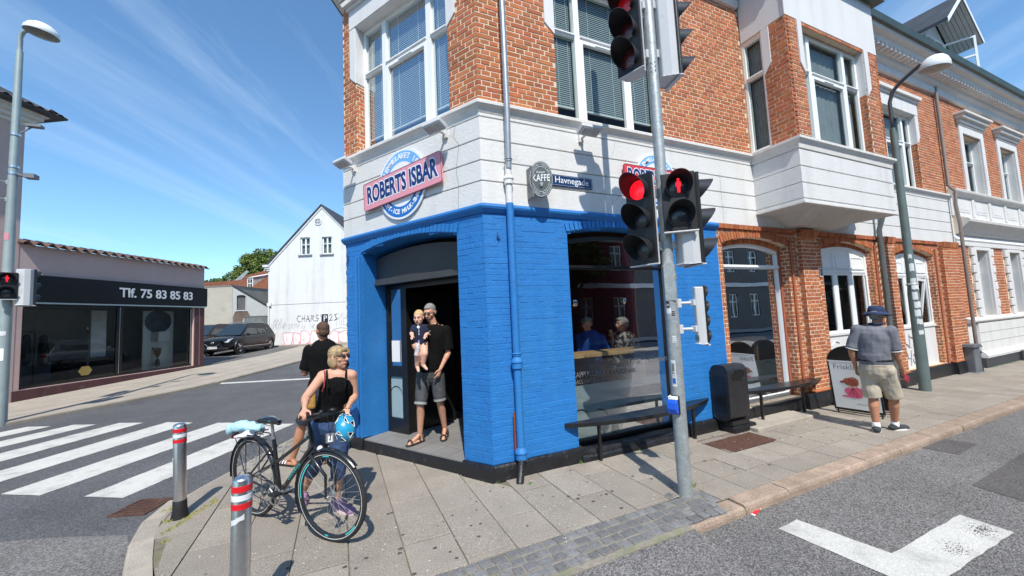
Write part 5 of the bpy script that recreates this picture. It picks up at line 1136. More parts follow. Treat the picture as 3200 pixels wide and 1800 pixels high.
letterize('CHARSY 23', 1.95, 2.12, .44, .28, .028, M_bl, 1); letterize('KOTE', 3.0, 1.62, .30, .22, .010, M_gs, 6); letterize('WAS', .35, 2.15, .26, .2, .008, M_gs, 7); letterize('CXLE', 4.55, 2.25, .34, .26, .009, M_gs, 2); letterize('TULS', 4.55, 1.78, .42, .24, .012, M_gs, 3); letterize('UKOW', .22, 1.72, .40, .21, .011, M_gs, 4); letterize('"SKMP', 1.15, 1.68, .34, .19, .008, M_gs, 5)
M_bub = mat('pale_pink_fill', (.80, .70, .69), .8, var=.06)
def bubble(u, z, w, h, seed):
    r = random.Random(seed); n = 22; P = []
    for i in range(n):
        t = 2 * pi * i / n; k = 1 + .13 * sin(t * 3 + seed) + r.uniform(-.05, .05); P.append((u + w * .5 * k * (abs(cos(t)) ** .6) * (1 if cos(t) > 0 else -1), z + h * .5 * k * (abs(sin(t)) ** .6) * (1 if sin(t) > 0 else -1)))
    pane(WF, P, .007 + seed * .0007, M_bub, WHh, 'graffiti_fill'); strokes(WF, [P + [P[0]]], .014 + seed * .001, .022, 'graffiti', M_ps, WHh)
    strokes(WF, [[(u - w * .2, z + h * .15), (u - w * .05, z - h * .05), (u - w * .18, z - h * .2)]], .018, .014, 'graffiti', M_ps, WHh)
for k, (u, z, w, h) in enumerate(((1.35, 1.05, .62, .85), (1.95, 1.0, .5, .8), (2.5, 1.03, .62, .9), (3.15, 1.02, .6, .85), (4.5, 1.0, .62, .75), (5.1, 1.0, .6, .75), (3.85, .95, .6, .7))): bubble(u, z, w, h, k)
scrawl([[(4.4, 1.5), (4.9, 1.62), (5.6, 1.52)], [(4.6, 1.42), (5.1, 1.2), (5.7, 1.3)], [(2.35, 1.95), (2.3, 1.75), (2.45, 1.65), (2.52, 1.9)], [(2.8, 1.98), (2.86, 1.9)], [(2.9, 1.8), (3.0, 1.76)]], .011, M_gs)

# ================================================================== concrete shed building between
SH = thing('concrete_shed', 'weathered pale concrete outbuilding with sloping roof behind the parked cars', 'building')
M_conc = mat('weathered_concrete', (.44, .41, .34), .9, var=.08, vscale=1.2, bump=.4, bscale=20, dirt=(.32, .29, .24), dscale=1.6, dmin=.5, dmax=.8)
CF = Frame(V((-9.8, 26.95, 0)), (V((-7.83, 26.05, 0)) - V((-9.8, 26.95, 0))), (-.41, -.91, 0)); cl = (V((-7.83, 26.05, 0)) - V((-9.8, 26.95, 0))).length
mb = MB(); CF.box(mb, -3, cl, 0, 4.62, -4, 0); mb.build('wall', M_conc, SH); mb = MB(); CF.box(mb, -3, cl + .02, 4.62, 4.70, -4, .02); mb.build('coping', mat('coping_grey', (.2, .19, .17), .9), SH)
c2 = V((-7.81, 26.05, 0)); SF = Frame(c2, V((-5.7, 27.0, 0)) - c2, (.41, -.91, 0)); 
wall(SF, [(0, 0), (0, 4.62), (2.3, 3.05), (2.3, 0)], [hole(.22, .72, 3.05, 4.0, 4.06)], 0, .3, 'side_wall', mat('pale_shed_render', (.50, .51, .49), .9, var=.06, bump=.4, bscale=15), SH)
mb = MB(); mb.add([SF.P(-.05, 4.66, .06), SF.P(2.35, 3.04, .06), SF.P(2.35, 3.04, -4), SF.P(-.05, 4.66, -4), SF.P(-.05, 4.76, .06), SF.P(2.35, 3.14, .06), SF.P(2.35, 3.14, -4), SF.P(-.05, 4.76, -4)], [(0, 1, 5, 4), (4, 5, 6, 7), (0, 1, 2, 3)]); mb.build('roof', M_dkroof, SH)
mb = MB(); SF.box(mb, .2, .74, 3.03, 4.06, -.12, -.10); mb.build('shutter', mat('grey_shutter', (.12, .12, .12), .8), SH); mb = MB(); SF.box(mb, .15, .8, 3.0, 3.05, 0, .04); SF.box(mb, .72, .75, 3.05, 4.0, -.02, .03); mb.build('window_trim', M_whw, SH)
pane(SF, [(0.02, 1.2), (0.02, 2.6), (.12, 2.95), (.5, 2.98), (.85, 2.95), (.95, 2.7), (.75, 2.45), (.6, 2.55), (.5, 2.2), (.35, 1.9), (.2, 1.8), (.25, 1.2)], .006, mat('exposed_brown_brick', (.17, .12, .09), .9, var=.2, bump=.8, bscale=20), SH, 'bare_patch')
FN = thing('board_fence', 'grey weathered board fence beside the white gable house', 'fence')
M_gw = mat('weathered_grey_wood', (.21, .22, .21), .9, var=.2, vscale=10, isl=.4)
for i in range(16): mb = MB(); SF.box(mb, .62 + i * .105, .62 + i * .105 + .092, .4, 2.62 + random.uniform(-.02, .02), .10, .125); mb.build('board', M_gw, FN)
mb = MB(); SF.box(mb, .6, 2.32, 2.60, 2.66, .08, .15); mb.build('top_rail', M_gw, FN)

# ================================================================== far red roofed houses
M_rt = mat('orange_pantiles', (.42, .13, .05), .85, var=.22, vscale=2.2, bump=.4, bscale=6, dirt=(.28, .15, .09), dscale=1.5)
_rn, _rl = M_rt.node_tree.nodes, M_rt.node_tree.links
wv = _rn.new('ShaderNodeTexWave'); wv.inputs['Scale'].default_value = 5.5; wv.bands_direction = 'X'; wv.inputs['Distortion'].default_value = .4
tcr = _rn.new('ShaderNodeTexCoord'); mpr = _rn.new('ShaderNodeMapping'); mpr.inputs['Rotation'].default_value = (0, 0, radians(24)); _rl.new(tcr.outputs['Object'], mpr.inputs[0]); _rl.new(mpr.outputs[0], wv.inputs[0])
bpr = _rn.new('ShaderNodeBump'); bpr.inputs['Strength'].default_value = 1; bpr.inputs['Distance'].default_value = .12; _rl.new(wv.outputs[0], bpr.inputs['Height']); _rl.new(bpr.outputs[0], _rn['Principled BSDF'].inputs['Normal'])
M_or = mat('ochre_render', (.52, .26, .10), .8, var=.06); M_rw = mat('far_red_wall', (.30, .09, .06), .85)
R1 = thing('orange_roofed_house', 'far house with plain orange tiled roof above the pink shop end', 'building')
f1 = Frame(V((-18.5, 53.6, 0)), RHv, -V((-RHv.y, RHv.x, 0)))
mb = MB(); mb.add([f1.P(0, 6.6, 0), f1.P(4.85, 6.6, 0), f1.P(4.2, 8.0, -3), f1.P(0, 8.0, -3)], [(0, 1, 2, 3)]); mb.add([f1.P(4.85, 6.6, 0), f1.P(5.3, 6.6, -6), f1.P(4.2, 8.0, -3)], [(0, 1, 2)]); mb.build('roof', M_rt, R1)
mb = MB(); f1.box(mb, 0, 4.8, 0, 6.62, -6, -.1); mb.build('wall', M_or, R1)
R2 = thing('long_tiled_house', 'far house with long red tiled roof, dormer and ochre wall beside the white gable', 'building')
mb = MB()
e = [V((-14.3, 49.6, 6.75)), V((-11.2, 43.9, 6.2)), V((-8.9, 38.9, 5.35)), V((-5.5, 33.5, 5.2))]; rg = [V((-12.5, 52.5, 8.25)), V((-9.2, 46.5, 8.25)), V((-6.5, 41.5, 8.0)), V((-3.5, 36, 8.0))]
mb.add(e + rg, [(0, 1, 5, 4), (1, 2, 6, 5), (2, 3, 7, 6)]); mb.build('roof', M_rt, R2)
mb = MB()
for a, b in zip(e, e[1:]): mb.add([a + V((.3, .1, -.1)), b + V((.3, .1, -.1)), V((b.x + .3, b.y + .1, 0)), V((a.x + .3, a.y + .1, 0))], [(0, 1, 2, 3)])
mb.build('wall', M_or, R2)
fd = Frame(V((-9.70, 41.0, 0)), (.91, -.41, 0), (-.41, -.91, 0))
mb = MB(); fd.box(mb, -.05, .52, 5.75, 6.85, -.06, 0); dm = mb.build('dormer_front', M_whw, R2); mb = MB()
for q in ((.05, .19, 5.9, 6.25), (.26, .42, 5.9, 6.25), (.05, .19, 6.33, 6.7), (.26, .42, 6.33, 6.7)): fd.box(mb, *q, .0, .01)
mb.build('pane', M_fascia, dm)
mb = MB(); mb.add([fd.P(.52, 5.75, 0), fd.P(.52, 6.85, 0), fd.P(1.9, 7.6, -3), fd.P(.9, 6.3, -1)], [(0, 1, 2, 3)]); mb.build('dormer_cheek', mat('grey_cheek', (.33, .31, .28), .9, var=.3, vscale=4), R2)
mb = MB(); mb.add([fd.P(-.1, 6.86, .1), fd.P(.6, 6.88, .1), fd.P(2.0, 7.75, -3), fd.P(1.2, 7.75, -3)], [(0, 1, 2, 3)]); mb.build('dormer_roof', M_whw, R2)
mb = MB(); mb.add([V((-12.1, 47.3, 7.25)), V((-11.4, 47.0, 7.3)), V((-10.6, 46.6, 8.2)), V((-10.85, 46.7, 8.35))], [(0, 1, 2, 3)]); mb.build('roof_light', mat('grey_flashing', (.28, .31, .33), .5), R2)
f3 = Frame(V((-8.75, 37.3, 0)), RHv, V((-.41, -.91, 0)))
mb = MB(); f3.box(mb, 0, .98, 0, 5.0, -.3, 0); mb.add([f3.P(0, 5.0, 0), f3.P(.98, 5.0, 0), f3.P(.98, 5.4, 0)], [(0, 1, 2)]); mb.build('ochre_gable', M_or, R2)
mb = MB(); f3.box(mb, .98, 3, 0, 5.35, -.3, -.02); rw_ = mb.build('red_wall', M_rw, R2)
mb = MB(); f3.box(mb, 1.2, 1.55, 3.3, 4.5, -.02, .02); mb.build('window', M_whw, R2); mb = MB(); f3.box(mb, 1.24, 1.35, 3.4, 4.4, .02, .03); f3.box(mb, 1.40, 1.51, 3.4, 4.4, .02, .03); mb.build('pane', M_fascia, R2)
mb = MB(); mb.tube([f3.P(.92, 5.2, .08), f3.P(.98, 4.9, .08), f3.P(.98, 3, .08)], .05, 6); mb.build('gutter_pipe', M_whw, R2)
# ---------------------------------------------------------------- trees
def leafmat(name, c):
    m = mat(name, c, .6, var=.35, vscale=1.2, isl=.7); b = m.node_tree.nodes['Principled BSDF']
    b.inputs['Subsurface Weight'].default_value = 0
    return m
M_leaf = leafmat('tree_leaves', (.085, .15, .025)); M_leaf2 = leafmat('yellow_green_leaves', (.14, .19, .035)); M_bark = mat('bark', (.10, .075, .05), .95, var=.3, bump=.8, bscale=12)
def tree(name, label, base, h, blobs, m, n, leaf=.16, seed=1):
    t = thing(name, label, 'tree'); r = random.Random(seed); mb = MB(); b = V(base)
    mb.tube([b, b + V((.1, 0, h * .3)), b + V((0, .1, h * .6))], [.28, .2, .1], 8)
    for c, rad in blobs:
        c = V(c); mb.tube([b + V((0, 0, h * .35)), (b + V((0, 0, h * .5)) + c) / 2 + V((r.uniform(-.2, .2),) * 3), c], [.11, .06, .02], 6)
    mb.build('trunk', M_bark, t, smooth=True); mb = MB()
    for c, rad in blobs:
        c = V(c); k = int(n * rad[0] * rad[1])
        cl_ = [(r.gauss(0, 1), r.gauss(0, 1), r.gauss(0, 1)) for _ in range(26)]
        for i in range(k):
            d = V((r.gauss(0, 1), r.gauss(0, 1), r.gauss(0, 1))).normalized(); q = r.uniform(.35, 1) ** .4; g_ = noise.noise(V((d.x * 2.4 + c.x, d.y * 2.4, d.z * 2.4 + c.z))); q *= .82 + .5 * g_
            if noise.noise(V((d.x * 5 + c.y, d.y * 5, d.z * 5))) < -.28: continue
            p = c + V((d.x * rad[0], d.y * rad[0], d.z * rad[1])) * q; s_ = leaf * r.uniform(.6, 1.3)
            a = V((r.gauss(0, 1), r.gauss(0, 1), r.gauss(0, .6))).normalized(); w = a.cross(V((r.gauss(0, 1), r.gauss(0, 1), r.gauss(0, 1)))).normalized()
            mb.add([p - a * s_, p + w * s_ * .5, p + a * s_, p - w * s_ * .5], [(0, 1, 2, 3)])
    mb.build('crown', m, t); return t
tree('leafy_tree', 'large leafy green tree rising behind the red tiled roofs', (-10.8, 54, .8), 9, [((-10.9, 52.5, 9.6), (2.1, 2.0)), ((-12.3, 53.2, 8.7), (1.5, 1.2)), ((-9.6, 52.0, 10.0), (1.9, 2.0)), ((-11.6, 52.8, 10.3), (1.2, 1.0)), ((-10.4, 52.2, 7.9), (2.4, 1.6)), ((-12.9, 53.4, 8.0), (1.1, .9))], M_leaf2, 900, seed=3)
tree('low_tree', 'lower dark green tree just over the orange roof, left of the large tree', (-15, 58, .8), 7, [((-15.9, 57.6, 7.9), (1.6, 1.0)), ((-14.2, 57.0, 8.4), (1.7, 1.1)), ((-17.2, 58, 7.7), (1.2, .8))], M_leaf, 700, seed=5)
tree('street_tree', 'leafy street tree across the road seen only in the window glass', (9.5, -12.2, -.1), 6.5, [((9.5, -12.2, 5.2), (1.7, 1.7)), ((10.4, -12.0, 4.3), (1.2, 1.1)), ((8.7, -12.5, 4.4), (1.2, 1.1))], M_leaf, 700, seed=8)
# ---------------------------------------------------------------- the other side of the main street (it mirrors in the glass)
def opposite(name, label, x0, x1, mw, base, hgt, gf):
    t = thing(name, label, 'building'); fr = Frame((x1, -16, 0), (-1, 0, 0), (0, 1, 0)); L = x1 - x0; hs_ = []; k = int(L / 2.6)
    for fl in range(2):
        for i in range(k): hs_.append((.9 + i * 2.6, 1.9 + i * 2.6, (1.0 if fl == 0 else 4.6), (2.8 if fl == 0 else 6.3)))
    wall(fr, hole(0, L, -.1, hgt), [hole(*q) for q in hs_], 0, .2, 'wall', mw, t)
    mb = MB(); fr.box(mb, 0, L, -.1, 3.3, .002, .02) if False else fr.box(mb, 0, L, 3.4, 3.7, .0, .12); fr.box(mb, 0, L, hgt - .3, hgt, 0, .3); mb.build('cornice', M_cream, t)
    for q in hs_: casement(fr, *q, -.1, ((q[0] + q[1]) / 2,), q[2] + 1.2, t, blinds=False, sash=False)
    mb = MB(); mb.add([fr.P(0, hgt, .3), fr.P(L, hgt, .3), fr.P(L, hgt + 2.6, -4), fr.P(0, hgt + 2.6, -4)], [(0, 1, 2, 3)]); mb.build('roof', M_dkroof, t); return t
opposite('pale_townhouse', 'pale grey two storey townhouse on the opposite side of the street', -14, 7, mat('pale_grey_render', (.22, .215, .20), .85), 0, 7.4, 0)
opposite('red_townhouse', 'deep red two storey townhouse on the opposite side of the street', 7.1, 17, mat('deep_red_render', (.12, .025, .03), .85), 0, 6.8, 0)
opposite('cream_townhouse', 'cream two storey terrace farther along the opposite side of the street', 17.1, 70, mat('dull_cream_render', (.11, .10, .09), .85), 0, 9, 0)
sheet('opposite_pavement', [(-40, -16), (40, -16), (40, -13.6), (-40, -13.6)], 0.0, mat('pale_far_paving', (.34, .30, .25)), kind='structure')
# ================================================================== traffic lights
M_galv = mat('galvanised_steel', (.36, .39, .39), .5, metal=.45, var=.16, vscale=14, bump=.25, bscale=45, dirt=(.50, .53, .53), dscale=18, dmin=.55, dmax=.72, fine=.1, fscale=90)
M_galv2 = mat('painted_grey_green_pole', (.30, .36, .36), .5, metal=.2, var=.08, vscale=4, bump=.1)
M_blk = mat('black_plastic', (.012, .012, .013), .42, var=.2, bump=.15, bscale=200)
M_vis = mat('visor_plastic', (.022, .023, .025), .38, var=.2)
M_lgrey = mat('light_grey_housing', (.52, .53, .54), .38, var=.05, dirt=(.40, .40, .40), dscale=5, dmin=.6, dmax=.8)
M_dgrey = mat('dark_grey_housing', (.16, .165, .17), .5, var=.08)
def lensmat(name, c, e):
    return mat(name, c, .12, var=.25, vscale=30, bump=.5, bscale=70, coat=.6, emis=(*c, e) if e else None)
L_red = lensmat('lit_red_lens', (.95, .008, .02), 1.0); L_off = lensmat('dark_lens', (.012, .014, .018), 0); L_offr = lensmat('dark_red_lens', (.09, .01, .01), 0)
def zrot(o, az): return Matrix.Translation(o) @ Matrix.Rotation(radians(az) - pi / 2 + pi, 4, 'Z')      # local -y faces the azimuth
def signal(parent, c, az, lenses, w=.30, pitch=.307, r=.10, name='signal_head', grey=False, icon=None, vis=.24, body=None):
    """one head: housing, backing, lenses with hoods; local -y is the front"""
    n = len(lenses); hh = pitch * n; T = zrot(V(c), az) @ Matrix.Diagonal((1, .55 if r < .05 else 1, 1, 1)); mb = MB()
    mb.box((-w / 2, -.05, -hh / 2), (w / 2, -.02, hh / 2), T)
    h = mb.build(name, M_blk, parent, bevel=.008)
    mb = MB(); mb.prism([(-w * .42, -.02), (w * .42, -.02), (w * .40, .06), (w * .22, .13), (-w * .22, .13), (-w * .40, .06)], -hh / 2 + .01, hh / 2 - .01, T)
    mb.build('housing', body or M_lgrey, h, bevel=.01)
    mb = MB(); mb.box((-w / 2 - .004, -.056, -hh / 2 - .012), (w / 2 + .004, -.01, -hh / 2 + .002), T); mb.build('bottom_trim', M_lgrey, h, bevel=.003)
    for i, lm in enumerate(lenses):
        z = hh / 2 - pitch * (i + .5); F_ = T @ Matrix.Translation((0, -.05, z)) @ Matrix.Rotation(pi / 2, 4, 'X')
        mb = MB(); mb.lathe([(.001, .022), (r * .35, .019), (r * .7, .012), (r, .0)], 28, F_); ln = mb.build('lens', lm, h, smooth=True)
        if icon and i == 0:
            mb = MB(); s_ = r * .1
            I_ = T @ Matrix.Translation((0, -.078, z)) @ Matrix.Rotation(pi / 2, 4, 'X')
            mb.ell((0, 0, 0), (s_ * 1.5, s_ * 1.5, .002), n=12, m=5); mb.v = [tuple(I_ @ (V(v) + V((0, s_ * 6.3, 0)))) for v in mb.v]
            mb.prism([(-s_ * 1.6, s_ * 4.6), (s_ * 1.6, s_ * 4.6), (s_ * 2.5, s_ * 3.2), (s_ * 2.5, -s_ * .5), (s_ * 1.5, -s_ * 1.2), (s_ * 1.3, -s_ * 6.8), (s_ * .25, -s_ * 6.8), (0, -s_ * 1.6), (-s_ * .25, -s_ * 6.8), (-s_ * 1.3, -s_ * 6.8), (-s_ * 1.5, -s_ * 1.2), (-s_ * 2.5, -s_ * .5), (-s_ * 2.5, s_ * 3.2)], -.001, .001, I_)
            mb.build('red_figure', L_red, ln)
        mb = MB(); a0, N_ = -.30 * pi, 26      # hood: a sleeve cut away below
        vs = []; fs = []
        for k in range(N_ + 1):
            a = a0 + (pi - 2 * a0) * k / N_; up_ = (sin(a) + 1) / 2; le = vis * (.16 + .84 * up_ ** 1.3)
            for q, rr in ((0., r + .012), (le, r + .020 + .01 * up_), (le, r + .015 + .01 * up_), (0., r + .007)): vs.append(F_ @ V((rr * cos(a), rr * sin(a), q)))
        for k in range(N_):
            for j in range(4): fs.append((k * 4 + j, k * 4 + 4 + j, k * 4 + 4 + (j + 1) % 4, k * 4 + (j + 1) % 4))
        mb.add(vs, fs); mb.build('visor', M_vis, h, smooth=True)
    return h
def bracket(parent, p0, p1, m=None):
    mb = MB(); p0, p1 = V(p0), V(p1); mb.tube([p0, p1], .016, 8); d = (p1 - p0).normalized()
    mb.box((-.025, -.03, -.045), (.025, .03, .045), Matrix.Translation(p0)); mb.box((-.022, -.03, -.03), (.022, .03, .03), Matrix.Translation(p1)); mb.build('bracket', m or M_lgrey, parent, bevel=.005)
TL = thing('traffic_light', 'galvanised traffic light pole with five signal heads at the kerb before the blue wall', 'traffic light')
PXY = V((1.515, -1.245, 0))
mb = MB(); mb.tube([PXY + V((0, 0, z)) for z in (-.1, .0, 1.15, 2.24)], .066, 28); mb.build('pole', M_galv, TL, smooth=True)
mb = MB(); mb.tube([PXY + V((0, 0, z)) for z in (2.24, 2.26)], [.066, .058], 28); mb.tube([PXY + V((0, 0, 2.25)), PXY + V((0, 0, 7.2))], [.057, .050], 28); mb.build('upper_pole', M_galv, TL, smooth=True)
mb = MB()      # rounded access plate
for s_ in (0,): mb.prism([(-.05, -.35), (.05, -.35), (.05, .0), (.043, .03), (.02, .048), (-.02, .048), (-.043, .03), (-.05, .0)], .0, .006, zrot(PXY + V((-.043, -.047, 2.24)), 223) @ Matrix.Rotation(pi / 2, 4, 'X'))
mb.build('cover_plate', M_galv, TL, bevel=.002)
for dz in (0, .045, .09):
    for a in (205, 250): mb = MB(); mb.ell(PXY + V((.056 * cos(radians(a)), .056 * sin(radians(a)), 4.30 + dz)), (.008, .008, .009), n=8, m=5); mb.build('bolt', M_galv, TL)
signal(TL, (1.30, -1.17, 2.722), 197, [L_red, L_off, L_off])
signal(TL, (1.555, -1.40, 2.86), 231, [L_off, L_off], w=.31, icon=True, pitch=.295, vis=.16)
signal(TL, (1.72, -1.36, 2.70), -14, [L_off, L_off, L_off])
signal(TL, (1.335, -1.14, 4.77), 197, [lensmat('half_lit_red_lens', (.5, .006, .012), .12), L_offr, L_offr])
signal(TL, (1.70, -1.30, 4.67), -14, [L_off, L_off, L_off])
for z in (2.45, 3.0): bracket(TL, PXY + V((-.06, .02, z)), V((1.37, -1.16, z)), M_galv2); bracket(TL, PXY + V((.05, -.03, z)), V((1.65, -1.30, z)))
for z in (4.50, 5.05): bracket(TL, PXY + V((-.055, .02, z)), V((1.41, -1.14, z))); bracket(TL, PXY + V((.05, -.02, z)), V((1.63, -1.28, z)))
bs = signal(TL, (1.755, -1.40, 1.735), -14, [L_off] * 4, w=.105, pitch=.145, r=.036, name='small_signal', vis=.06, body=M_lgrey)
for z in (1.60, 1.86): bracket(TL, PXY + V((.06, -.03, z)), V((1.68, -1.37, z)))
for i in range(4): mb = MB(); mb.box((-.03, .068, -.25 + i * .014), (.03, .0735, -.242 + i * .014), zrot(V((1.755, -1.40, 1.735)), -14)); mb.build('rib', M_dgrey, bs)
# push button, its sign and stickers: curved sheets on the pole
def sticker(z0, z1, a0, a1, m, name='sticker', r=.0675, parent=TL, c=PXY, rag=0.):
    mb = MB(); n = 8; P = []
    for i in range(n + 1):
        a = radians(a0 + (a1 - a0) * i / n); q = random.uniform(-rag, rag); P += [c + V((r * cos(a), r * sin(a), z0 + q)), c + V((r * cos(a), r * sin(a), z1 + q))]
    mb.add(P, [(2 * i, 2 * i + 2, 2 * i + 3, 2 * i + 1) for i in range(n)]); return mb.build(name, m, parent)
M_st1 = mat('black_sticker', (.02, .02, .02), .4); M_stw = mat('torn_white_sticker', (.62, .64, .64), .6, var=.1)
def ink(z0, z1, a0, a1, m, n=4, r=.0685):
    mb = MB()
    for k in range(n):
        z = z0 + (z1 - z0) * (k + .5) / n; pts = []
        for i in range(7): a = radians(a0 + (a1 - a0) * (i + .5) / 7); pts.append(PXY + V((r * cos(a), r * sin(a), z + (z1 - z0) / n * .34 * (1 if i % 2 else -1) * random.uniform(.5, 1))))
        mb.tube(pts, .0022, 4)
    mb.build('sticker_print', m, TL)
sticker(1.82, 1.92, 186, 212, M_st1); ink(1.83, 1.91, 188, 211, M_stw, 2)
sticker(1.76, 1.815, 182, 222, M_stw, rag=.008); sticker(1.74, 1.785, 224, 250, M_st1); ink(1.745, 1.782, 226, 249, M_stw, 2)
sticker(1.47, 1.54, 212, 244, M_stw, rag=.003); ink(1.475, 1.535, 214, 243, M_galv2, 3)
sticker(1.05, 1.30, 186, 222, M_frame); sticker(1.06, 1.29, 188, 220, M_lgrey, r=.0678)
mbs = sticker(1.17, 1.27, 190, 212, M_dgrey, r=.0682); sticker(1.075, 1.13, 190, 216, mat('sign_blue', (.02, .10, .45), .4), r=.0682); ink(1.12, 1.20, 196, 212, M_stw, 3, .0692)
mat('lemon_stencil', (.45, .33, .04), .7)
text('stencil', '5', zrot(PXY + V((-.060, -.031, 2.13)), 207) @ Matrix.Rotation(pi / 2, 4, 'X'), MATS['lemon_stencil'], TL, .09); text('stencil', '6', zrot(PXY + V((.024, -.063, 2.13)), 291) @ Matrix.Rotation(pi / 2, 4, 'X'), MATS['lemon_stencil'], TL, .09)
bt = zrot(PXY + V((-.066, -.022, .87)), 198)
mb = MB(); mb.box((-.045, -.012, -.09), (.045, .01, .09), bt); b0 = mb.build('button_back', M_blk, TL, bevel=.008)
mb = MB(); mb.prism([(-.012, -.085), (-.050, -.075), (-.072, -.03), (-.066, .03), (-.05, .055), (-.012, .055)], -.04, .04, bt @ Matrix(((0, 0, 1, 0), (1, 0, 0, 0), (0, 1, 0, 0), (0, 0, 0, 1)))); mb.build('button_box', mat('bright_blue_plastic', (.01, .10, .62), .25, var=.05), b0, bevel=.01)
mb = MB(); mb.prism([(-.012, .056), (-.050, .056), (-.045, .082), (-.012, .088)], -.04, .04, bt @ Matrix(((0, 0, 1, 0), (1, 0, 0, 0), (0, 1, 0, 0), (0, 0, 0, 1)))); mb.build('button_top', M_frame, b0, bevel=.006)

# ---------------------------------------------------------------- left lamp post with signals
LP = thing('lamp_post', 'tall grey lamp post with domed white lantern and traffic signals by the pink shop', 'lamp post')
LXY = V((-8.36, 8.42, 0))
mb = MB(); mb.tube([LXY + V((0, 0, -.1)), LXY + V((0, 0, 2.6)), LXY + V((0, 0, 3.2)), LXY + V((0, 0, 8.6))], [.105, .10, .09, .060], 20); mb.tube([LXY + V((0, 0, 8.55)), LXY + V((0, 0, 8.95)), LXY + V((.06, -.03, 9.08)), LXY + V((.22, -.10, 9.13))], .045, 12); mb.build('pole', M_galv2, LP, smooth=True)
def lantern(parent, c, r, tilt_dir, tilt, pre=''):
    T = Matrix.Translation(c) @ Matrix.Rotation(tilt, 4, V(tilt_dir)); mb = MB()
    mb.lathe([(r, 0), (r * 1.02, .03), (r * .97, .09), (r * .80, .17), (r * .55, .225), (r * .28, .25), (.001, .258)], 32, T); l_ = mb.build('lantern', mat('lantern_white', (.70, .72, .73), .35, var=.04), parent, smooth='full')
    mb = MB(); mb.lathe([(.001, -.035), (r * .5, -.03), (r * .93, -.002), (r * .995, .002)], 32, T); mb.build('lantern_glass', mat('dirty_lantern_glass', (.20, .19, .165), .4, var=.25, vscale=14), l_, smooth=True); return l_
lantern(LP, LXY + V((.47, -.24, 8.98)), .29, (.5, .87, 0), radians(7))
signal(LP, LXY + V((.10, -.20, 3.0)), 299, [L_off, L_off], icon=True, w=.30, pitch=.30, vis=.14)
signal(LP, LXY + V((.30, -.02, 2.98)), 78, [L_off, L_off, L_off], w=.34, pitch=.28)
signal(LP, LXY + V((-.36, -.30, 5.08)), 255, [L_off, L_off, L_off])
for z in (2.75, 3.05): bracket(LP, LXY + V((.06, 0, z)), LXY + V((.24, -.05, z)), M_galv2)
for z in (5.0, 5.4): bracket(LP, LXY + V((-.06, -.03, z)), LXY + V((-.24, -.2, z)), M_galv2)
for z in (5.78, 6.55, 5.62): mb = MB(); mb.lathe([(.078, -.03), (.09, -.025), (.09, .025), (.078, .03)], 16, Matrix.Translation(LXY + V((0, 0, z)))); mb.build('clamp', M_steel, LP)
mb = MB(); mb.tube([LXY + V((.08, 0, 6.6)), LXY + V((.25, .06, 6.82))], .018, 6); mb.box((.16, -.02, 6.80), (.42, .12, 6.86), Matrix.Translation(LXY)); mb.tube([LXY + V((.08, .0, 5.60)), LXY + V((.25, .08, 5.60))], .03, 6); mb.box((.18, -.04, 5.55), (.36, .14, 5.65), Matrix.Translation(LXY)); mb.build('camera_arm', M_dgrey, LP)
for z0, z1, a0, a1, m in ((4.05, 4.22, 230, 290, mat('red_white_sticker', (.6, .25, .3), .5)), (1.35, 1.62, 235, 300, M_frame), (1.9, 2.0, 260, 310, M_stw), (2.1, 2.16, 220, 260, M_stw)): sticker(z0, z1, a0, a1, m, r=.107 if z0 < 3 else .089, parent=LP, c=LXY)
# ---------------------------------------------------------------- right street lamp
RL = thing('street_lamp', 'slim grey green street lamp with curved arm and white lantern near the walking man', 'street lamp')
RXY = V((8.87, -.45, 0))
mb = MB(); mb.tube([RXY + V((0, 0, -.1)), RXY + V((0, 0, 1.9)), RXY + V((0, 0, 2.1)), RXY + V((0, 0, 4.6)), RXY + V((0, 0, 5.3))], [.092, .088, .072, .062, .056], 18); mb.build('pole', mat('dark_grey_green_pole', (.12, .16, .155), .5, metal=.1, var=.12, vscale=5), RL, smooth=True)
mb = MB(); mb.tube([RXY + V((0, 0, 5.2)), RXY + V((0, 0, 5.85)), RXY + V((0, -.06, 6.05)), RXY + V((0, -.20, 6.18)), RXY + V((0, -.52, 6.36))], .034, 12); mb.build('arm', mat('dark_arm_paint', (.06, .07, .075), .5), RL, smooth=True)
mb = MB(); mb.lathe([(.093, -.012), (.097, 0), (.078, .03)], 18, Matrix.Translation(RXY + V((0, 0, 2.08)))); mb.build('collar', M_galv2, RL, smooth=True)
lantern(RL, RXY + V((.02, -.68, 6.16)), .215, (1, 0, 0), radians(8))
for z0, z1, a0, a1 in ((2.35, 2.5, 190, 250), (2.1, 2.2, 185, 255), (1.98, 2.08, 190, 260), (1.78, 1.93, 188, 240), (1.62, 1.74, 195, 265), (1.45, 1.58, 190, 250), (1.30, 1.40, 200, 262), (2.6, 2.68, 190, 235), (1.1, 1.18, 205, 255)): sticker(z0, z1, a0, a1, M_stw, r=(.0905 if z0 < 2 else .0715), parent=RL, c=RXY, rag=.012)
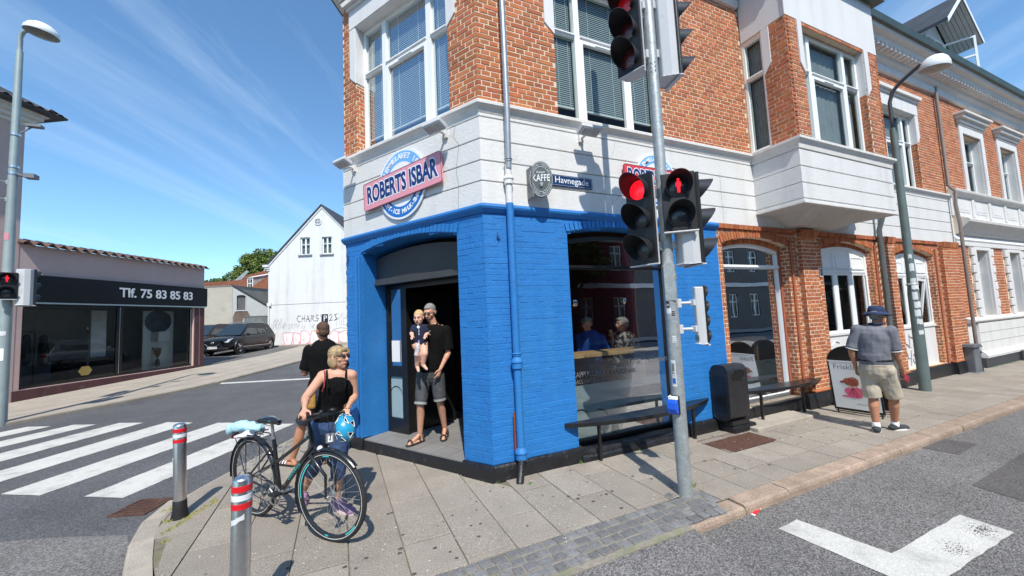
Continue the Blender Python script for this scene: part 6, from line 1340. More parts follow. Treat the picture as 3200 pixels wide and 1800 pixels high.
# ================================================================== bollards
def bollard(x, y, label, collar, lean=(0, 0), hgt=.90, z=0.):
    t = thing('bollard', label, 'bollard', 'steel bollards with red and white bands on the corner', loc=(x, y, z)); t.rotation_euler = (lean[0], lean[1], 0)
    r = .052; mb = MB(); z0 = .14 if collar else -.02
    mb.lathe([(r, z0), (r, hgt - .012), (r * .93, hgt - .004), (r * .6, hgt + .006), (.001, hgt + .009)], 36); mb.build('post', M_steel, t, smooth=True)
    if collar: mb = MB(); mb.lathe([(r + .022, -.02), (r + .018, .02), (r + .006, .08), (r + .004, .165), (r + .001, .17)], 30); mb.build('rubber_foot', mat('black_rubber', (.01, .01, .01), .6, bump=.4, bscale=30), t, smooth=True)
    for zz, h_, m in ((hgt - .075, .034, 'red'), (hgt - .124, .030, 'white'), (hgt - .174, .032, 'red')):
        mm = mat('red_reflective_band', (.62, .012, .02), .35, var=.12, vscale=30, dirt=(.35, .1, .1), dscale=25, dmin=.62, dmax=.8) if m == 'red' else mat('white_reflective_band', (.70, .72, .74), .35, var=.06, vscale=20)
        mb = MB(); mb.lathe([(r + .0008, zz - .001), (r + .0022, zz), (r + .0022, zz + h_), (r + .0008, zz + h_ + .001)], 36); mb.build(m + '_band', mm, t, smooth=True)
    return t
b1 = bollard(-2.975, .80, 'far steel bollard on the kerb corner, with scuffed bands and a black rubber foot', True, (radians(.3), radians(-.8)), .895)
b2 = bollard(-2.10, -1.235, 'near steel bollard in the foreground, with clean bands and a smear of white tape', False, (radians(-.4), radians(.8)), .905)
mb = MB(); P = []
for i in range(9):
    a = radians(212 + i * 10.5); q = .052 + .0015; zc_ = .655 + .009 * i / 2; P += [V((q * cos(a), q * sin(a), zc_ - .014 + random.uniform(-.005, .004))), V((q * cos(a), q * sin(a), zc_ + .016 + random.uniform(-.004, .006)))]
mb.add(P, [(2 * i, 2 * i + 2, 2 * i + 3, 2 * i + 1) for i in range(8)]); mb.build('tape_smear', M_stw, b2)
mb = MB(); mb.ell((-.046, -.03, .56), (.004, .008, .02)); mb.build('dent', mat('scratched_steel', (.7, .7, .7), .5, metal=.8), b1)
# ================================================================== benches: bowed black planks against the wall
def bench(name, label, x0, x1, depth, z, legs, feet):
    t = thing(name, label, 'bench', 'bowed black benches fixed under the cafe windows'); n = 22; P = []
    for i in range(n + 1):
        q = i / n; x = x0 + (x1 - x0) * q; P.append((x, -.02 - depth * sin(pi * q) ** .75 * (1 if True else 0)))
    back_ = [(x1 - .01, .0), (x0 + .01, .0)]
    mb = MB(); mb.prism(P + back_, z - .045, z); mb.build('seat', M_black, t, bevel=.006)
    for (x, y), zf in zip(legs, feet):
        mb = MB(); mb.box((x - .017, y - .017, zf), (x + .017, y + .017, z - .06)); mb.build('leg', M_black, t, bevel=.003)
        mb = MB(); mb.box((x - .02, y - .02, z - .06), (x + .02, -.02, z - .045)); mb.build('support', M_black, t)
bench('bench', 'long bowed black bench under the window in the blue wall', .94, 3.42, .27, .48, [(1.36, -.12), (2.95, -.14)], (0, 0))
bench('bench', 'bowed black bench under the brick framed window, standing on the concrete step', 3.92, 6.30, .24, .50, [(4.38, -.17), (5.50, -.14)], (.05, 0))
# ================================================================== bins
bn = thing('litter_bin', 'black rounded metal litter bin hung on the wall between the two benches', 'litter bin')
x0, x1, yf, yb, zb, zt = 3.50, 3.92, -.30, -.02, .17, .96
def rrect(a, b, c, d, r, n=6):
    P = []
    for cx, cy, s0 in ((b - r, d - r, 0), (a + r, d - r, pi / 2), (a + r, c + r, pi), (b - r, c + r, 1.5 * pi)):
        for i in range(n + 1): t = s0 + pi / 2 * i / n; P.append((cx + r * cos(t), cy + r * sin(t)))
    return P
BM = Matrix(((0, 0, 1, 0), (1, 0, 0, 0), (0, 1, 0, 0), (0, 0, 0, 1)))        # profile in (y, z), pushed along x
mb = MB(); mb.prism(rrect(yf, yb, zb, zt, .10), x0, x1, BM); bo = mb.build('body', mat('black_bin_paint', (.018, .018, .02), .42, var=.25, vscale=9, dirt=(.06, .06, .06), dscale=16, dmin=.68, dmax=.8), bn, bevel=.012)
mb = MB(); mb.prism(rrect(x0 + .09, x1 - .07, .74, .88, .06), -.302 - .0, -.3005, Matrix(((1, 0, 0, 0), (0, 0, 1, 0), (0, 1, 0, 0), (0, 0, 0, 1)))); mb.build('opening', mat('hole_black', (.001, .001, .001), 1), bo)
mb = MB()
P_ = rrect(x0 + .09, x1 - .07, .74, .88, .06); mb.tube([(x, -.303, z) for x, z in P_ + [P_[0]]], .005, 6); mb.build('opening_rim', M_blk, bo)
mb = MB(); mb.box((x0 + .05, -.28, .10), (x1 + .0, -.03, .168)); mb.build('bracket', M_black, bn, bevel=.01); mb = MB(); mb.box((x0 - .003, -.26, .30), (x0 - .0005, -.06, .80)); mb.build('side_panel', M_black, bo)
mb = MB(); mb.box((3.55, -.30, -.02), (4.05, -.05, .10)); mb.build('foot_block', M_plinth, bn, bevel=.03)
b3 = thing('small_bin', 'narrow grey wall bin at the foot of the brown downpipe', 'bin')
mb = MB(); mb.prism([(12.02, -.26), (12.36, -.26), (12.36, -.08), (12.02, -.08)], .0, .60); mb.build('body', mat('slate_grey_plastic', (.12, .135, .15), .5), b3, bevel=.02); mb = MB(); mb.prism([(12.0, -.28), (12.38, -.28), (12.38, -.07), (12.0, -.07)], .60, .66); mb.build('lid', mat('slate_grey_plastic', (.12, .135, .15), .5), b3, bevel=.02)
# ================================================================== pavement sign
ab = thing('pavement_sign', 'arched black pavement sign with a white ice cream poster reading Friskla', 'pavement sign', loc=(6.10, -.68, 0), rz=radians(-84))
AF = Matrix.Rotation(radians(-9), 4, 'X')
# local x runs along the board, local -y is its face
fr2 = Matrix.Translation((0, 0, 0)) @ Matrix.Rotation(radians(-10), 4, 'X')
wB = .62; out = [(-wB / 2, .06), (-wB / 2, .86)] + [(-wB / 2 * cos(pi * i / 14), .86 + .26 * sin(pi * i / 14)) for i in range(1, 14)] + [(wB / 2, .86), (wB / 2, .06)]
RXm = Matrix(((1, 0, 0, 0), (0, 0, -1, -.16), (0, 1, 0, 0), (0, 0, 0, 1)))
for k, tl in enumerate((-9, 9)):
    T = Matrix.Translation((0, -.0, 0)) @ Matrix(((1, 0, 0, 0), (0, 1, 0, (-.17 if k == 0 else .17)), (0, 0, 1, 0), (0, 0, 0, 1))) @ Matrix.Rotation(radians(-tl), 4, 'X') @ Matrix(((1, 0, 0, 0), (0, 0, -1, 0), (0, 1, 0, 0), (0, 0, 0, 1)))
    mb = MB(); mb.prism(out, -.008, .008, T); bd = mb.build('board', M_black, ab, bevel=.003)
    for x in (-.27, .27): mb = MB(); mb.tube([T @ V((x, .10, 0)), T @ V((x, -.0, 0))], .011, 6); mb.build('foot', M_black, ab)
    if k == 0:
        mb = MB(); mb.prism([(-.285, .10), (.285, .10), (.285, .86), (-.285, .86)], .009, .0105, T); po = mb.build('poster', M_paper, bd)
        pT = T @ Matrix.Translation((0, 0, .0115)); mb = MB(); mb.prism([(-.30, .86), (.30, .86), (.30, .875), (-.30, .875)], .009, .014, T); mb.build('poster_rail', M_frame, bd)
        text('poster_lettering', 'Friskla', pT @ Matrix.Translation((-.24, .775, 0)), mat('grey_print', (.22, .2, .2), .7), po, .115, align='LEFT', extrude=0)
        def blob(c, r, m, nm, wob=.12, dz=0.):
            n = 20; P = [(c[0] + r[0] * (1 + wob * sin(3 * t * 2 * pi / n + r[0] * 50)) * cos(2 * pi * t / n), c[1] + r[1] * (1 + wob * cos(5 * t * 2 * pi / n)) * sin(2 * pi * t / n)) for t in range(n)]
            m2 = MB(); m2.prism(P, dz, dz + .0004, pT); m2.build(nm, m, po)
        c1 = mat('pink_ice', (.72, .12, .22), .6, var=.2, vscale=30); c2_ = mat('brown_ice', (.38, .13, .06), .6, var=.3, vscale=30); c3 = mat('pale_ice', (.75, .42, .33), .6, var=.2, vscale=30); c4_ = mat('dark_red_sauce', (.28, .02, .02), .5)
        blob((.18, .43), (.10, .09), c3, 'ice_cream_print', dz=.0002); blob((-.01, .37), (.125, .085), c1, 'ice_cream_print', dz=.0006); blob((-.03, .54), (.10, .075), c2_, 'ice_cream_print', dz=.001); blob((-.05, .30), (.13, .02), c1, 'ice_cream_print', dz=.0011); blob((-.02, .46), (.07, .012), c3, 'ice_cream_print', dz=.0014)
        blob((-.15, .53), (.03, .018), c4_, 'ice_cream_print', dz=.0016); m2 = MB(); [m2.tube([pT @ V((x, .60 - abs(x + .03) * .4, .002)), pT @ V((x * 1.3 + .01, .50, .002))], .005, 4) for x in (-.09, -.06, -.03, 0, .03)]; [m2.tube([pT @ V((-.02, .45, .002)), pT @ V((x, .33, .002))], .004, 4) for x in (-.08, -.02, .04)]; m2.build('sauce_print', c4_, po)
        text('poster_lettering', 'Hjemmelavet', pT @ Matrix.Translation((.10, .19, 0)), mat('grey_print', (.22, .2, .2), .7), po, .04, extrude=0, shear=.3)
    mb = MB(); mb.tube([T @ V((-.30, .04, 0)), T @ V((.30, .04, 0))], .008, 6); mb.build('cross_bar', M_black, ab)
# ================================================================== signs on the walls
M_sign_p = mat('faded_pink_sign', (.72, .30, .36), .35, var=.03); M_sign_r = mat('red_sign', (.62, .05, .06), .35, var=.03); M_navy = mat('navy_print', (.010, .035, .16), .35, var=.02)
M_lb = mat('light_blue_print', (.16, .42, .78), .35, var=.05); M_mb = mat('mid_blue_print', (.015, .16, .50), .35, var=.08); M_wh = mat('white_sign_face', (.76, .78, .82), .3, var=.01)
def round_sign(label, fr, u, z, s, rot, banner, name='round_sign'):
    t = thing(name, label, 'sign'); T = fr.M(.025) @ Matrix.Translation((u, z, 0)); R = .485 * s
    mb = MB(); mb.lathe([(.001, 0), (R, 0), (R, .02), (.001, .02)], 48, T); d = mb.build('disc', M_wh, t)
    def band(r0, r1, a0, a1, m, nm, dz):
        n = 24; mb = MB(); vs = []
        for i in range(n + 1): a = a0 + (a1 - a0) * i / n; vs += [T @ V((r0 * cos(a), r0 * sin(a), dz)), T @ V((r1 * cos(a), r1 * sin(a), dz))]
        mb.add(vs, [(2 * i, 2 * i + 1, 2 * i + 3, 2 * i + 2) for i in range(n)]); mb.build(nm, m, d)
    band(R * .64, R * .94, .0, pi, M_lb, 'upper_ring', .0212); band(R * .64, R * .94, pi, 2 * pi, M_mb, 'lower_ring', .0212)
    n1 = 'HJEMMELAVET IS'; circle_text('lettering', n1, T @ Matrix.Translation((0, 0, .0225)), M_wh, d, R * .79, R * .22, radians(158), -radians(9.2), True, .004 * s)
    circle_text('lettering', 'SOFT-ICE', T @ Matrix.Translation((0, 0, .0225)), M_wh, d, R * .79, R * .185, radians(208), radians(7.6), False, .004 * s)
    circle_text('lettering', 'MILK-SHAKE', T @ Matrix.Translation((0, 0, .0225)), M_wh, d, R * .79, R * .175, radians(276), radians(7.4), False, .004 * s)
    B2 = T @ Matrix.Rotation(rot, 4, 'Z'); w, h = 1.56 * s, .40 * s
    mb = MB(); mb.prism(rrect(-w / 2, w / 2, -h / 2, h / 2, .03), .028, .05, B2); bn_ = mb.build('banner', banner, t, bevel=.002)
    mb = MB(); P = rrect(-w / 2, w / 2, -h / 2, h / 2, .03); mb.tube([B2 @ V((x, y, .05)) for x, y in P + [P[0]]], .004, 5); mb.build('banner_edge', mat('dark_maroon_edge', (.12, .02, .03), .5), bn_)
    me = 'ROBERTS ISBAR'
    for nm, bo_, dz, mm in (('lettering_outline', .020, .0515, M_wh), ('lettering', .008, .0535, M_navy)):
        mm_ = text(nm, me, B2 @ Matrix.Translation((0, -.0, dz)), mm, bn_, .235 * s, bold=bo_ * s, extrude=.0005, sx=.86)
        # taller letters
        c = B2 @ Matrix.Translation((0, 0, dz)); mm_.data.transform(c @ Matrix.Diagonal((1, 1.42, 1, 1)) @ c.inverted())
    return t
round_sign('round blue ice cream sign with pink banner over the corner door', CH.__class__(CH.P(0, 0), -CH.u, CH.n), -1.345, 3.672, 1.0, radians(3.2), M_sign_p)
round_sign('round ice cream sign with red banner mostly hidden behind the traffic light', FA, 2.70, 3.69, .80, 0., M_sign_r)
np_ = thing('street_nameplate', 'dark blue enamel street nameplate reading Havnegade on the white band', 'street sign')
mb = MB(); mb.prism(rrect(.915, 1.555, 3.44, 3.585, .012), .018, .034, FA.M()); pl = mb.build('plate', mat('navy_enamel', (.008, .03, .10), .22, var=.03), np_, bevel=.003)
mb = MB(); P = rrect(.925, 1.545, 3.45, 3.575, .01); mb.tube([FA.P(x, z, .0345) for x, z in P + [P[0]]], .0016, 4); mb.build('edge_line', M_wh, pl)
text('lettering', 'Havnegade', FA.M(.036) @ Matrix.Translation((1.235, 3.517, 0)), M_wh, pl, .118, bold=.0005, extrude=.0003)
kf = thing('coffee_sign', 'oval grey coffee sign reading Kaffe projecting from the white band', 'sign'); kaz = radians(-14)
KT = Matrix.Translation((.70, -.17, 3.44)) @ Matrix.Rotation(radians(-22), 4, 'Z') @ Matrix(((1, 0, 0, 0), (0, 0, -1, 0), (0, 1, 0, 0), (0, 0, 0, 1)))
mb = MB(); mb.lathe([(.001, -.01), (.215, -.01), (.22, 0), (.215, .012), (.001, .012)], 48, KT @ Matrix.Diagonal((.66, 1.03, 1, 1))); kd = mb.build('disc', mat('grey_green_sign', (.065, .082, .078), .4, var=.04), kf)
def ringk(r0, r1): 
    mb = MB(); vs = []
    for i in range(49): a = 2 * pi * i / 48; vs += [KT @ V((.66 * r0 * cos(a), 1.03 * r0 * sin(a), .0135)), KT @ V((.66 * r1 * cos(a), 1.03 * r1 * sin(a), .0135))]
    mb.add(vs, [(2 * i, 2 * i + 1, 2 * i + 3, 2 * i + 2) for i in range(48)]); mb.build('ring_line', M_wh, kd)
ringk(.203, .207); ringk(.150, .1535)
KE = KT @ Matrix.Diagonal((.66, 1.03, 1, 1)) @ Matrix.Translation((0, 0, .014))
text('lettering', 'KAFFE', KE @ Matrix.Translation((0, .01, 0)), M_wh, kd, .115, bold=.001, extrude=0, sx=1.05); text('lettering', 'Premium', KE @ Matrix.Translation((0, .082, 0)), M_wh, kd, .042, extrude=0)
circle_text('lettering', 'Cappuccino - Caffe Latte', KE, M_wh, kd, .178, .036, radians(168), -radians(6.8), True); circle_text('lettering', 'Espresso - Macchiato', KE, M_wh, kd, .178, .036, radians(205), radians(6.9), False)
mb = MB(); mb.lathe([(.001, 0), (.02, 0), (.035, .03), (.036, .035)], 16, KE @ Matrix.Translation((0, -.09, .002)) @ Matrix.Rotation(-pi / 2, 4, 'X')); mb.build('cup_print', M_wh, kd)
mb = MB(); mb.tube([(.60, -.0, 3.56), (.60, -.14, 3.56)], .01, 6); mb.tube([(.60, 0, 3.30), (.62, -.14, 3.30)], .01, 6); mb.box((.585, -.16, 3.22), (.60, -.005, 3.60)); mb.build('bracket', M_dgrey, kf)
# floodlights over the signs
def flood(label, fr, u, z, s=1.):
    t = thing('floodlight', label, 'floodlight', 'white floodlights leaning out under the cornice')
    T = fr.M() @ Matrix.Translation((u, z, 0))
    mb = MB(); mb.box((-.035, -.05, .0), (.035, .05, .05), T); mb.tube([T @ V((0, 0, .04)), T @ V((0, .01, .16))], .018, 8); mb.build('arm', M_white2, t)
    H_ = T @ Matrix.Translation((0, .03, .22)) @ Matrix.Rotation(radians(68), 4, 'X'); mb = MB(); mb.box((-.15, -.075, -.03), (.15, .075, .03), H_); hd = mb.build('lamp_box', M_lgrey, t, bevel=.012)
    mb = MB(); mb.box((-.135, -.06, -.034), (.135, .06, -.031), H_); mb.build('lamp_glass', M_frame, hd)
    for i in range(9): m2 = MB(); m2.box((-.12 + i * .03, -.06, .03), (-.112 + i * .03, .06, .042), H_); m2.build('fin', M_lgrey, hd)
CHr = Frame(CH.P(0, 0), -CH.u, CH.n)
flood('white floodlight at the far left end of the cut corner', CHr, -2.42, 4.17); flood('white floodlight just right of the round sign on the cut corner', CHr, -.52, 4.12); flood('white floodlight over the street nameplate on the main wall', FA, 1.42, 4.12)
# parking sign far away
ps = thing('parking_sign', 'small dark blue parking sign on a pole in front of the graffiti wall', 'sign')
pT_ = Matrix.Translation((-2.10, 14.8, 0)) @ Matrix.Rotation(radians(-24.4), 4, 'Z'); mb = MB(); mb.box((-.14, -.02, 1.92), (.14, .0, 2.30), pT_); pp = mb.build('plate', mat('dark_navy_plate', (.012, .018, .035), .4), ps)
text('lettering', 'P', pT_ @ Matrix.Translation((.02, -.022, 2.11)) @ Matrix.Rotation(pi / 2, 4, 'X'), M_frame, pp, .34); mb = MB(); mb.tube([pT_ @ V((0, .02, zg(14.8))), pT_ @ V((0, .02, 2.3))], .03, 8); mb.build('pole', M_galv2, ps)
# ================================================================== people
M_skin = mat('sunny_skin', (.56, .30, .20), .55, var=.08, vscale=14, bump=.12, bscale=90, spec=.35)
M_skin2 = mat('tanned_skin', (.46, .22, .13), .55, var=.1, vscale=14, bump=.12, bscale=90, spec=.35)
M_skinb = mat('baby_skin', (.66, .38, .28), .55, var=.06, vscale=14, spec=.3)
for m_ in (M_skin, M_skin2, M_skinb):
    b_ = m_.node_tree.nodes['Principled BSDF']; b_.inputs['Subsurface Weight'].default_value = .12; b_.inputs['Subsurface Radius'].default_value = (.02, .008, .004)
def cloth(name, c, r=.9, var=.15, **k): return mat(name, c, r, var=var, vscale=9, bump=.5, bscale=38, **k)
M_lip = mat('lips', (.42, .13, .11), .5); M_eye = mat('dark_eye', (.03, .02, .02), .3)
def nv(*a): return V(a).normalized()
def head(mb, c, f, s=1., jaw=1., up=V((0, 0, 1))):
    f = V(f).normalized(); side = f.cross(up).normalized(); u = side.cross(f).normalized(); M_ = Matrix((side, f, u)).transposed(); c = V(c)
    P = lambda x, y, z: c + side * x * s + f * y * s + u * z * s
    mb.ell(P(0, -.012, .018), (.074 * s, .094 * s, .092 * s), M_, 16, 12)
    mb.ell(P(0, .022, -.045), (.058 * s * jaw, .064 * s, .070 * s), M_, 14, 10)
    mb.ell(P(0, .058, -.092), (.026 * s, .022 * s, .020 * s), M_, 10, 8)
    mb.ell(P(0, .070, .036), (.050 * s, .018 * s, .014 * s), M_, 10, 6)
    mb.cap(P(0, .084, .016), P(0, .106, -.022), .008 * s, .0135 * s, 8); mb.ell(P(.012, .090, -.026), (.009 * s,) * 3, M_, 8, 6); mb.ell(P(-.012, .090, -.026), (.009 * s,) * 3, M_, 8, 6)
    mb.ell(P(0, .080, -.055), (.022 * s, .012 * s, .011 * s), M_, 8, 6)
    for q in (-1, 1): mb.ell(P(.076 * q, -.008, -.008), (.008 * s, .018 * s, .030 * s), M_, 8, 8); mb.ell(P(.045 * q, .055, -.022), (.022 * s, .02 * s, .02 * s), M_, 8, 6)
    return P, M_, side, u
def face_bits(P, M_, parent, s=1., glasses=None, brow=None, lip=True, eyes=True):
    if eyes:
        mb = MB()
        for q in (-1, 1): mb.ell(P(.030 * q, .078, .010), (.011 * s, .005 * s, .005 * s), M_, 8, 6)
        mb.build('eyes', M_eye, parent, smooth=True)
    if lip: mb = MB(); mb.ell(P(0, .090, -.057), (.020 * s, .0045 * s, .0045 * s), M_, 8, 6); mb.build('lips', M_lip, parent, smooth=True)
    if brow: 
        mb = MB()
        for q in (-1, 1): mb.tube([P(.014 * q, .090, .028), P(.032 * q, .088, .033), P(.050 * q, .074, .028)], .004 * s, 6)
        mb.build('eyebrows', brow, parent)
    if glasses:
        mb = MB(); 
        for q in (-1, 1):
            if glasses == 'dark': mb.ell(P(.031 * q, .094, .010), (.025 * s, .004, .018 * s), M_, 12, 6)
            else: mb.tube([P(.031 * q + .022 * cos(t * pi / 6), .095, .008 + .015 * sin(t * pi / 6)) for t in range(13)], .0014, 5)
            mb.tube([P(.055 * q, .090, .014), P(.074 * q, .05, .014), P(.078 * q, -.01, .008)], .002, 5)
        mb.tube([P(-.01, .097, .014), P(.01, .097, .014)], .002, 5); mb.build('glasses', M_eye if glasses == 'dark' else M_st1, parent, smooth=True)
def hair(name, P, M_, parts, m, parent, voxel=.005, disp=.003):
    mb = MB()
    for (x, y, z), r in parts: mb.ell(P(x, y, z), r, M_, 16, 10)
    return remesh(mb, name, m, parent, voxel, 3, disp=disp)
def hand(mb, w, d, palm, thumb, s=1., curl=.5, spread=.12):
    """palm, four jointed fingers of their own lengths and a thumb from the side of the palm"""
    w, d, palm, thumb = V(w), V(d).normalized(), V(palm).normalized(), V(thumb).normalized(); palm = (palm - d * palm.dot(d)).normalized(); th = d.cross(palm).normalized()
    if th.dot(thumb) < 0: th = -th
    k = w + d * .045 * s
    mb.cap(w, w + d * .078 * s, .026 * s, .034 * s, 12, flat=.42, side=th)
    for i, (o_, L) in enumerate(((.027, .070), (.009, .080), (-.009, .074), (-.026, .058))):
        p = w + d * .082 * s + th * o_ * s; dd = (d + th * o_ / .03 * spread).normalized(); a = curl * (1.05 + .08 * i); q = p
        for j, (fr_, rr) in enumerate(((.44, .0088), (.32, .0082), (.24, .0074))):
            ang = a * (j + .6); v = (dd * cos(ang) + palm * sin(ang)).normalized(); e = q + v * L * fr_ * s; mb.cap(q, e, rr * s, rr * .92 * s, 8); q = e
    p = w + d * .025 * s + th * .026 * s; v = (d * .62 + th * .7 + palm * .25 * curl).normalized(); q = p + v * .042 * s; mb.cap(p, q, .0125 * s, .0105 * s, 8); v2 = (d * .8 + th * .25 + palm * .55 * curl).normalized(); mb.cap(q, q + v2 * .032 * s, .010 * s, .0085 * s, 8)
def lerp(a, b, t): return V(a) * (1 - t) + V(b) * t
def body(J, lat, fwd_, m, parent, s=1., hs=1., face=None, armr=.042, legr=.062, calf=.056, female=False, hands=(), tw=.16, voxel=.0065, necktilt=None, waist_w=.135, feet=True, name='body'):
    mb = MB(); lat = V(lat).normalized(); f = V(fwd_).normalized(); J = {k: V(v) for k, v in J.items()}
    P = None
    if 'head' in J: P = head(mb, J['head'], face or f, hs)
    mb.cap(J['neck'] - V((0, 0, .02)), J['head'] - V((0, 0, .03)), .052 * hs, .050 * hs)
    mb.cap(J['shL'], J['shR'], .055, .055); mb.cap(J['chest'] + V((0, 0, .04)), J['waist'], tw, waist_w, 16, flat=.66, side=lat); mb.cap(J['waist'], J['hip'], waist_w, tw * 1.02, 16, flat=.72, side=lat)
    mb.cap(J['neck'] - V((0, 0, .05)), lerp(J['shL'], J['neck'], .25), .05, .05); mb.cap(J['neck'] - V((0, 0, .05)), lerp(J['shR'], J['neck'], .25), .05, .05)
    if female:
        for q in (-1, 1): mb.ell(J['chest'] + lat * .06 * q + f * .045 - V((0, 0, .02)), (.055, .048, .05))
    for k in 'LR':
        if 'el' + k in J:
            mb.cap(J['sh' + k], J['el' + k], armr * 1.22, armr * .88); mid = lerp(J['el' + k], J['wr' + k], .3); mb.cap(J['el' + k], mid, armr * .86, armr * .88); mb.cap(mid, J['wr' + k], armr * .86, armr * .58, flat=.85)
        if 'kn' + k in J:
            h = J['hip' + k]; mb.cap(h, J['kn' + k], legr * 1.35, legr * .86); c = lerp(J['kn' + k], J['an' + k], .32) - f * .012; mb.cap(J['kn' + k], c, legr * .84, calf); mb.cap(c, J['an' + k], calf, calf * .62)
            if feet:
                t = J['toe' + k]; a = J['an' + k]; hl = V((a.x, a.y, t.z + .028)) - (t - V((a.x, a.y, t.z))).normalized() * .035; mb.cap(a, hl, .034, .032); mb.cap(hl, V((t.x, t.y, t.z + .016)), .034, .030, flat=.7, side=(t - a).cross(V((0, 0, 1)))); mb.cap(a, V((t.x, t.y, t.z + .03)), .032, .02)
    for h in hands: hand(mb, *h)
    return remesh(mb, name, m, parent, voxel, 3), P
def garment(parts, name, m, parent, voxel=.008, it=3, disp=.006, label=None):
    mb = MB()
    for p in parts:
        if p[0] == 't': mb.tube([p[1], p[2]], [p[3], p[4]], 20)
        elif len(p) == 2: mb.ell(p[0], p[1])
        else: mb.cap(p[0], p[1], p[2], p[3], 16, flat=p[4] if len(p) > 4 else 1., side=p[5] if len(p) > 5 else None)
    return remesh(mb, name, m, parent, voxel, it, disp=disp, label=label)
def shoe(a, t, name, m, ms, parent, w=.044, h=.07):
    a, t = V(a), V(t); g_ = t.z; d = (V((t.x, t.y, 0)) - V((a.x, a.y, 0))).normalized(); hl = V((a.x, a.y, g_)) - d * .045
    sd_ = d.cross(V((0, 0, 1))); mb = MB(); mb.cap(hl + V((0, 0, .035)), t - d * .03 + V((0, 0, .030)), w * .92, w, 14, flat=.72, side=sd_); mb.cap(V((a.x, a.y, g_ + .075)), hl + V((0, 0, .04)) + d * .02, w * .86, w * .9); mb.cap(V((a.x, a.y, g_ + .08)), t - d * .09 + V((0, 0, .035)), w * .7, w * .7)
    o = remesh(mb, name, m, parent, .005, 3)
    mb = MB(); n = 14; L = (t - hl).length; out = []
    for i in range(2 * n):
        ph = 2 * pi * i / (2 * n); x = L / 2 + (L / 2 + .012) * cos(ph); y = w * (1.02 if cos(ph) > 0 else .9) * (abs(sin(ph)) ** .7) * (1 if sin(ph) > 0 else -1); out.append((x, y))
    T = Matrix(((d.x, sd_.x, 0, hl.x), (d.y, sd_.y, 0, hl.y), (0, 0, 1, g_), (0, 0, 0, 1))); mb.prism(out, .0, .022, T); mb.build('sole', ms, o, bevel=.004); return o
def person(label, group=None, loc=(0, 0, 0)): return thing('person', label, 'person', group)
# ---- woman with the bicycle
Wm = person('blond woman in black strap top and jeans holding the bicycle by its handlebar')
lat = V((.96, -.27, 0)); fw_ = V((-.27, -.96, 0))
J = dict(head=(-1.545, -.005, 1.488), neck=(-1.564, .02, 1.365), shR=(-1.690, .06, 1.315), shL=(-1.437, -.013, 1.306), elR=(-1.822, -.145, 1.16), wrR=(-1.812, -.39, 1.108), elL=(-1.408, .02, 1.095), wrL=(-1.476, -.205, 1.04), chest=(-1.566, .035, 1.21), waist=(-1.60, .10, 1.0), hip=(-1.615, .15, .86), hipR=(-1.70, .18, .84), hipL=(-1.53, .13, .84), knR=(-1.773, .30, .44), anR=(-1.884, .52, .13), toeR=(-1.905, .39, .0), knL=(-1.559, .10, .46), anL=(-1.575, .19, .12), toeL=(-1.46, .03, .0))
bd, HP = body(J, lat, fw_, M_skin, Wm, hs=.95, face=(.72, -.68, .0), armr=.042, legr=.056, calf=.05, female=True, tw=.150, waist_w=.135, feet=False,
     hands=[(J['wrR'], (-.12, -.62, -.25), (.1, -.1, -1), (.6, .3, -.2), .92, .85), (J['wrL'], (-.15, -.45, -.65), (-.1, .6, -1), (-.6, .1, -.1), .92, .75)])
P, Mh, sd_, u_ = HP; face_bits(P, Mh, bd, .95, glasses='dark')
M_bl = mat('blond_hair', (.36, .25, .13), .5, var=.35, vscale=26, bump=.8, bscale=60)
hr = hair('hair', P, Mh, [((0, -.026, .036), (.080, .094, .082)), ((0, -.058, -.03), (.074, .052, .078)), ((.058, -.02, -.022), (.022, .055, .075)), ((-.058, -.02, -.022), (.022, .055, .075)), ((.046, .045, .050), (.030, .038, .042)), ((-.046, .045, .050), (.030, .038, .042)), ((0, .05, .076), (.048, .034, .024))], M_bl, Wm, disp=.007)
black = cloth('black_cotton', (.006, .006, .0065), .9, spec=.12)
V_ = V
garment([(V_((-1.566, .03, 1.185)), V_((-1.595, .09, 1.03)), .162, .148, .68, lat), (V_((-1.597, .09, 1.03)), V_((-1.615, .13, .915)), .150, .172, .72, lat), (V_((-1.60, -.020, 1.185)), (.075, .055, .060)), (V_((-1.545, -.035, 1.185)), (.075, .055, .060))], 'strap_top', black, Wm, disp=.007)
mb = MB()
for a, b, c in (((-1.652, .0, 1.372), (-1.648, -.085, 1.285), (-1.638, -.105, 1.22)), ((-1.482, -.045, 1.365), (-1.490, -.125, 1.28), (-1.500, -.135, 1.21))): mb.tube([V_(a) + V_((.01, .07, -.03)), a, b, c], [.007, .009, .010, .012], 8, flat=.5)
mb.build('strap', black, Wm, smooth=True)
mb = MB(); mb.tube([(-1.672, .015, 1.365), (-1.668, -.06, 1.31), (-1.675, -.09, 1.23), (-1.69, -.07, 1.19)], .007, 6); mb.build('red_bra_strap', cloth('brick_red_strap', (.25, .03, .03)), Wm, smooth=True)
denim = cloth('blue_denim', (.035, .07, .16), .85, var=.35); denim.node_tree.nodes['Noise Texture'].inputs['Scale'].default_value = 16
garment([(V_((-1.60, .12, .94)), V_((-1.615, .15, .84)), .150, .175, .78, lat), (J['hipR'], lerp(J['hipR'], J['knR'], .9), .108, .080), (lerp(J['hipR'], J['knR'], .9), lerp(J['knR'], J['anR'], .30), .080, .068), (J['hipL'], lerp(J['hipL'], J['knL'], .9), .108, .080), (lerp(J['hipL'], J['knL'], .9), lerp(J['knL'], J['anL'], .28), .080, .070)], 'cropped_jeans', denim, Wm, disp=.007)
M_lil = cloth('lilac_trainers', (.28, .16, .27)); M_sole = mat('pale_pink_sole', (.68, .50, .52), .7)
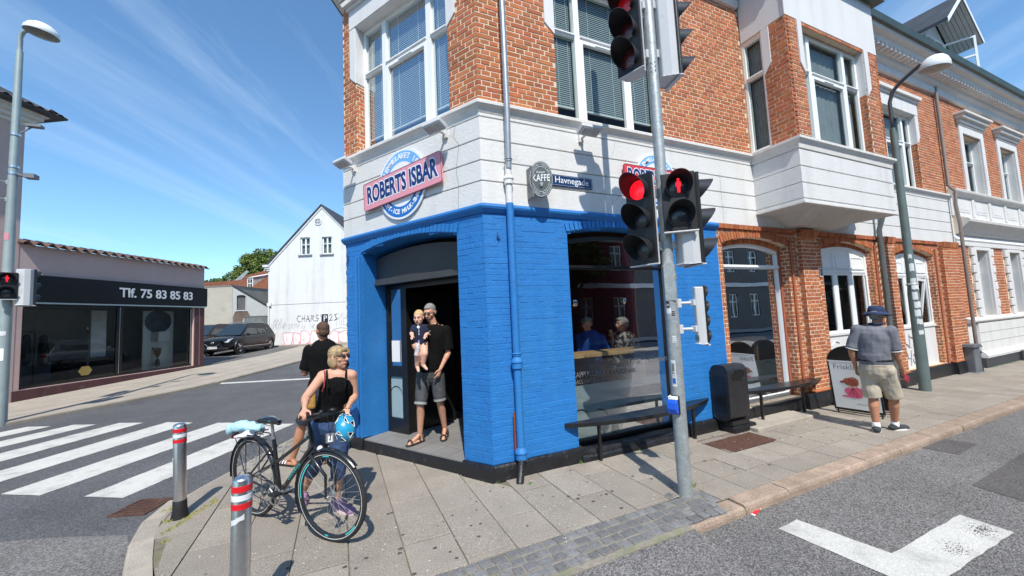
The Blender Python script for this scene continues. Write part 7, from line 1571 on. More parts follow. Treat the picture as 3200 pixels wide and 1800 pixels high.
shoe(J['anR'], (-1.90, .36, .0), 'shoe', M_lil, M_sole, Wm); shoe(J['anL'], (-1.435, -.01, .0), 'shoe', M_lil, M_sole, Wm)
mb = MB(); mb.tube([V_(J['wrL']) + V_((.031 * cos(t * pi / 5), .0 + .02 * sin(t * pi / 5), .012 + .018 * sin(t * pi / 5))) for t in range(11)], .004, 6); mb.build('bracelet', mat('brown_beads', (.2, .12, .06), .4), Wm)
bgm = thing('shoulder_bag', 'small mustard yellow bag hanging behind the blond woman at her hip', 'bag', loc=(0, 0, 0)); mb = MB(); mb.box((-1.86, .24, .98), (-1.76, .30, 1.16)); mb.build('pouch', cloth('mustard_leather', (.40, .22, .05), .6), bgm, bevel=.02)
# ---- man in black T-shirt, back turned
Mb = person('short haired man in black T-shirt seen from behind the woman with the bicycle')
lat2 = V((.91, -.40, 0)); f2 = V((-.40, .91, 0))
J = dict(head=(-1.735, 1.47, 1.735), neck=(-1.72, 1.48, 1.60), shL=(-1.895, 1.57, 1.485), shR=(-1.555, 1.42, 1.475), elL=(-1.955, 1.62, 1.20), wrL=(-1.985, 1.80, 1.30), elR=(-1.47, 1.42, 1.2), wrR=(-1.55, 1.62, 1.22), chest=(-1.725, 1.495, 1.40), waist=(-1.725, 1.52, 1.10), hip=(-1.755, 1.55, .93), hipL=(-1.84, 1.58, .90), hipR=(-1.66, 1.50, .90), knL=(-2.00, 1.70, .50), anL=(-2.11, 1.79, .10), toeL=(-2.24, 1.92, .0), knR=(-1.72, 1.58, .48), anR=(-1.76, 1.66, .10), toeR=(-1.83, 1.86, .0))
bd, HP = body(J, lat2, f2, M_skin2, Mb, hs=1.02, face=(-.35, .93, -.05), armr=.052, legr=.066, calf=.06, tw=.185, waist_w=.165, hands=[(J['wrL'], (.05, .8, .35), (1, 0, 0), (0, 0, 1), 1, .9), (J['wrR'], (-.5, .8, 0), (-1, 0, 0), (0, 0, 1), 1, .6)])
P, Mh, *_ = HP
hair('hair', P, Mh, [((0, -.018, .034), (.0765, .094, .087)), ((0, -.052, -.022), (.068, .056, .062))], mat('cropped_brown_hair', (.085, .045, .028), .8, var=.3, vscale=40, bump=.6, bscale=160), Mb, disp=.001)
garment([(V_(J['chest']) + V_((0, 0, .04)), J['waist'], .196, .176, .68, lat2), (J['waist'], V_(J['hip']) + V_((0, 0, -.0)), .178, .190, .72, lat2), (J['shL'], J['shR'], .070, .070), (V_(J['neck']) - V_((0, 0, .07)), V_(J['shL']) * .6 + V_(J['neck']) * .4 - V_((0, 0, .03)), .07, .06), (V_(J['neck']) - V_((0, 0, .07)), V_(J['shR']) * .6 + V_(J['neck']) * .4 - V_((0, 0, .03)), .07, .06), (J['shL'], lerp(J['shL'], J['elL'], .3), .076, .072), (J['shR'], lerp(J['shR'], J['elR'], .3), .076, .072), ('t', lerp(J['shL'], J['elL'], .2), lerp(J['shL'], J['elL'], .84), .070, .076), ('t', lerp(J['shR'], J['elR'], .2), lerp(J['shR'], J['elR'], .84), .070, .076)], 't_shirt', black, Mb, disp=.008)
garment([(J['hip'], J['hip'], .185, .185, .7, lat2), (J['hipL'], lerp(J['hipL'], J['knL'], .5), .108, .092), (J['hipR'], lerp(J['hipR'], J['knR'], .5), .108, .092), ('t', lerp(J['hipL'], J['knL'], .4), lerp(J['hipL'], J['knL'], .85), .097, .098), ('t', lerp(J['hipR'], J['knR'], .4), lerp(J['hipR'], J['knR'], .85), .097, .098)], 'shorts', cloth('dark_navy_shorts', (.02, .025, .04)), Mb)
for a, t in (('anL', 'toeL'), ('anR', 'toeR')):
    A, T = V_(J[a]), V_(J[t]); d = (V_((T.x, T.y, 0)) - V_((A.x, A.y, 0))).normalized(); sdv = d.cross(V_((0, 0, 1))); mb = MB()
    mb.box((-.05, -.045, -.012), (.21, .045, .012), Matrix(((d.x, sdv.x, 0, A.x), (d.y, sdv.y, 0, A.y), (0, 0, 1, .008), (0, 0, 0, 1)))); sl = mb.build('slipper', M_blk, Mb, bevel=.008)
    for k in range(4): mb = MB(); c = V_((A.x, A.y, .045)) + d * (.085 + .022 * k); mb.tube([c + sdv * .046 * cos(pi * q / 8) + V_((0, 0, .035 * sin(pi * q / 8) - .015)) for q in range(9)], .009, 6, flat=1); mb.build('stripe', M_frame if k % 2 == 0 else M_blk, sl)
ic = thing('ice_cream', 'white ice cream held up by the man in the black T-shirt', 'ice cream'); mb = MB(); mb.ell((-1.975, 1.90, 1.375), (.032, .032, .035)); mb.ell((-1.975, 1.90, 1.40), (.02, .02, .025)); mb.build('scoop', M_paper, ic, smooth=True); mb = MB(); mb.tube([(-1.97, 1.89, 1.27), (-1.975, 1.90, 1.35)], [.008, .026], 10); mb.build('cone', mat('wafer', (.45, .26, .1), .8), ic, smooth=True)
# ---- grey haired man stepping out of the door
Md = person('grey haired man in black polo shirt and grey shorts stepping out of the doorway')
lat3 = V((.93, -.30, 0)); f3_ = V((-.55, -.83, 0))
J = dict(head=(-.385, 1.235, 1.915), neck=(-.335, 1.25, 1.765), shR=(-.475, 1.285, 1.675), shL=(-.175, 1.195, 1.655), elL=(-.155, 1.185, 1.34), wrL=(-.285, 1.13, 1.14), elR=(-.52, 1.27, 1.41), wrR=(-.585, 1.09, 1.435), chest=(-.325, 1.24, 1.56), waist=(-.355, 1.27, 1.27), hip=(-.385, 1.30, 1.09), hipR=(-.475, 1.32, 1.06), hipL=(-.30, 1.27, 1.06), knR=(-.545, 1.26, .66), anR=(-.545, 1.345, .25), toeR=(-.71, 1.245, .15), knL=(-.272, 1.27, .67), anL=(-.185, 1.40, .26), toeL=(-.255, 1.22, .15))
bd, HP = body(J, lat3, f3_, M_skin, Md, hs=1.04, face=(-.62, -.68, -.36), armr=.044, legr=.060, calf=.053, tw=.165, waist_w=.15, feet=True, hands=[(J['wrL'], (-.35, -.1, -.93), (-.4, .6, .1), (-.6, -.5, 0), 1.02, .45), (J['wrR'], (-.55, -.62, .12), (.3, -.3, .9), (.1, -.4, .9), 1.02, .8)])
P, Mh, *_ = HP; M_gh = mat('grey_hair', (.22, .215, .21), .75, var=.35, vscale=30, bump=.7, bscale=120); face_bits(P, Mh, bd, 1.04, glasses='wire', brow=M_gh)
hair('hair', P, Mh, [((0, -.022, .040), (.079, .095, .085)), ((0, -.055, -.015), (.071, .055, .065)), ((0, .045, .080), (.05, .03, .022)), ((.06, .0, -.0), (.02, .03, .03)), ((-.06, .0, .0), (.02, .03, .03))], M_gh, Md, disp=.005)
garment([(V_(J['chest']) + V_((0, 0, .03)), J['waist'], .178, .170, .68, lat3), (J['waist'], V_(J['hip']) + V_((0, 0, .03)), .172, .182, .72, lat3), (J['shL'], J['shR'], .075, .075), (V_(J['neck']) - V_((0, 0, .07)), lerp(J['neck'], J['shL'], .6) - V_((0, 0, .03)), .064, .056), (V_(J['neck']) - V_((0, 0, .07)), lerp(J['neck'], J['shR'], .6) - V_((0, 0, .03)), .064, .056), (J['shL'], lerp(J['shL'], J['elL'], .3), .076, .072), (J['shR'], lerp(J['shR'], J['elR'], .3), .076, .072), ('t', lerp(J['shL'], J['elL'], .2), lerp(J['shL'], J['elL'], .84), .070, .076), ('t', lerp(J['shR'], J['elR'], .2), lerp(J['shR'], J['elR'], .84), .070, .076)], 'polo_shirt', black, Md, disp=.007)
mb = MB(); nk = V_(J['neck']); mb.tube([nk + lat3 * .062 * cos(t * pi / 8) + f3_ * .055 * sin(t * pi / 8) - V_((0, 0, .005 + .03 * max(0, sin(t * pi / 8)))) for t in range(-5, 14)], .014, 8, flat=1.); mb.build('collar', black, Md, smooth=True)
mb = MB(); [mb.ell(V_(J['chest']) + f3_ * .150 + V_((-.01, 0, .10 - .05 * k)), (.006,) * 3, n=8, m=5) for k in range(2)]; mb.build('buttons', M_frame, Md)
gshort = cloth('charcoal_denim', (.065, .07, .075), .9, var=.3)
garment([(V_(J['hip']) + V_((0, 0, .02)), J['hip'], .172, .178, .72, lat3), (J['hipL'], lerp(J['hipL'], J['knL'], .78), .105, .086), (J['hipR'], lerp(J['hipR'], J['knR'], .80), .105, .086)], 'shorts', gshort, Md, disp=.006)
for k in 'LR': a = lerp(J['hip' + k], J['kn' + k], .86 if k == 'L' else .88); b = lerp(J['hip' + k], J['kn' + k], .94 if k == 'L' else .96); mb = MB(); mb.tube([a, b], .0865, 22, caps=False); mb.tube([b, a], .080, 22, caps=False); mb.build('turn_up', cloth('pale_turn_up', (.28, .29, .29)), Md, smooth=True)
M_sand = cloth('brown_black_sandal', (.035, .028, .025), .7)
for a, t in (('anL', 'toeL'), ('anR', 'toeR')):
    A, T = V_(J[a]), V_(J[t]); d = (V_((T.x, T.y, 0)) - V_((A.x, A.y, 0))).normalized(); sdv = d.cross(V_((0, 0, 1))); L = (V_((T.x, T.y, 0)) - V_((A.x, A.y, 0))).length
    TT = Matrix(((d.x, sdv.x, 0, A.x), (d.y, sdv.y, 0, A.y), (0, 0, 1, .151), (0, 0, 0, 1))); mb = MB(); mb.prism([(-.075 + (L + .12) * (.5 - .5 * cos(pi * i / 10)), .046 * sin(pi * i / 10) ** .5) for i in range(11)] + [(-.075 + (L + .12) * (.5 - .5 * cos(pi * i / 10)), -.046 * sin(pi * i / 10) ** .5) for i in range(9, 0, -1)], 0, .026, TT); so = mb.build('sandal', M_sand, Md, bevel=.005)
    for x, h in ((.035, .085), (L - .02, .055), (-.02, .10)): mb = MB(); mb.tube([TT @ V_((x, .046 * cos(pi * q / 8), .02 + h * sin(pi * q / 8))) for q in range(9)], .012, 6, flat=.8); mb.build('strap', M_sand, so, smooth=True)
    mb = MB(); mb.tube([TT @ V_((-.02, .04, .09)), TT @ V_((-.075, 0, .07)), TT @ V_((-.02, -.04, .09))], .012, 6); mb.tube([TT @ V_((0, .03, .1)), TT @ V_((L * .6, .02, .06))], .010, 6); mb.build('strap', M_sand, so, smooth=True)
# ---- baby on his arm
By = person('blond baby in navy bodysuit carried on the arm of the man in the doorway')
latb = V((.85, -.5, 0)); fb = V((-.5, -.85, 0)); bs_ = .80
J = dict(head=(-.562, 1.115, 1.848), neck=(-.555, 1.125, 1.762), shR=(-.622, 1.13, 1.715), shL=(-.50, 1.10, 1.715), elR=(-.665, 1.09, 1.64), wrR=(-.665, 1.03, 1.605), elL=(-.46, 1.08, 1.63), wrL=(-.50, 1.03, 1.60), chest=(-.558, 1.12, 1.67), waist=(-.553, 1.125, 1.58), hip=(-.548, 1.13, 1.52), hipL=(-.505, 1.11, 1.50), hipR=(-.575, 1.12, 1.50), knL=(-.515, 1.02, 1.37), anL=(-.535, 1.06, 1.225), toeL=(-.50, .99, 1.17), knR=(-.60, 1.04, 1.36), anR=(-.605, 1.09, 1.21), toeR=(-.60, 1.03, 1.15))
mb = MB(); HPb = head(mb, J['head'], (-.5, -.82, -.18), .84, jaw=1.12); Jb = {k: V_(v) for k, v in J.items()}
mb.cap(Jb['neck'], Jb['head'], .036, .036); mb.cap(Jb['chest'], Jb['hip'], .075, .085, 14, flat=.85, side=latb); mb.cap(Jb['shL'], Jb['shR'], .036, .036)
for k in 'LR':
    mb.cap(Jb['sh' + k], Jb['el' + k], .034, .030); mb.cap(Jb['el' + k], Jb['wr' + k], .030, .021); hand(mb, Jb['wr' + k], (-.3, -.7, -.2), (0, 0, -1), (.5, -.3, 0), .50, .6)
    mb.cap(Jb['hip' + k], Jb['kn' + k], .056, .044); mb.cap(Jb['kn' + k], Jb['an' + k], .046, .030); mb.cap(Jb['an' + k], Jb['toe' + k], .026, .018)
bdb = remesh(mb, 'body', M_skinb, By, .0045, 3); Pb, Mb_, *_ = HPb; face_bits(Pb, Mb_, bdb, .84)
hair('hair', Pb, Mb_, [((0, -.022, .044), (.066, .080, .070)), ((0, -.045, -.0), (.058, .05, .055))], mat('fair_baby_hair', (.55, .36, .17), .7, var=.25, vscale=30), By, voxel=.004, disp=.005)
navy = cloth('dark_navy_cotton', (.008, .012, .04)); garment([(Jb['chest'], Jb['hip'], .084, .092, .86, latb), (Jb['shL'], Jb['shR'], .044, .044), (Jb['shL'], lerp(Jb['shL'], Jb['elL'], .6), .044, .042), (Jb['shR'], lerp(Jb['shR'], Jb['elR'], .6), .044, .042)], 'bodysuit', navy, By, voxel=.006, disp=.004)
mb = MB(); c = Pb(0, .085, -.052) + V_((.01, -.02, -.07)); mb.ell(c, (.02, .01, .02)); [mb.ell(c + V_((.006, -.0, -.02 - .016 * k)), (.006,) * 3, n=8, m=5) for k in range(6)]; mb.build('dummy_chain', M_frame, By)
bo_ = thing('water_bottle', 'clear plastic water bottle held in the hand of the man in the doorway', 'bottle'); mb = MB(); mb.lathe([(.001, 0), (.030, .002), (.032, .02), (.030, .08), (.032, .11), (.024, .145), (.012, .165), (.012, .18)], 18, Matrix.Translation((-.628, 1.0, 1.355)) @ Matrix.Rotation(radians(12), 4, 'Y')); mb.build('bottle_body', mat('clear_plastic', (.70, .72, .78), .1, var=.02, alpha=.55, coat=.5), bo_, smooth=True)
mb = MB(); mb.lathe([(.013, .178), (.014, .20), (.001, .202)], 14, Matrix.Translation((-.628, 1.0, 1.355)) @ Matrix.Rotation(radians(12), 4, 'Y')); mb.build('cap', mat('blue_cap', (.2, .25, .5), .4), bo_)
# ---- man walking away on the right
Mw = person('man in navy bucket hat, grey polo and beige shorts walking away on the right')
lat4 = V((.30, -.95, 0)); f4 = V((.95, .30, 0))
J = dict(head=(5.232, -1.335, 1.592), neck=(5.19, -1.335, 1.475), shL=(5.10, -1.155, 1.395), shR=(5.215, -1.465, 1.378), elL=(5.06, -1.08, 1.10), wrL=(5.14, -1.07, .87), elR=(5.27, -1.475, 1.08), wrR=(5.43, -1.47, .815), chest=(5.16, -1.30, 1.26), waist=(5.17, -1.28, 1.02), hip=(5.19, -1.28, .86), hipL=(5.17, -1.19, .84), hipR=(5.22, -1.37, .84), knL=(5.20, -1.205, .46), anL=(5.175, -1.215, .10), toeL=(5.30, -1.16, .0), knR=(5.37, -1.36, .47), anR=(5.465, -1.30, .10), toeR=(5.62, -1.36, .0))
bd, HP = body(J, lat4, f4, M_skin2, Mw, hs=1., face=(.93, .10, -.1), armr=.046, legr=.062, calf=.059, tw=.160, waist_w=.155, feet=False, hands=[(J['wrR'], (.25, .0, -.95), (-.4, .8, 0), (.8, .3, 0), 1, .9), (J['wrL'], (.3, .1, -.9), (.2, -.9, 0), (.8, 0, 0), 1, .5)])
P, Mh, *_ = HP; hair('hair', P, Mh, [((0, -.03, .02), (.077, .09, .075)), ((0, -.05, -.035), (.06, .05, .04))], M_gh, Mw, disp=.001)
hatm = cloth('navy_hat_cloth', (.018, .032, .085), .9); up_ = V_((0, 0, 1)); HT = Matrix.Translation(V_(P(0, -.008, .055))) @ Matrix.Rotation(radians(6), 4, 'Y'); mb = MB()
mb.lathe([(.001, .080), (.05, .082), (.078, .070), (.090, .045), (.094, .0), (.098, -.01), (.135, -.030), (.165, -.050), (.163, -.056), (.13, -.038), (.094, -.020), (.088, .0)], 32, HT @ Matrix.Diagonal((1.04, .96, 1, 1)))
mb.v = [tuple(V_(v) + V_((0, 0, .012 * noise.noise(V_(v) * 9)))) for v in mb.v]; ht = mb.build('bucket_hat', hatm, Mw, smooth='full'); mb = MB(); mb.lathe([(.0955, .0), (.0965, .016), (.0945, .018)], 32, HT @ Matrix.Diagonal((1.04, .96, 1, 1))); mb.build('hat_band', hatm, ht)
M_gp = cloth('heather_grey_jersey', (.155, .16, .185), .95, var=.2); garment([(V_(J['chest']) + V_((0, 0, .03)), J['waist'], .178, .172, .74, lat4), (J['waist'], V_(J['hip']) + V_((0, 0, .09)), .174, .176, .78, lat4), (J['shL'], J['shR'], .070, .070), (V_(J['neck']) - V_((0, 0, .06)), lerp(J['neck'], J['shL'], .6) - V_((0, 0, .02)), .068, .058), (V_(J['neck']) - V_((0, 0, .06)), lerp(J['neck'], J['shR'], .6) - V_((0, 0, .02)), .068, .058), (J['shL'], lerp(J['shL'], J['elL'], .3), .076, .072), (J['shR'], lerp(J['shR'], J['elR'], .3), .076, .072), ('t', lerp(J['shL'], J['elL'], .2), lerp(J['shL'], J['elL'], .84), .070, .076), ('t', lerp(J['shR'], J['elR'], .2), lerp(J['shR'], J['elR'], .84), .070, .076)], 'polo_shirt', M_gp, Mw, disp=.010)
mb = MB(); nk = V_(J['neck']); mb.tube([nk + lat4 * .068 * cos(t * pi / 8) + f4 * .062 * sin(t * pi / 8) + V_((0, 0, .006)) for t in range(17)], .022, 8, flat=.6); mb.build('collar', hatm, Mw, smooth=True)
for k in 'LR': a = lerp(J['sh' + k], J['el' + k], .86); mb = MB(); b = lerp(J['sh' + k], J['el' + k], .90); mb.tube([a, b], .0775, 18, caps=False); mb.build('sleeve_trim', M_frame, Mw, smooth=True)
M_bg = cloth('beige_cotton', (.46, .40, .31), .95, var=.1); garment([(V_(J['hip']) + V_((0, 0, .06)), J['hip'], .172, .176, .80, lat4), (J['hipL'], lerp(J['hipL'], J['knL'], .5), .106, .096), (J['hipR'], lerp(J['hipR'], J['knR'], .5), .106, .096), ('t', lerp(J['hipL'], J['knL'], .4), lerp(J['hipL'], J['knL'], .98), .100, .100), ('t', lerp(J['hipR'], J['knR'], .4), lerp(J['hipR'], J['knR'], .98), .100, .100)], 'shorts', M_bg, Mw, disp=.011)
mb = MB(); h_ = V_(J['hip']) + V_((0, 0, .125)); mb.tube([h_ + lat4 * .176 * cos(t * pi / 12) + f4 * .140 * sin(t * pi / 12) for t in range(25)], .014, 6, flat=1.3); mb.build('belt', M_st1, Mw, smooth=True)
mb = MB(); mb.box((-.06, -.004, -.006), (.06, .0, .006), Matrix.Translation(h_ - f4 * .158 + V_((.0, -.06, -.07))) @ Matrix.Rotation(atan2(lat4.y, lat4.x), 4, 'Z')); mb.build('pocket_line', cloth('pocket_shadow', (.30, .25, .19)), Mw)
M_sn = cloth('charcoal_trainers', (.035, .04, .045)); M_ws = mat('white_sole', (.72, .70, .66), .7); shoe(J['anL'], J['toeL'], 'shoe', M_sn, M_ws, Mw, w=.05); shoe(J['anR'], J['toeR'], 'shoe', M_sn, M_ws, Mw, w=.05)
for k in 'LR': mb = MB(); mb.cap(V_(J['an' + k]) + V_((0, 0, .012)), V_(J['an' + k]) + V_((0, 0, -.03)), .045, .047); mb.build('sock', M_frame, Mw, smooth=True)
rp = thing('red_purse', 'small red purse in the right hand of the walking man', 'purse'); mb = MB(); mb.box((-.05, -.01, -.045), (.05, .01, .045), Matrix.Translation(V_(J['wrR']) + V_((.01, -.02, -.085))) @ Matrix.Rotation(.5, 4, 'Y')); mb.build('purse', mat('dark_red_leather', (.30, .02, .05), .45), rp, bevel=.006)
# ---- two guests inside the window
Mc = person('seated guest in blue shirt and grey flat cap inside the cafe window')
J = dict(head=(2.02, .95, 1.64), neck=(2.06, .96, 1.51), shL=(1.93, 1.06, 1.42), shR=(2.22, .86, 1.40), elL=(1.90, 1.0, 1.15), wrL=(1.95, .75, 1.13), elR=(2.30, .80, 1.15), wrR=(2.18, .62, 1.14), chest=(2.07, .97, 1.33), waist=(2.09, 1.0, 1.05), hip=(2.1, 1.02, .82))
bd, HP = body(J, (.82, -.57, 0), (-.57, -.82, 0), M_skin, Mc, face=(-.75, -.3, -.1), feet=False, hands=[(J['wrL'], (.6, -.7, 0), (0, 0, -1), (1, 0, 0), 1, .5), (J['wrR'], (-.6, -.6, 0), (0, 0, -1), (-1, 0, 0), 1, .5)], voxel=.009)
P, Mh, *_ = HP; hair('hair', P, Mh, [((0, -.03, .0), (.078, .08, .05))], M_gh, Mc, disp=.001); hair('flat_cap', P, Mh, [((0, -.01, .062), (.090, .105, .038)), ((0, .085, .045), (.06, .045, .012))], cloth('grey_green_cap', (.22, .25, .23)), Mc, disp=.002)
bsh = cloth('royal_blue_shirt', (.012, .08, .38)); JV = {k: V_(v) for k, v in J.items()}
garment([(JV['chest'] + V_((0, 0, .04)), JV['hip'], .19, .19, .7, V_((.82, -.57, 0))), (JV['shL'], JV['shR'], .07, .07), (JV['shL'], JV['elL'], .066, .055), (JV['shR'], JV['elR'], .066, .055), (JV['elL'], JV['wrL'], .05, .04), (JV['elR'], JV['wrR'], .05, .04)], 'shirt', bsh, Mc, voxel=.01)
Mg = person('seated guest in patterned blouse eating an ice cream inside the cafe window')
J = dict(head=(2.665, .90, 1.60), neck=(2.70, .91, 1.46), shL=(2.58, 1.0, 1.38), shR=(2.83, .82, 1.37), elL=(2.50, .98, 1.14), wrL=(2.44, .86, 1.36), elR=(2.86, .75, 1.14), wrR=(2.62, .66, 1.14), chest=(2.70, .92, 1.30), waist=(2.71, .95, 1.05), hip=(2.72, .96, .82))
bd, HP = body(J, (.8, -.6, 0), (-.6, -.8, 0), M_skin, Mg, face=(-.92, .0, 0), feet=False, hands=[(J['wrL'], (-.3, 0, .9), (-.2, 0, 0), (0, -1, 0), .95, .9), (J['wrR'], (-.9, -.2, 0), (0, 0, -1), (0, 1, 0), .95, .4)], voxel=.009, female=True)
P, Mh, *_ = HP; face_bits(P, Mh, bd, 1.); hair('hair', P, Mh, [((0, -.03, .035), (.092, .10, .088)), ((0, -.06, -.01), (.085, .07, .07)), ((0, .04, .085), (.06, .05, .03))], mat('curly_grey_hair', (.30, .29, .27), .8, var=.5, vscale=30, bump=1, bscale=60), Mg, disp=.009)
pat = mat('black_white_floral', (.02, .02, .022), .8, dirt=(.45, .44, .40), dscale=22, dmin=.50, dmax=.56); JV = {k: V_(v) for k, v in J.items()}
garment([(JV['chest'] + V_((0, 0, .04)), JV['hip'], .185, .19, .75, V_((.8, -.6, 0))), (JV['shL'], JV['shR'], .066, .066), (JV['shL'], lerp(JV['shL'], JV['elL'], .6), .066, .062), (JV['shR'], lerp(JV['shR'], JV['elR'], .6), .066, .062)], 'blouse', pat, Mg, voxel=.01)
ic2 = thing('ice_cream', 'ice cream cone held by the guest in patterned blouse behind the window', 'ice cream'); mb = MB(); mb.ell((2.41, .86, 1.50), (.03, .03, .032)); mb.build('scoop', mat('pale_brown_ice', (.5, .36, .25), .7), ic2, smooth=True); mb = MB(); mb.tube([(2.43, .86, 1.38), (2.412, .86, 1.48)], [.008, .026], 10); mb.build('cone', MATS['wafer'], ic2, smooth=True)
# ================================================================== bicycle
BK = thing('bicycle', 'black city bicycle with turquoise details and helmet on its bars, held by the woman', 'bicycle')
RH, FH = V((-2.31, .46, .375)), V((-1.62, -.42, .375)); bd_ = (FH - RH).normalized(); bl = V((0, 0, 1)).cross(bd_); WR = .375
def BP(u, z, s_=0.): return V((RH.x, RH.y, 0)) + bd_ * u + V((0, 0, z)) + bl * s_ + bl * (-.035 * z)
M_bk = mat('black_frame_paint', (.012, .013, .015), .25, var=.1, coat=.5); M_tq = mat('turquoise_paint', (.05, .50, .50), .4); M_tyre = mat('tyre_rubber', (.02, .02, .021), .8, var=.2, bump=.5, bscale=90); M_alu = mat('polished_alloy', (.55, .55, .55), .3, metal=.9, var=.05)
def tub(pts, r, nm, m, parent, n=12, **k): mb = MB(); mb.tube(pts, r, n, **k); return mb.build(nm, m, parent, smooth=True)
def wheel(c, d, nm, spokes=30, tq=True):
    """d: unit vector in the wheel plane along the ground"""
    c, d = V(c), V(d).normalized(); ax = V((0, 0, 1)).cross(d).normalized(); up = V((0, 0, 1)) - bl * .035; up.normalize(); d = (d - up * d.dot(up)).normalized(); ax = up.cross(d); T = Matrix(((d.x, up.x, ax.x, c.x), (d.y, up.y, ax.y, c.y), (d.z, up.z, ax.z, c.z), (0, 0, 0, 1)))
    mb = MB(); mb.lathe([(WR + (-.020 + .020 * cos(t * pi / 5)), .019 * sin(t * pi / 5)) for t in range(11)], 56, T); w = mb.build('wheel', M_tyre, BK, smooth='full')
    mb = MB(); mb.lathe([(WR - .034, -.0185), (WR - .0315, -.0192), (WR - .030, -.0185)], 56, T); mb.lathe([(WR - .034, .0185), (WR - .0315, .0192), (WR - .030, .0185)], 56, T); mb.build('reflex_line', mat('reflective_white_line', (.75, .75, .73), .4), w)
    mb = MB(); mb.lathe([(WR - .038, -.011), (WR - .050, -.012), (WR - .060, -.005), (WR - .060, .005), (WR - .050, .012), (WR - .038, .011), (WR - .038, -.011)], 56, T); mb.build('rim', M_bk, w, smooth=True)
    mb = MB(); mb.lathe([(.001, -.05), (.010, -.05), (.010, -.034), (.028, -.033), (.028, -.028), (.016, -.024), (.016, .024), (.028, .028), (.028, .033), (.010, .034), (.010, .05), (.001, .05)], 18, T); mb.build('hub', M_alu, w, smooth=True)
    for i in range(spokes):
        a = 2 * pi * i / spokes; b = a + (.42 if i % 4 < 2 else -.42); z = .031 if i % 2 else -.031
        mb = MB(); mb.tube([T @ V((.026 * cos(b), .026 * sin(b), z)), T @ V(((WR - .058) * cos(a), (WR - .058) * sin(a), 0))], .0013, 4, caps=False); mb.build('spoke', mat('grey_spoke_wire', (.30, .30, .30), .6), w)
    if tq:
        for a0, a1 in ((2.3, 3.3), (1.55, 1.75), (4.5, 4.62), (5.2, 5.6)):
            mb = MB(); vs = []
            for s_ in (-1, 1):
                k0 = len(vs); n = 10
                for i in range(n + 1): a = a0 + (a1 - a0) * i / n; vs += [T @ V(((WR - .040) * cos(a), (WR - .040) * sin(a), s_ * .0118)), T @ V(((WR - .052) * cos(a), (WR - .052) * sin(a), s_ * .0128))]
                mb.f += [(k0 + 2 * i, k0 + 2 * i + 1, k0 + 2 * i + 3, k0 + 2 * i + 2) for i in range(n)]
            mb.v = [tuple(v) for v in vs]; mb.build('rim_decal', M_tq, w)
    return w, T
wd = V((cos(radians(-45)), sin(radians(-45)), 0))
wr, TR_ = wheel(RH, bd_, 'rear', tq=False); wf, TF_ = wheel(FH, wd, 'front')
BBp, STc, HTt, HTb = BP(.44, .29), BP(.36, .80), BP(.90, .90), BP(.935, .76)
tub([BBp, BP(.395, .56), STc], .017, 'seat_tube', M_bk, BK); tub([HTt, HTb], .021, 'head_tube', M_bk, BK)
tub([BP(.91, .86), BP(.392, .56)], .016, 'top_tube', M_bk, BK); tub([HTb + V((0, 0, .02)), BBp], .022, 'down_tube', M_bk, BK)
for s_ in (-.055, .055): tub([BP(.0, .375, s_), BP(.40, .30, s_ * .6)], .010, 'chain_stay', M_bk, BK); tub([BP(.0, .375, s_), BP(.37, .70, s_ * .45)], .009, 'seat_stay', M_bk, BK); tub([BP(.0, .375, s_), BP(.39, .56, s_ * .4)], .008, 'seat_stay', M_bk, BK)
tub([STc - V((0, 0, .02)), BP(.345, .92)], .0135, 'seat_post', M_alu, BK); tub([STc - V((0, 0, .03)), STc], .022, 'seat_clamp', M_alu, BK)
# down tube lettering and frame stripes
def along(p, q, side): x = (q - p).normalized(); z_ = side.normalized(); z_ = (z_ - x * z_.dot(x)).normalized(); y_ = z_.cross(x); return Matrix(((x.x, y_.x, z_.x, 0), (x.y, y_.y, z_.y, 0), (x.z, y_.z, z_.z, 0), (0, 0, 0, 1)))
side_ = bl * (1 if bl.dot(CAM - RH) > 0 else -1)
x0_, x1_ = (BBp, HTb) if (HTb - BBp).dot(_rt) > 0 else (HTb, BBp)
text('frame_lettering', 'CENTURION', Matrix.Translation((BBp + HTb) / 2 + side_ * .0235) @ along(x0_, x1_, side_), M_tq, BK, .034, extrude=.0003, space=1.3)
text('frame_emblem', 'C', Matrix.Translation(BP(.86, .835) + side_ * .0175) @ along(x0_, x1_, side_), M_tq, BK, .03, extrude=.0003)
# saddle
sd0 = BP(.20, .945); mb = MB(); prof_ = [(0, .075, .0), (.05, .083, .012), (.11, .070, .016), (.17, .040, .012), (.22, .024, .010), (.27, .018, .002)]
vs = []
for u, w, h in prof_:
    for k in range(9): a = pi * k / 8; vs.append(BP(.20 + u, .93 + h + .028 * sin(a) * (1 if w > .03 else .8), w * cos(a)))
    vs.append(BP(.20 + u, .905 + h, -w * .8)); vs.append(BP(.20 + u, .905 + h, w * .8))
q = 11; mb.add(vs, [(i * q + j, (i + 1) * q + j, (i + 1) * q + (j + 1) % q, i * q + (j + 1) % q) for i in range(len(prof_) - 1) for j in range(q)] + [tuple(range(q)), tuple((len(prof_) - 1) * q + j for j in range(q))]); sa = mb.build('saddle', M_bk, BK, smooth='full')
for s_ in (-.022, .022): tub([BP(.22, .915, s_), BP(.30, .895, s_), BP(.38, .90, s_), BP(.45, .93, s_ * .5)], .0035, 'saddle_rail', M_alu, sa, 6)
for s_ in (-.068, .068): tub([BP(.20, .935, s_), BP(.26, .945, s_ * 1.1), BP(.33, .945, s_ * .8), BP(.40, .94, s_ * .4)], .0022, 'saddle_piping', M_tq, sa, 5)
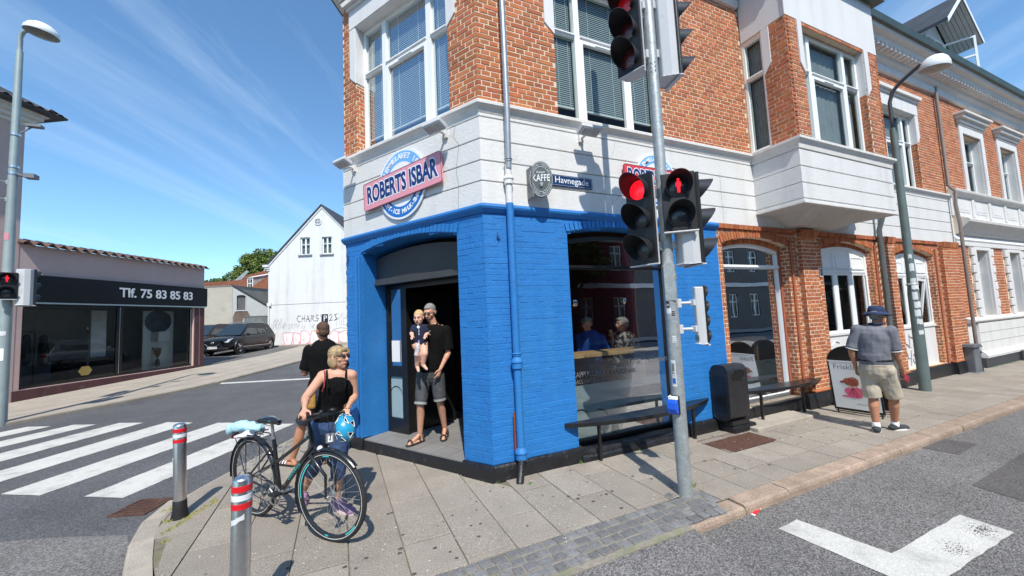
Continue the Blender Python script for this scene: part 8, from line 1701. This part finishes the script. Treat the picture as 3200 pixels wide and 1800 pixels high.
# fork, stem, bars
up0 = (HTt - HTb).normalized(); wax = V((0, 0, 1)).cross(wd).normalized(); cr0 = HTb - up0 * .03
tub([HTt + up0 * .0, HTt + up0 * .05], .016, 'steerer', M_bk, BK)
for s_ in (-1, 1): tub([cr0, cr0 + wax * .045 * s_ - V((0, 0, .02)), FH + wax * .052 * s_ + V((0, 0, .18)), FH + wax * .052 * s_], [.016, .015, .013, .009], 'fork_blade', M_bk, BK)
tub([FH - wax * .06, FH + wax * .06], .006, 'axle', M_alu, BK)
bc = V((-1.63, -.33, 1.035)); tub([HTt + up0 * .04, HTt + up0 * .09, bc], .015, 'stem', M_bk, BK)
Lg, Rg = V((-1.845, -.475, 1.062)), V((-1.478, -.175, .985))
tub([Lg, lerp(Lg, bc, .5) + V((.01, -.02, .005)), bc, lerp(Rg, bc, .5) + V((.02, -.015, .005)), Rg], .011, 'handlebar', M_bk, BK)
for g_ in (Lg, Rg):
    i_ = lerp(g_, bc, .48); tub([g_, i_], [.018, .016], 'grip', M_blk, BK)
    tub([i_ + V((.02, -.02, -.005)), i_ + V((.045, -.06, -.01)), lerp(g_, i_, .3) + V((.03, -.055, -.03))], .006, 'brake_lever', M_blk, BK, 6)
    mb = MB(); mb.box((-.03, -.02, -.022), (.03, .02, .02), Matrix.Translation(i_ + V((.02, -.01, .0)))); mb.build('shifter', M_blk, BK, bevel=.006)
mb = MB(); mb.ell(bc + V((.03, -.02, .03)), (.03, .025, .018)); mb.ell(bc + V((-.06, -.03, .025)), (.022, .022, .02)); mb.build('bell', M_blk, BK, smooth=True)
for k, (a, b) in enumerate(((lerp(Lg, bc, .5), (.10, -.10)), (lerp(Rg, bc, .5), (.05, -.14)), (lerp(Lg, bc, .55), (.13, -.06)), (lerp(Rg, bc, .6), (.02, -.10)))):
    tub([a, a + V((b[0], b[1], .0)), lerp(a, HTb, .6) + V((b[0] * 1.3, b[1], -.03)), HTb + V((.04, -.03, -.02 - .03 * k)), HTb - bd_ * .06 * k + V((0, 0, -.05))], .0028, 'cable', M_blk, BK, 5)
mb = MB(); mb.ell(cr0 + wd * .07 + V((0, 0, .02)), (.028, .03, .028)); mb.build('front_lamp', mat('lamp_white_plastic', (.6, .6, .6), .2, coat=.5), BK, smooth=True)
# mudguards, rack
def guard(T, a0, a1, nm):
    mb = MB(); vs = []; n = 26
    for i in range(n + 1):
        a = a0 + (a1 - a0) * i / n
        for z, r in ((-.026, WR + .006), (-.016, WR + .018), (0, WR + .022), (.016, WR + .018), (.026, WR + .006)): vs.append(T @ V((r * cos(a), r * sin(a), z)))
    mb.add(vs, [(i * 5 + j, (i + 1) * 5 + j, (i + 1) * 5 + j + 1, i * 5 + j + 1) for i in range(n) for j in range(4)]); mb.build(nm, M_bk, BK, smooth=True)
guard(TR_, .15, 3.3, 'rear_mudguard'); guard(TF_, .75, 3.6, 'front_mudguard')
for s_ in (-.06, .06):
    tub([BP(.0, .39, s_), BP(-.17, .785, s_ * 1.1)], .004, 'rack_strut', M_alu if s_ > 0 else M_bk, BK, 6); tub([BP(.0, .39, s_), BP(.03, .785, s_ * 1.1)], .004, 'rack_strut', M_bk, BK, 6)
    tub([BP(.30, .76, s_ * .4), BP(.20, .79, s_), BP(-.22, .79, s_), BP(-.26, .785, s_ * .3)], .006, 'rack_rail', M_bk, BK, 8)
tub([BP(.20, .795, 0), BP(-.24, .795, 0)], .005, 'rack_rail', M_bk, BK, 8)
for u in (.12, -.02, -.16): tub([BP(u, .79, -.06), BP(u, .79, .06)], .004, 'rack_bar', M_bk, BK, 6)
mb = MB(); mb.box((-.03, -.02, -.03), (.03, .02, .03), Matrix.Translation(BP(-.29, .74))); mb.build('rear_light', mat('red_rear_lens', (.4, .01, .01), .2), BK, bevel=.008)
# drivetrain: on the side towards the camera
sg = 1 if bl.dot(CAM - RH) > 0 else -1; cs_ = .055 * sg; AXM = Matrix(((bd_.x, 0, bl.x, 0), (bd_.y, 0, bl.y, 0), (0, 1, 0, 0), (0, 0, 0, 1)))
CT = Matrix.Translation(BBp + bl * cs_) @ AXM
mb = MB(); mb.lathe([(.078, -.002), (.094, -.002), (.094, .002), (.078, .002), (.078, -.002)], 40, CT); chw = mb.build('chainring', M_alu, BK)
for i in range(5): a = 2 * pi * i / 5; tub([CT @ V((.01 * cos(a), .01 * sin(a), 0)), CT @ V((.084 * cos(a), .084 * sin(a), 0))], .006, 'spider_arm', M_alu, chw, 6)
mb = MB(); mb.lathe([(.001, -.04 ), (.016, -.04), (.016, .02), (.001, .02)], 14, CT); mb.build('bottom_bracket', M_alu, BK)
ca = radians(25)
for sc, ss in ((1, cs_ * 1.35), (-1, -cs_ * 1.35)):
    e = BBp + bl * ss + (bd_ * cos(ca) + V((0, 0, sin(ca)))) * .17 * sc; tub([BBp + bl * ss, e], [.013, .010], 'crank', M_alu, BK, 8); mb = MB(); mb.box((-.045, -.035, -.011), (.045, .035, .011), Matrix.Translation(e + bl * ss * .9) @ Matrix.Rotation(atan2(bd_.y, bd_.x), 4, 'Z')); mb.build('pedal', M_blk, BK, bevel=.004)
mb = MB(); mb.lathe([(.020, -.012), (.042, -.010), (.052, .0), (.044, .012), (.020, .014)], 24, Matrix.Translation(RH + bl * cs_ * .8) @ AXM); mb.build('cassette', mat('dull_chain_steel', (.12, .10, .09), .5, metal=.8), BK)
cn = [BBp + bl * cs_ + V((0, 0, .09)), RH + bl * cs_ + V((0, 0, .045)), RH + bl * cs_ - bd_ * .045, RH + bl * cs_ + V((0, 0, -.045)) + bd_ * .02, RH + bl * cs_ + V((0, 0, -.13)) + bd_ * .03, BBp + bl * cs_ - V((0, 0, .09)), BBp + bl * cs_ + bd_ * .09]; tub(cn + [cn[0]], .0045, 'chain', mat('dull_chain_steel', (.12, .10, .09), .5, metal=.8), BK, 6)
tub([RH + bl * cs_ + V((0, 0, -.02)), RH + bl * cs_ + V((0, 0, -.14)) + bd_ * .03], .012, 'derailleur', M_alu, BK, 8)
tub([BP(.03, .34, -.06 * sg), BP(-.08, .05, -.14 * sg)], .007, 'kick_stand', M_alu, BK, 8)
# helmet and clothes carried on the bicycle
HM = thing('bicycle_helmet', 'turquoise blue bicycle helmet with white edged vents hanging from the handlebar', 'helmet')
hb = mat('helmet_blue', (.02, .28, .48), .3, coat=.5, var=.06); hc = V((-1.50, -.36, .90)); HMt = Matrix.Translation(hc) @ Matrix.Rotation(radians(-30), 4, 'Z') @ Matrix.Rotation(radians(62), 4, 'X') @ Matrix.Rotation(radians(20), 4, 'Z')
mb = MB(); mb.lathe([(.001, .095), (.04, .088), (.075, .062), (.098, .02), (.102, -.02), (.092, -.022), (.085, .01), (.06, .05), (.001, .075)], 28, HMt @ Matrix.Diagonal((.88, 1.2, 1, 1))); sh_ = mb.build('shell', hb, HM, smooth='full')
def onshell(a, h, k=1.02): rr = .102 * sqrt(max(0, 1 - (h / .098) ** 2)) ; return HMt @ Matrix.Diagonal((.88, 1.2, 1, 1)) @ V((rr * cos(a) * k, rr * sin(a) * k, h * k))
for j, (a0, h0, h1, w) in enumerate([(a, .02, .062, .24) for a in (0, .9, 1.8, 2.7, 3.6, 4.5, 5.4)] + [(.45, .070, .088, .5), (2.3, .070, .088, .5), (4.2, .070, .088, .5)]):
    Pq = [onshell(a0 - w, h0), onshell(a0 + w, h0), onshell(a0 + .02, h1)]; mb = MB(); mb.add(Pq, [(0, 1, 2)]); mb.build('vent', M_fascia, sh_); mb = MB(); mb.tube([p + (p - hc).normalized() * .001 for p in Pq + [Pq[0]]], .003, 5); mb.build('vent_edge', M_frame, sh_)
tub([hc + V((0, 0, .02)), hc + V((-.04, .04, .12)), lerp(Rg, bc, .4)], .004, 'chin_strap', M_blk, HM, 6)
BG = thing('handlebar_bag', 'small black and white pouch hanging below the handlebar beside the helmet', 'pouch'); mb = MB(); mb.box((-.035, -.02, -.04), (.035, .02, .04), Matrix.Translation((-1.62, -.40, .84))); mb.build('pouch', M_dgrey, BG, bevel=.01); mb = MB(); mb.box((-.018, -.024, -.025), (.018, -.0205, .025), Matrix.Translation((-1.62, -.40, .84))); mb.build('tag', M_frame, BG)
JK = thing('folded_jacket', 'crumpled light blue and white jacket strapped on the bicycle rack', 'jacket')
for nm, m, parts in (('blue_jacket', cloth('light_blue_cloth', (.36, .60, .68), .8, var=.1), [(BP(-.22, .83, .03), (.09, .085, .05)), (BP(-.12, .845, -.02), (.09, .07, .045)), (BP(-.02, .85, .03), (.09, .06, .035)), (BP(.08, .845, 0), (.08, .05, .03)), (BP(-.27, .80, -.05), (.05, .05, .06))]), ('white_cloth', cloth('white_cloth', (.66, .64, .72), .8, var=.05), [(BP(-.08, .80, .06), (.10, .05, .03)), (BP(.05, .81, .05), (.08, .05, .03)), (BP(-.14, .77, .07), (.05, .035, .05)), (BP(-.0, .785, -.06), (.10, .05, .03))])):
    mb = MB(); [mb.ell(c, r) for c, r in parts]; remesh(mb, nm, m, JK, .007, 2, disp=.022)
# ================================================================== parked cars
def car(label, loc, heading, paint, plate=None, s=1., group='cars parked on the slope behind the shop', rails=True):
    t = thing('parked_car', label, 'car', group, loc=loc, rz=heading); t.scale = (s, s, s * 1.05)
    pm = mat(paint[0], paint[1], .35, var=.05, coat=.35, spec=.35); gl = mat('car_glass', (.02, .028, .03), .06, var=.2, coat=.8)
    # stations: x, half width low, half width belt, sill z, belt z
    st = [(-2.22, .70, .74, .42, .86), (-2.10, .82, .84, .30, .98), (-1.6, .89, .90, .24, 1.02), (-.8, .91, .91, .24, 1.0), (0, .91, .91, .24, .98), (.8, .91, .91, .24, .965), (1.25, .90, .90, .24, .955), (1.75, .87, .87, .26, .90), (2.10, .78, .78, .30, .80), (2.24, .62, .62, .36, .70)]
    mb = MB(); vs = []
    for x, wl, wb, z0, z1 in st:
        for a, b in ((0, z0), (wl * .9, z0), (wl, z0 + .10), (wl + .015, (z0 + z1) / 2), (wb, z1 - .07), (wb * .88, z1), (0, z1 + (.04 if abs(x) > .9 else 0))): vs.append((x, a, b))
        for a, b in ((wb * .88, z1), (wb, z1 - .07), (wl + .015, (z0 + z1) / 2), (wl, z0 + .10), (wl * .9, z0)): vs.append((x, -a, b))
    q = 12; mb.add(vs, [(i * q + j, (i + 1) * q + j, (i + 1) * q + (j + 1) % q, i * q + (j + 1) % q) for i in range(len(st) - 1) for j in range(q)] + [tuple(range(q)), tuple((len(st) - 1) * q + j for j in range(q))])
    bo = mb.build('body', pm, t, smooth='full'); su = bo.modifiers.new('s', 'SUBSURF'); su.levels = 1; su.render_levels = 2
    cb = [(-2.0, .72, .98), (-1.55, .66, 1.50), (-1.0, .64, 1.60), (0, .645, 1.63), (.25, .63, 1.60), (1.12, .76, .98)]
    mb = MB(); n_ = len(cb); vs = [(x, w, z) for x, w, z in cb] + [(x, -w, z) for x, w, z in cb] + [(-2.0, .80, .95), (1.12, .82, .93), (-2.0, -.80, .95), (1.12, -.82, .93)]
    mb.add(vs, [(i, i + 1, i + 1 + n_, i + n_) for i in range(n_ - 1)] + [(0, 1, 2, 3, 4, 5, 2 * n_ + 1, 2 * n_)[::1], (n_, n_ + 1, n_ + 2, n_ + 3, n_ + 4, n_ + 5, 2 * n_ + 3, 2 * n_ + 2)]); mb.build('cabin', pm, t, bevel=.03)
    for s_ in (1, -1):
        for pts in ([(.92, 1.02), (.28, 1.50), (-.28, 1.53), (-.32, 1.0)], [(-.38, 1.0), (-.36, 1.53), (-1.0, 1.50), (-1.28, 1.03)], [(-1.34, 1.05), (-1.08, 1.48), (-1.45, 1.42), (-1.62, 1.12)]):
            mb = MB(); mb.add([(x, s_ * (.81 - (z - .98) * .285), z) for x, z in pts], [(0, 1, 2, 3)]); mb.build('side_window', gl, t)
        mb = MB(); mb.ell((.80, s_ * .97, 1.03), (.07, .10, .07)); mb.build('door_mirror', pm, t, smooth=True)
        mb = MB(); mb.box((-1.5, s_ * .90 - .02, .22), (1.5, s_ * .90 + .035, .34)); mb.build('sill_trim', M_blk, t, bevel=.02); mb = MB(); mb.box((-1.2, s_ * .915, .345), (1.1, s_ * .945, .37)); mb.build('chrome_strip', M_alu, t)
        if rails: mb = MB(); mb.tube([(-1.3, s_ * .60, 1.60), (-1.2, s_ * .60, 1.66), (.1, s_ * .60, 1.68), (.25, s_ * .60, 1.62)], .018, 6); mb.build('roof_rail', M_alu, t)
        mb = MB(); mb.prism([(1.98, .72), (2.17, .60), (2.21, .66), (2.02, .80), (1.72, .86)], .55 * s_, .80 * s_, Matrix(((1, 0, 0, 0), (0, 0, 1, 0), (0, 1, 0, 0), (0, 0, 0, 1)))); mb.build('headlight', mat('headlight_glass', (.45, .46, .48), .08, coat=1.), t, bevel=.02)
        mb = MB(); mb.box((-2.235, s_ * .58 - .12, .78), (-2.10, s_ * .58 + .16, .92)); mb.build('tail_light', MATS['red_rear_lens'], t, bevel=.02)
        for x in (1.36, -1.36):
            WT = Matrix.Translation((x, s_ * .80, .345)) @ Matrix.Rotation(pi / 2 * (-s_), 4, 'X'); mb = MB(); mb.lathe([(.20, -.08), (.30, -.09), (.345, -.07), (.345, .08), (.33, .105), (.235, .11), (.225, .09)], 30, WT); w_ = mb.build('wheel', M_tyre, t, smooth=True)
            mb = MB(); mb.lathe([(.001, .085), (.045, .09), (.05, .075)], 16, WT); [mb.prism([(.03, -.022), (.225, -.034), (.225, .034), (.03, .022)], .075, .10, WT @ Matrix.Rotation(2 * pi * k / 5 + .3, 4, 'Z')) for k in range(5)]; mb.lathe([(.215, .06), (.235, .10), (.235, .108), (.21, .09)], 30, WT); mb.build('alloy_rim', M_alu, w_)
            mb = MB(); mb.lathe([(.001, .03), (.215, .03)], 20, WT); mb.build('brake_disc', M_fascia, w_)
            mb = MB(); mb.lathe([(.36, .09), (.42, .13), (.44, .10), (.44, .06)], 28, WT, arc=1.); mb.v = [v for v in mb.v]; mb.build('arch_trim', M_blk, t, smooth=True)
    mb = MB(); mb.add([(1.10, .72, .99), (1.10, -.72, .99), (.27, -.60, 1.585), (.27, .60, 1.585)], [(0, 1, 2, 3)]); mb.v = [(x + .015, y, z + .012) for x, y, z in mb.v]; mb.build('windscreen', gl, t)
    mb = MB(); mb.add([(-2.015, .66, 1.02), (-2.015, -.66, 1.02), (-1.57, -.60, 1.49), (-1.57, .60, 1.49)], [(0, 1, 2, 3)]); mb.v = [(x - .012, y, z + .01) for x, y, z in mb.v]; mb.build('rear_window', gl, t)
    if rails:
        for x in (-.9, -.1): mb = MB(); mb.tube([(x, -.62, 1.72), (x, .62, 1.72)], .02, 6); mb.build('roof_bar', M_alu, t)
    mb = MB(); mb.prism([(-.48, .74), (.48, .74), (.40, .54), (.2, .47), (-.2, .47), (-.40, .54)], 2.20, 2.262, Matrix(((0, 0, 1, 0), (1, 0, 0, 0), (0, 1, 0, 0), (0, 0, 0, 1)))); gr = mb.build('grille', M_fascia, t, bevel=.02)
    mb = MB(); mb.tube([(2.262, -.42, .60), (2.275, -.25, .48), (2.28, 0, .46), (2.275, .25, .48), (2.262, .42, .60)], .014, 6); mb.build('chrome_line', M_alu, gr); mb = MB(); mb.ell((2.27, 0, .64), (.012, .085, .06)); mb.build('badge', M_alu, gr)
    mb = MB(); mb.box((2.0, -.75, .22), (2.27, .75, .40)); mb.build('bumper', M_blk, t, bevel=.05)
    mb = MB(); mb.box((2.272, -.26, .335), (2.285, .26, .445)); pl_ = mb.build('number_plate', M_frame, t)
    if plate: text('plate_lettering', plate, Matrix(((0, 0, 1, 2.287), (1, 0, 0, 0), (0, 1, 0, .39), (0, 0, 0, 1))), M_fascia, pl_, .115, extrude=0)
    return t
hd_ = atan2(-2.39, -1.06)
cp = V((-6.07, 22.93, 0)); side_off = V((.914, -.405, 0)) * -.80
C1 = cp + side_off; car('black SUV with roof bars and alloy wheels parked in front of the graffiti wall', (C1.x, C1.y, zg(C1.y) + .01), hd_, ('black_car_paint', (.003, .004, .008)), 'BX 69 873', s=.97)
C2 = C1 + V((-.914, .405, 0)) * 2.45 + V((.3, .7, 0)); car('dark car half hidden behind the corner of the pink shop', (C2.x, C2.y, zg(C2.y) + .01), hd_, ('dark_grey_car_paint', (.03, .022, .025)), None, s=.95, rails=False)
car('dark car parked by the kerb, glimpsed between the man in black and the blue wall', (.35, 8.6, RZ), radians(61), ('slate_car_paint', (.03, .035, .04)), None, s=.95, rails=False, group='cars parked on the slope behind the shop')
car('pale silver car parked beside the cafe block, seen only as a reflection', (4.4, 15.5, zg(15.5) - .09), radians(61), ('silver_car_paint', (.5, .5, .48)), None, s=.93, rails=False)
ax_ = thing('rear_annex', 'plain pale annex wall continuing the cafe block along the side street', 'building'); mb = MB(); SD.box(mb, 9.05, 24, 0, 5.2, -6, 0); mb.build('wall', M_conc, ax_)
# ================================================================== inside the cafe
cn_ = thing('window_counter', 'pale wooden bar counter behind the window of the blue wall', 'counter'); mb = MB(); mb.box((1.25, .40, 1.185), (2.78, .72, 1.245)); mb.build('worktop', M_wood, cn_, bevel=.004)
for x in (1.4, 2.68): mb = MB(); mb.box((x, .5, .13), (x + .06, .56, 1.185)); mb.build('leg', M_wood, cn_)
cn2 = thing('window_counter', 'short pale wooden counter behind the brick framed shop window', 'counter'); mb = MB(); mb.box((4.20, .38, 1.175), (5.50, .66, 1.24)); mb.build('worktop', M_wood, cn2, bevel=.004); mb = MB(); mb.box((5.3, .45, .13), (5.36, .5, 1.175)); mb.build('leg', M_wood, cn2)
for x, y, z, l in ((1.80, .95, 1.98, 'chrome globe pendant lamp at the left side of the blue wall window'), (2.80, .95, 1.99, 'chrome globe pendant lamp above the guest in the patterned blouse'), (5.60, .95, 1.95, 'chrome globe pendant lamp inside the brick framed window')):
    t = thing('pendant_lamp', l, 'pendant lamp', 'chrome globe pendant lamps in the cafe'); mb = MB(); mb.ell((x, y, z), (.09, .09, .09), n=24, m=16); g_ = mb.build('globe', M_chrome, t, smooth='full'); mb = MB(); mb.tube([(x, y, z + .085), (x, y, 3.0)], .004, 5); mb.build('cord', M_blk, t)
for x in (2.1, 2.72): t = thing('bar_stool', 'dark bar stool under the seated guest ' + ('in the blue shirt' if x < 2.3 else 'in the patterned blouse'), 'stool', 'bar stools at the window counter'); mb = MB(); mb.lathe([(.001, .80), (.17, .80), (.17, .84), (.001, .84)], 20, Matrix.Translation((x, 1.0, 0))); mb.build('seat', M_blk, t); mb = MB(); mb.tube([(x, 1.0, .13), (x, 1.0, .8)], .03, 8); mb.build('leg', M_alu, t)
mb = MB(); mb.box((.5, 3.0, .13), (4, 3.3, 1.15)); tag(mb.build('serving_counter', M_darkred, None), 'dark red serving counter deep inside the cafe', 'counter')
bpy.data.scenes.remove(TMP)
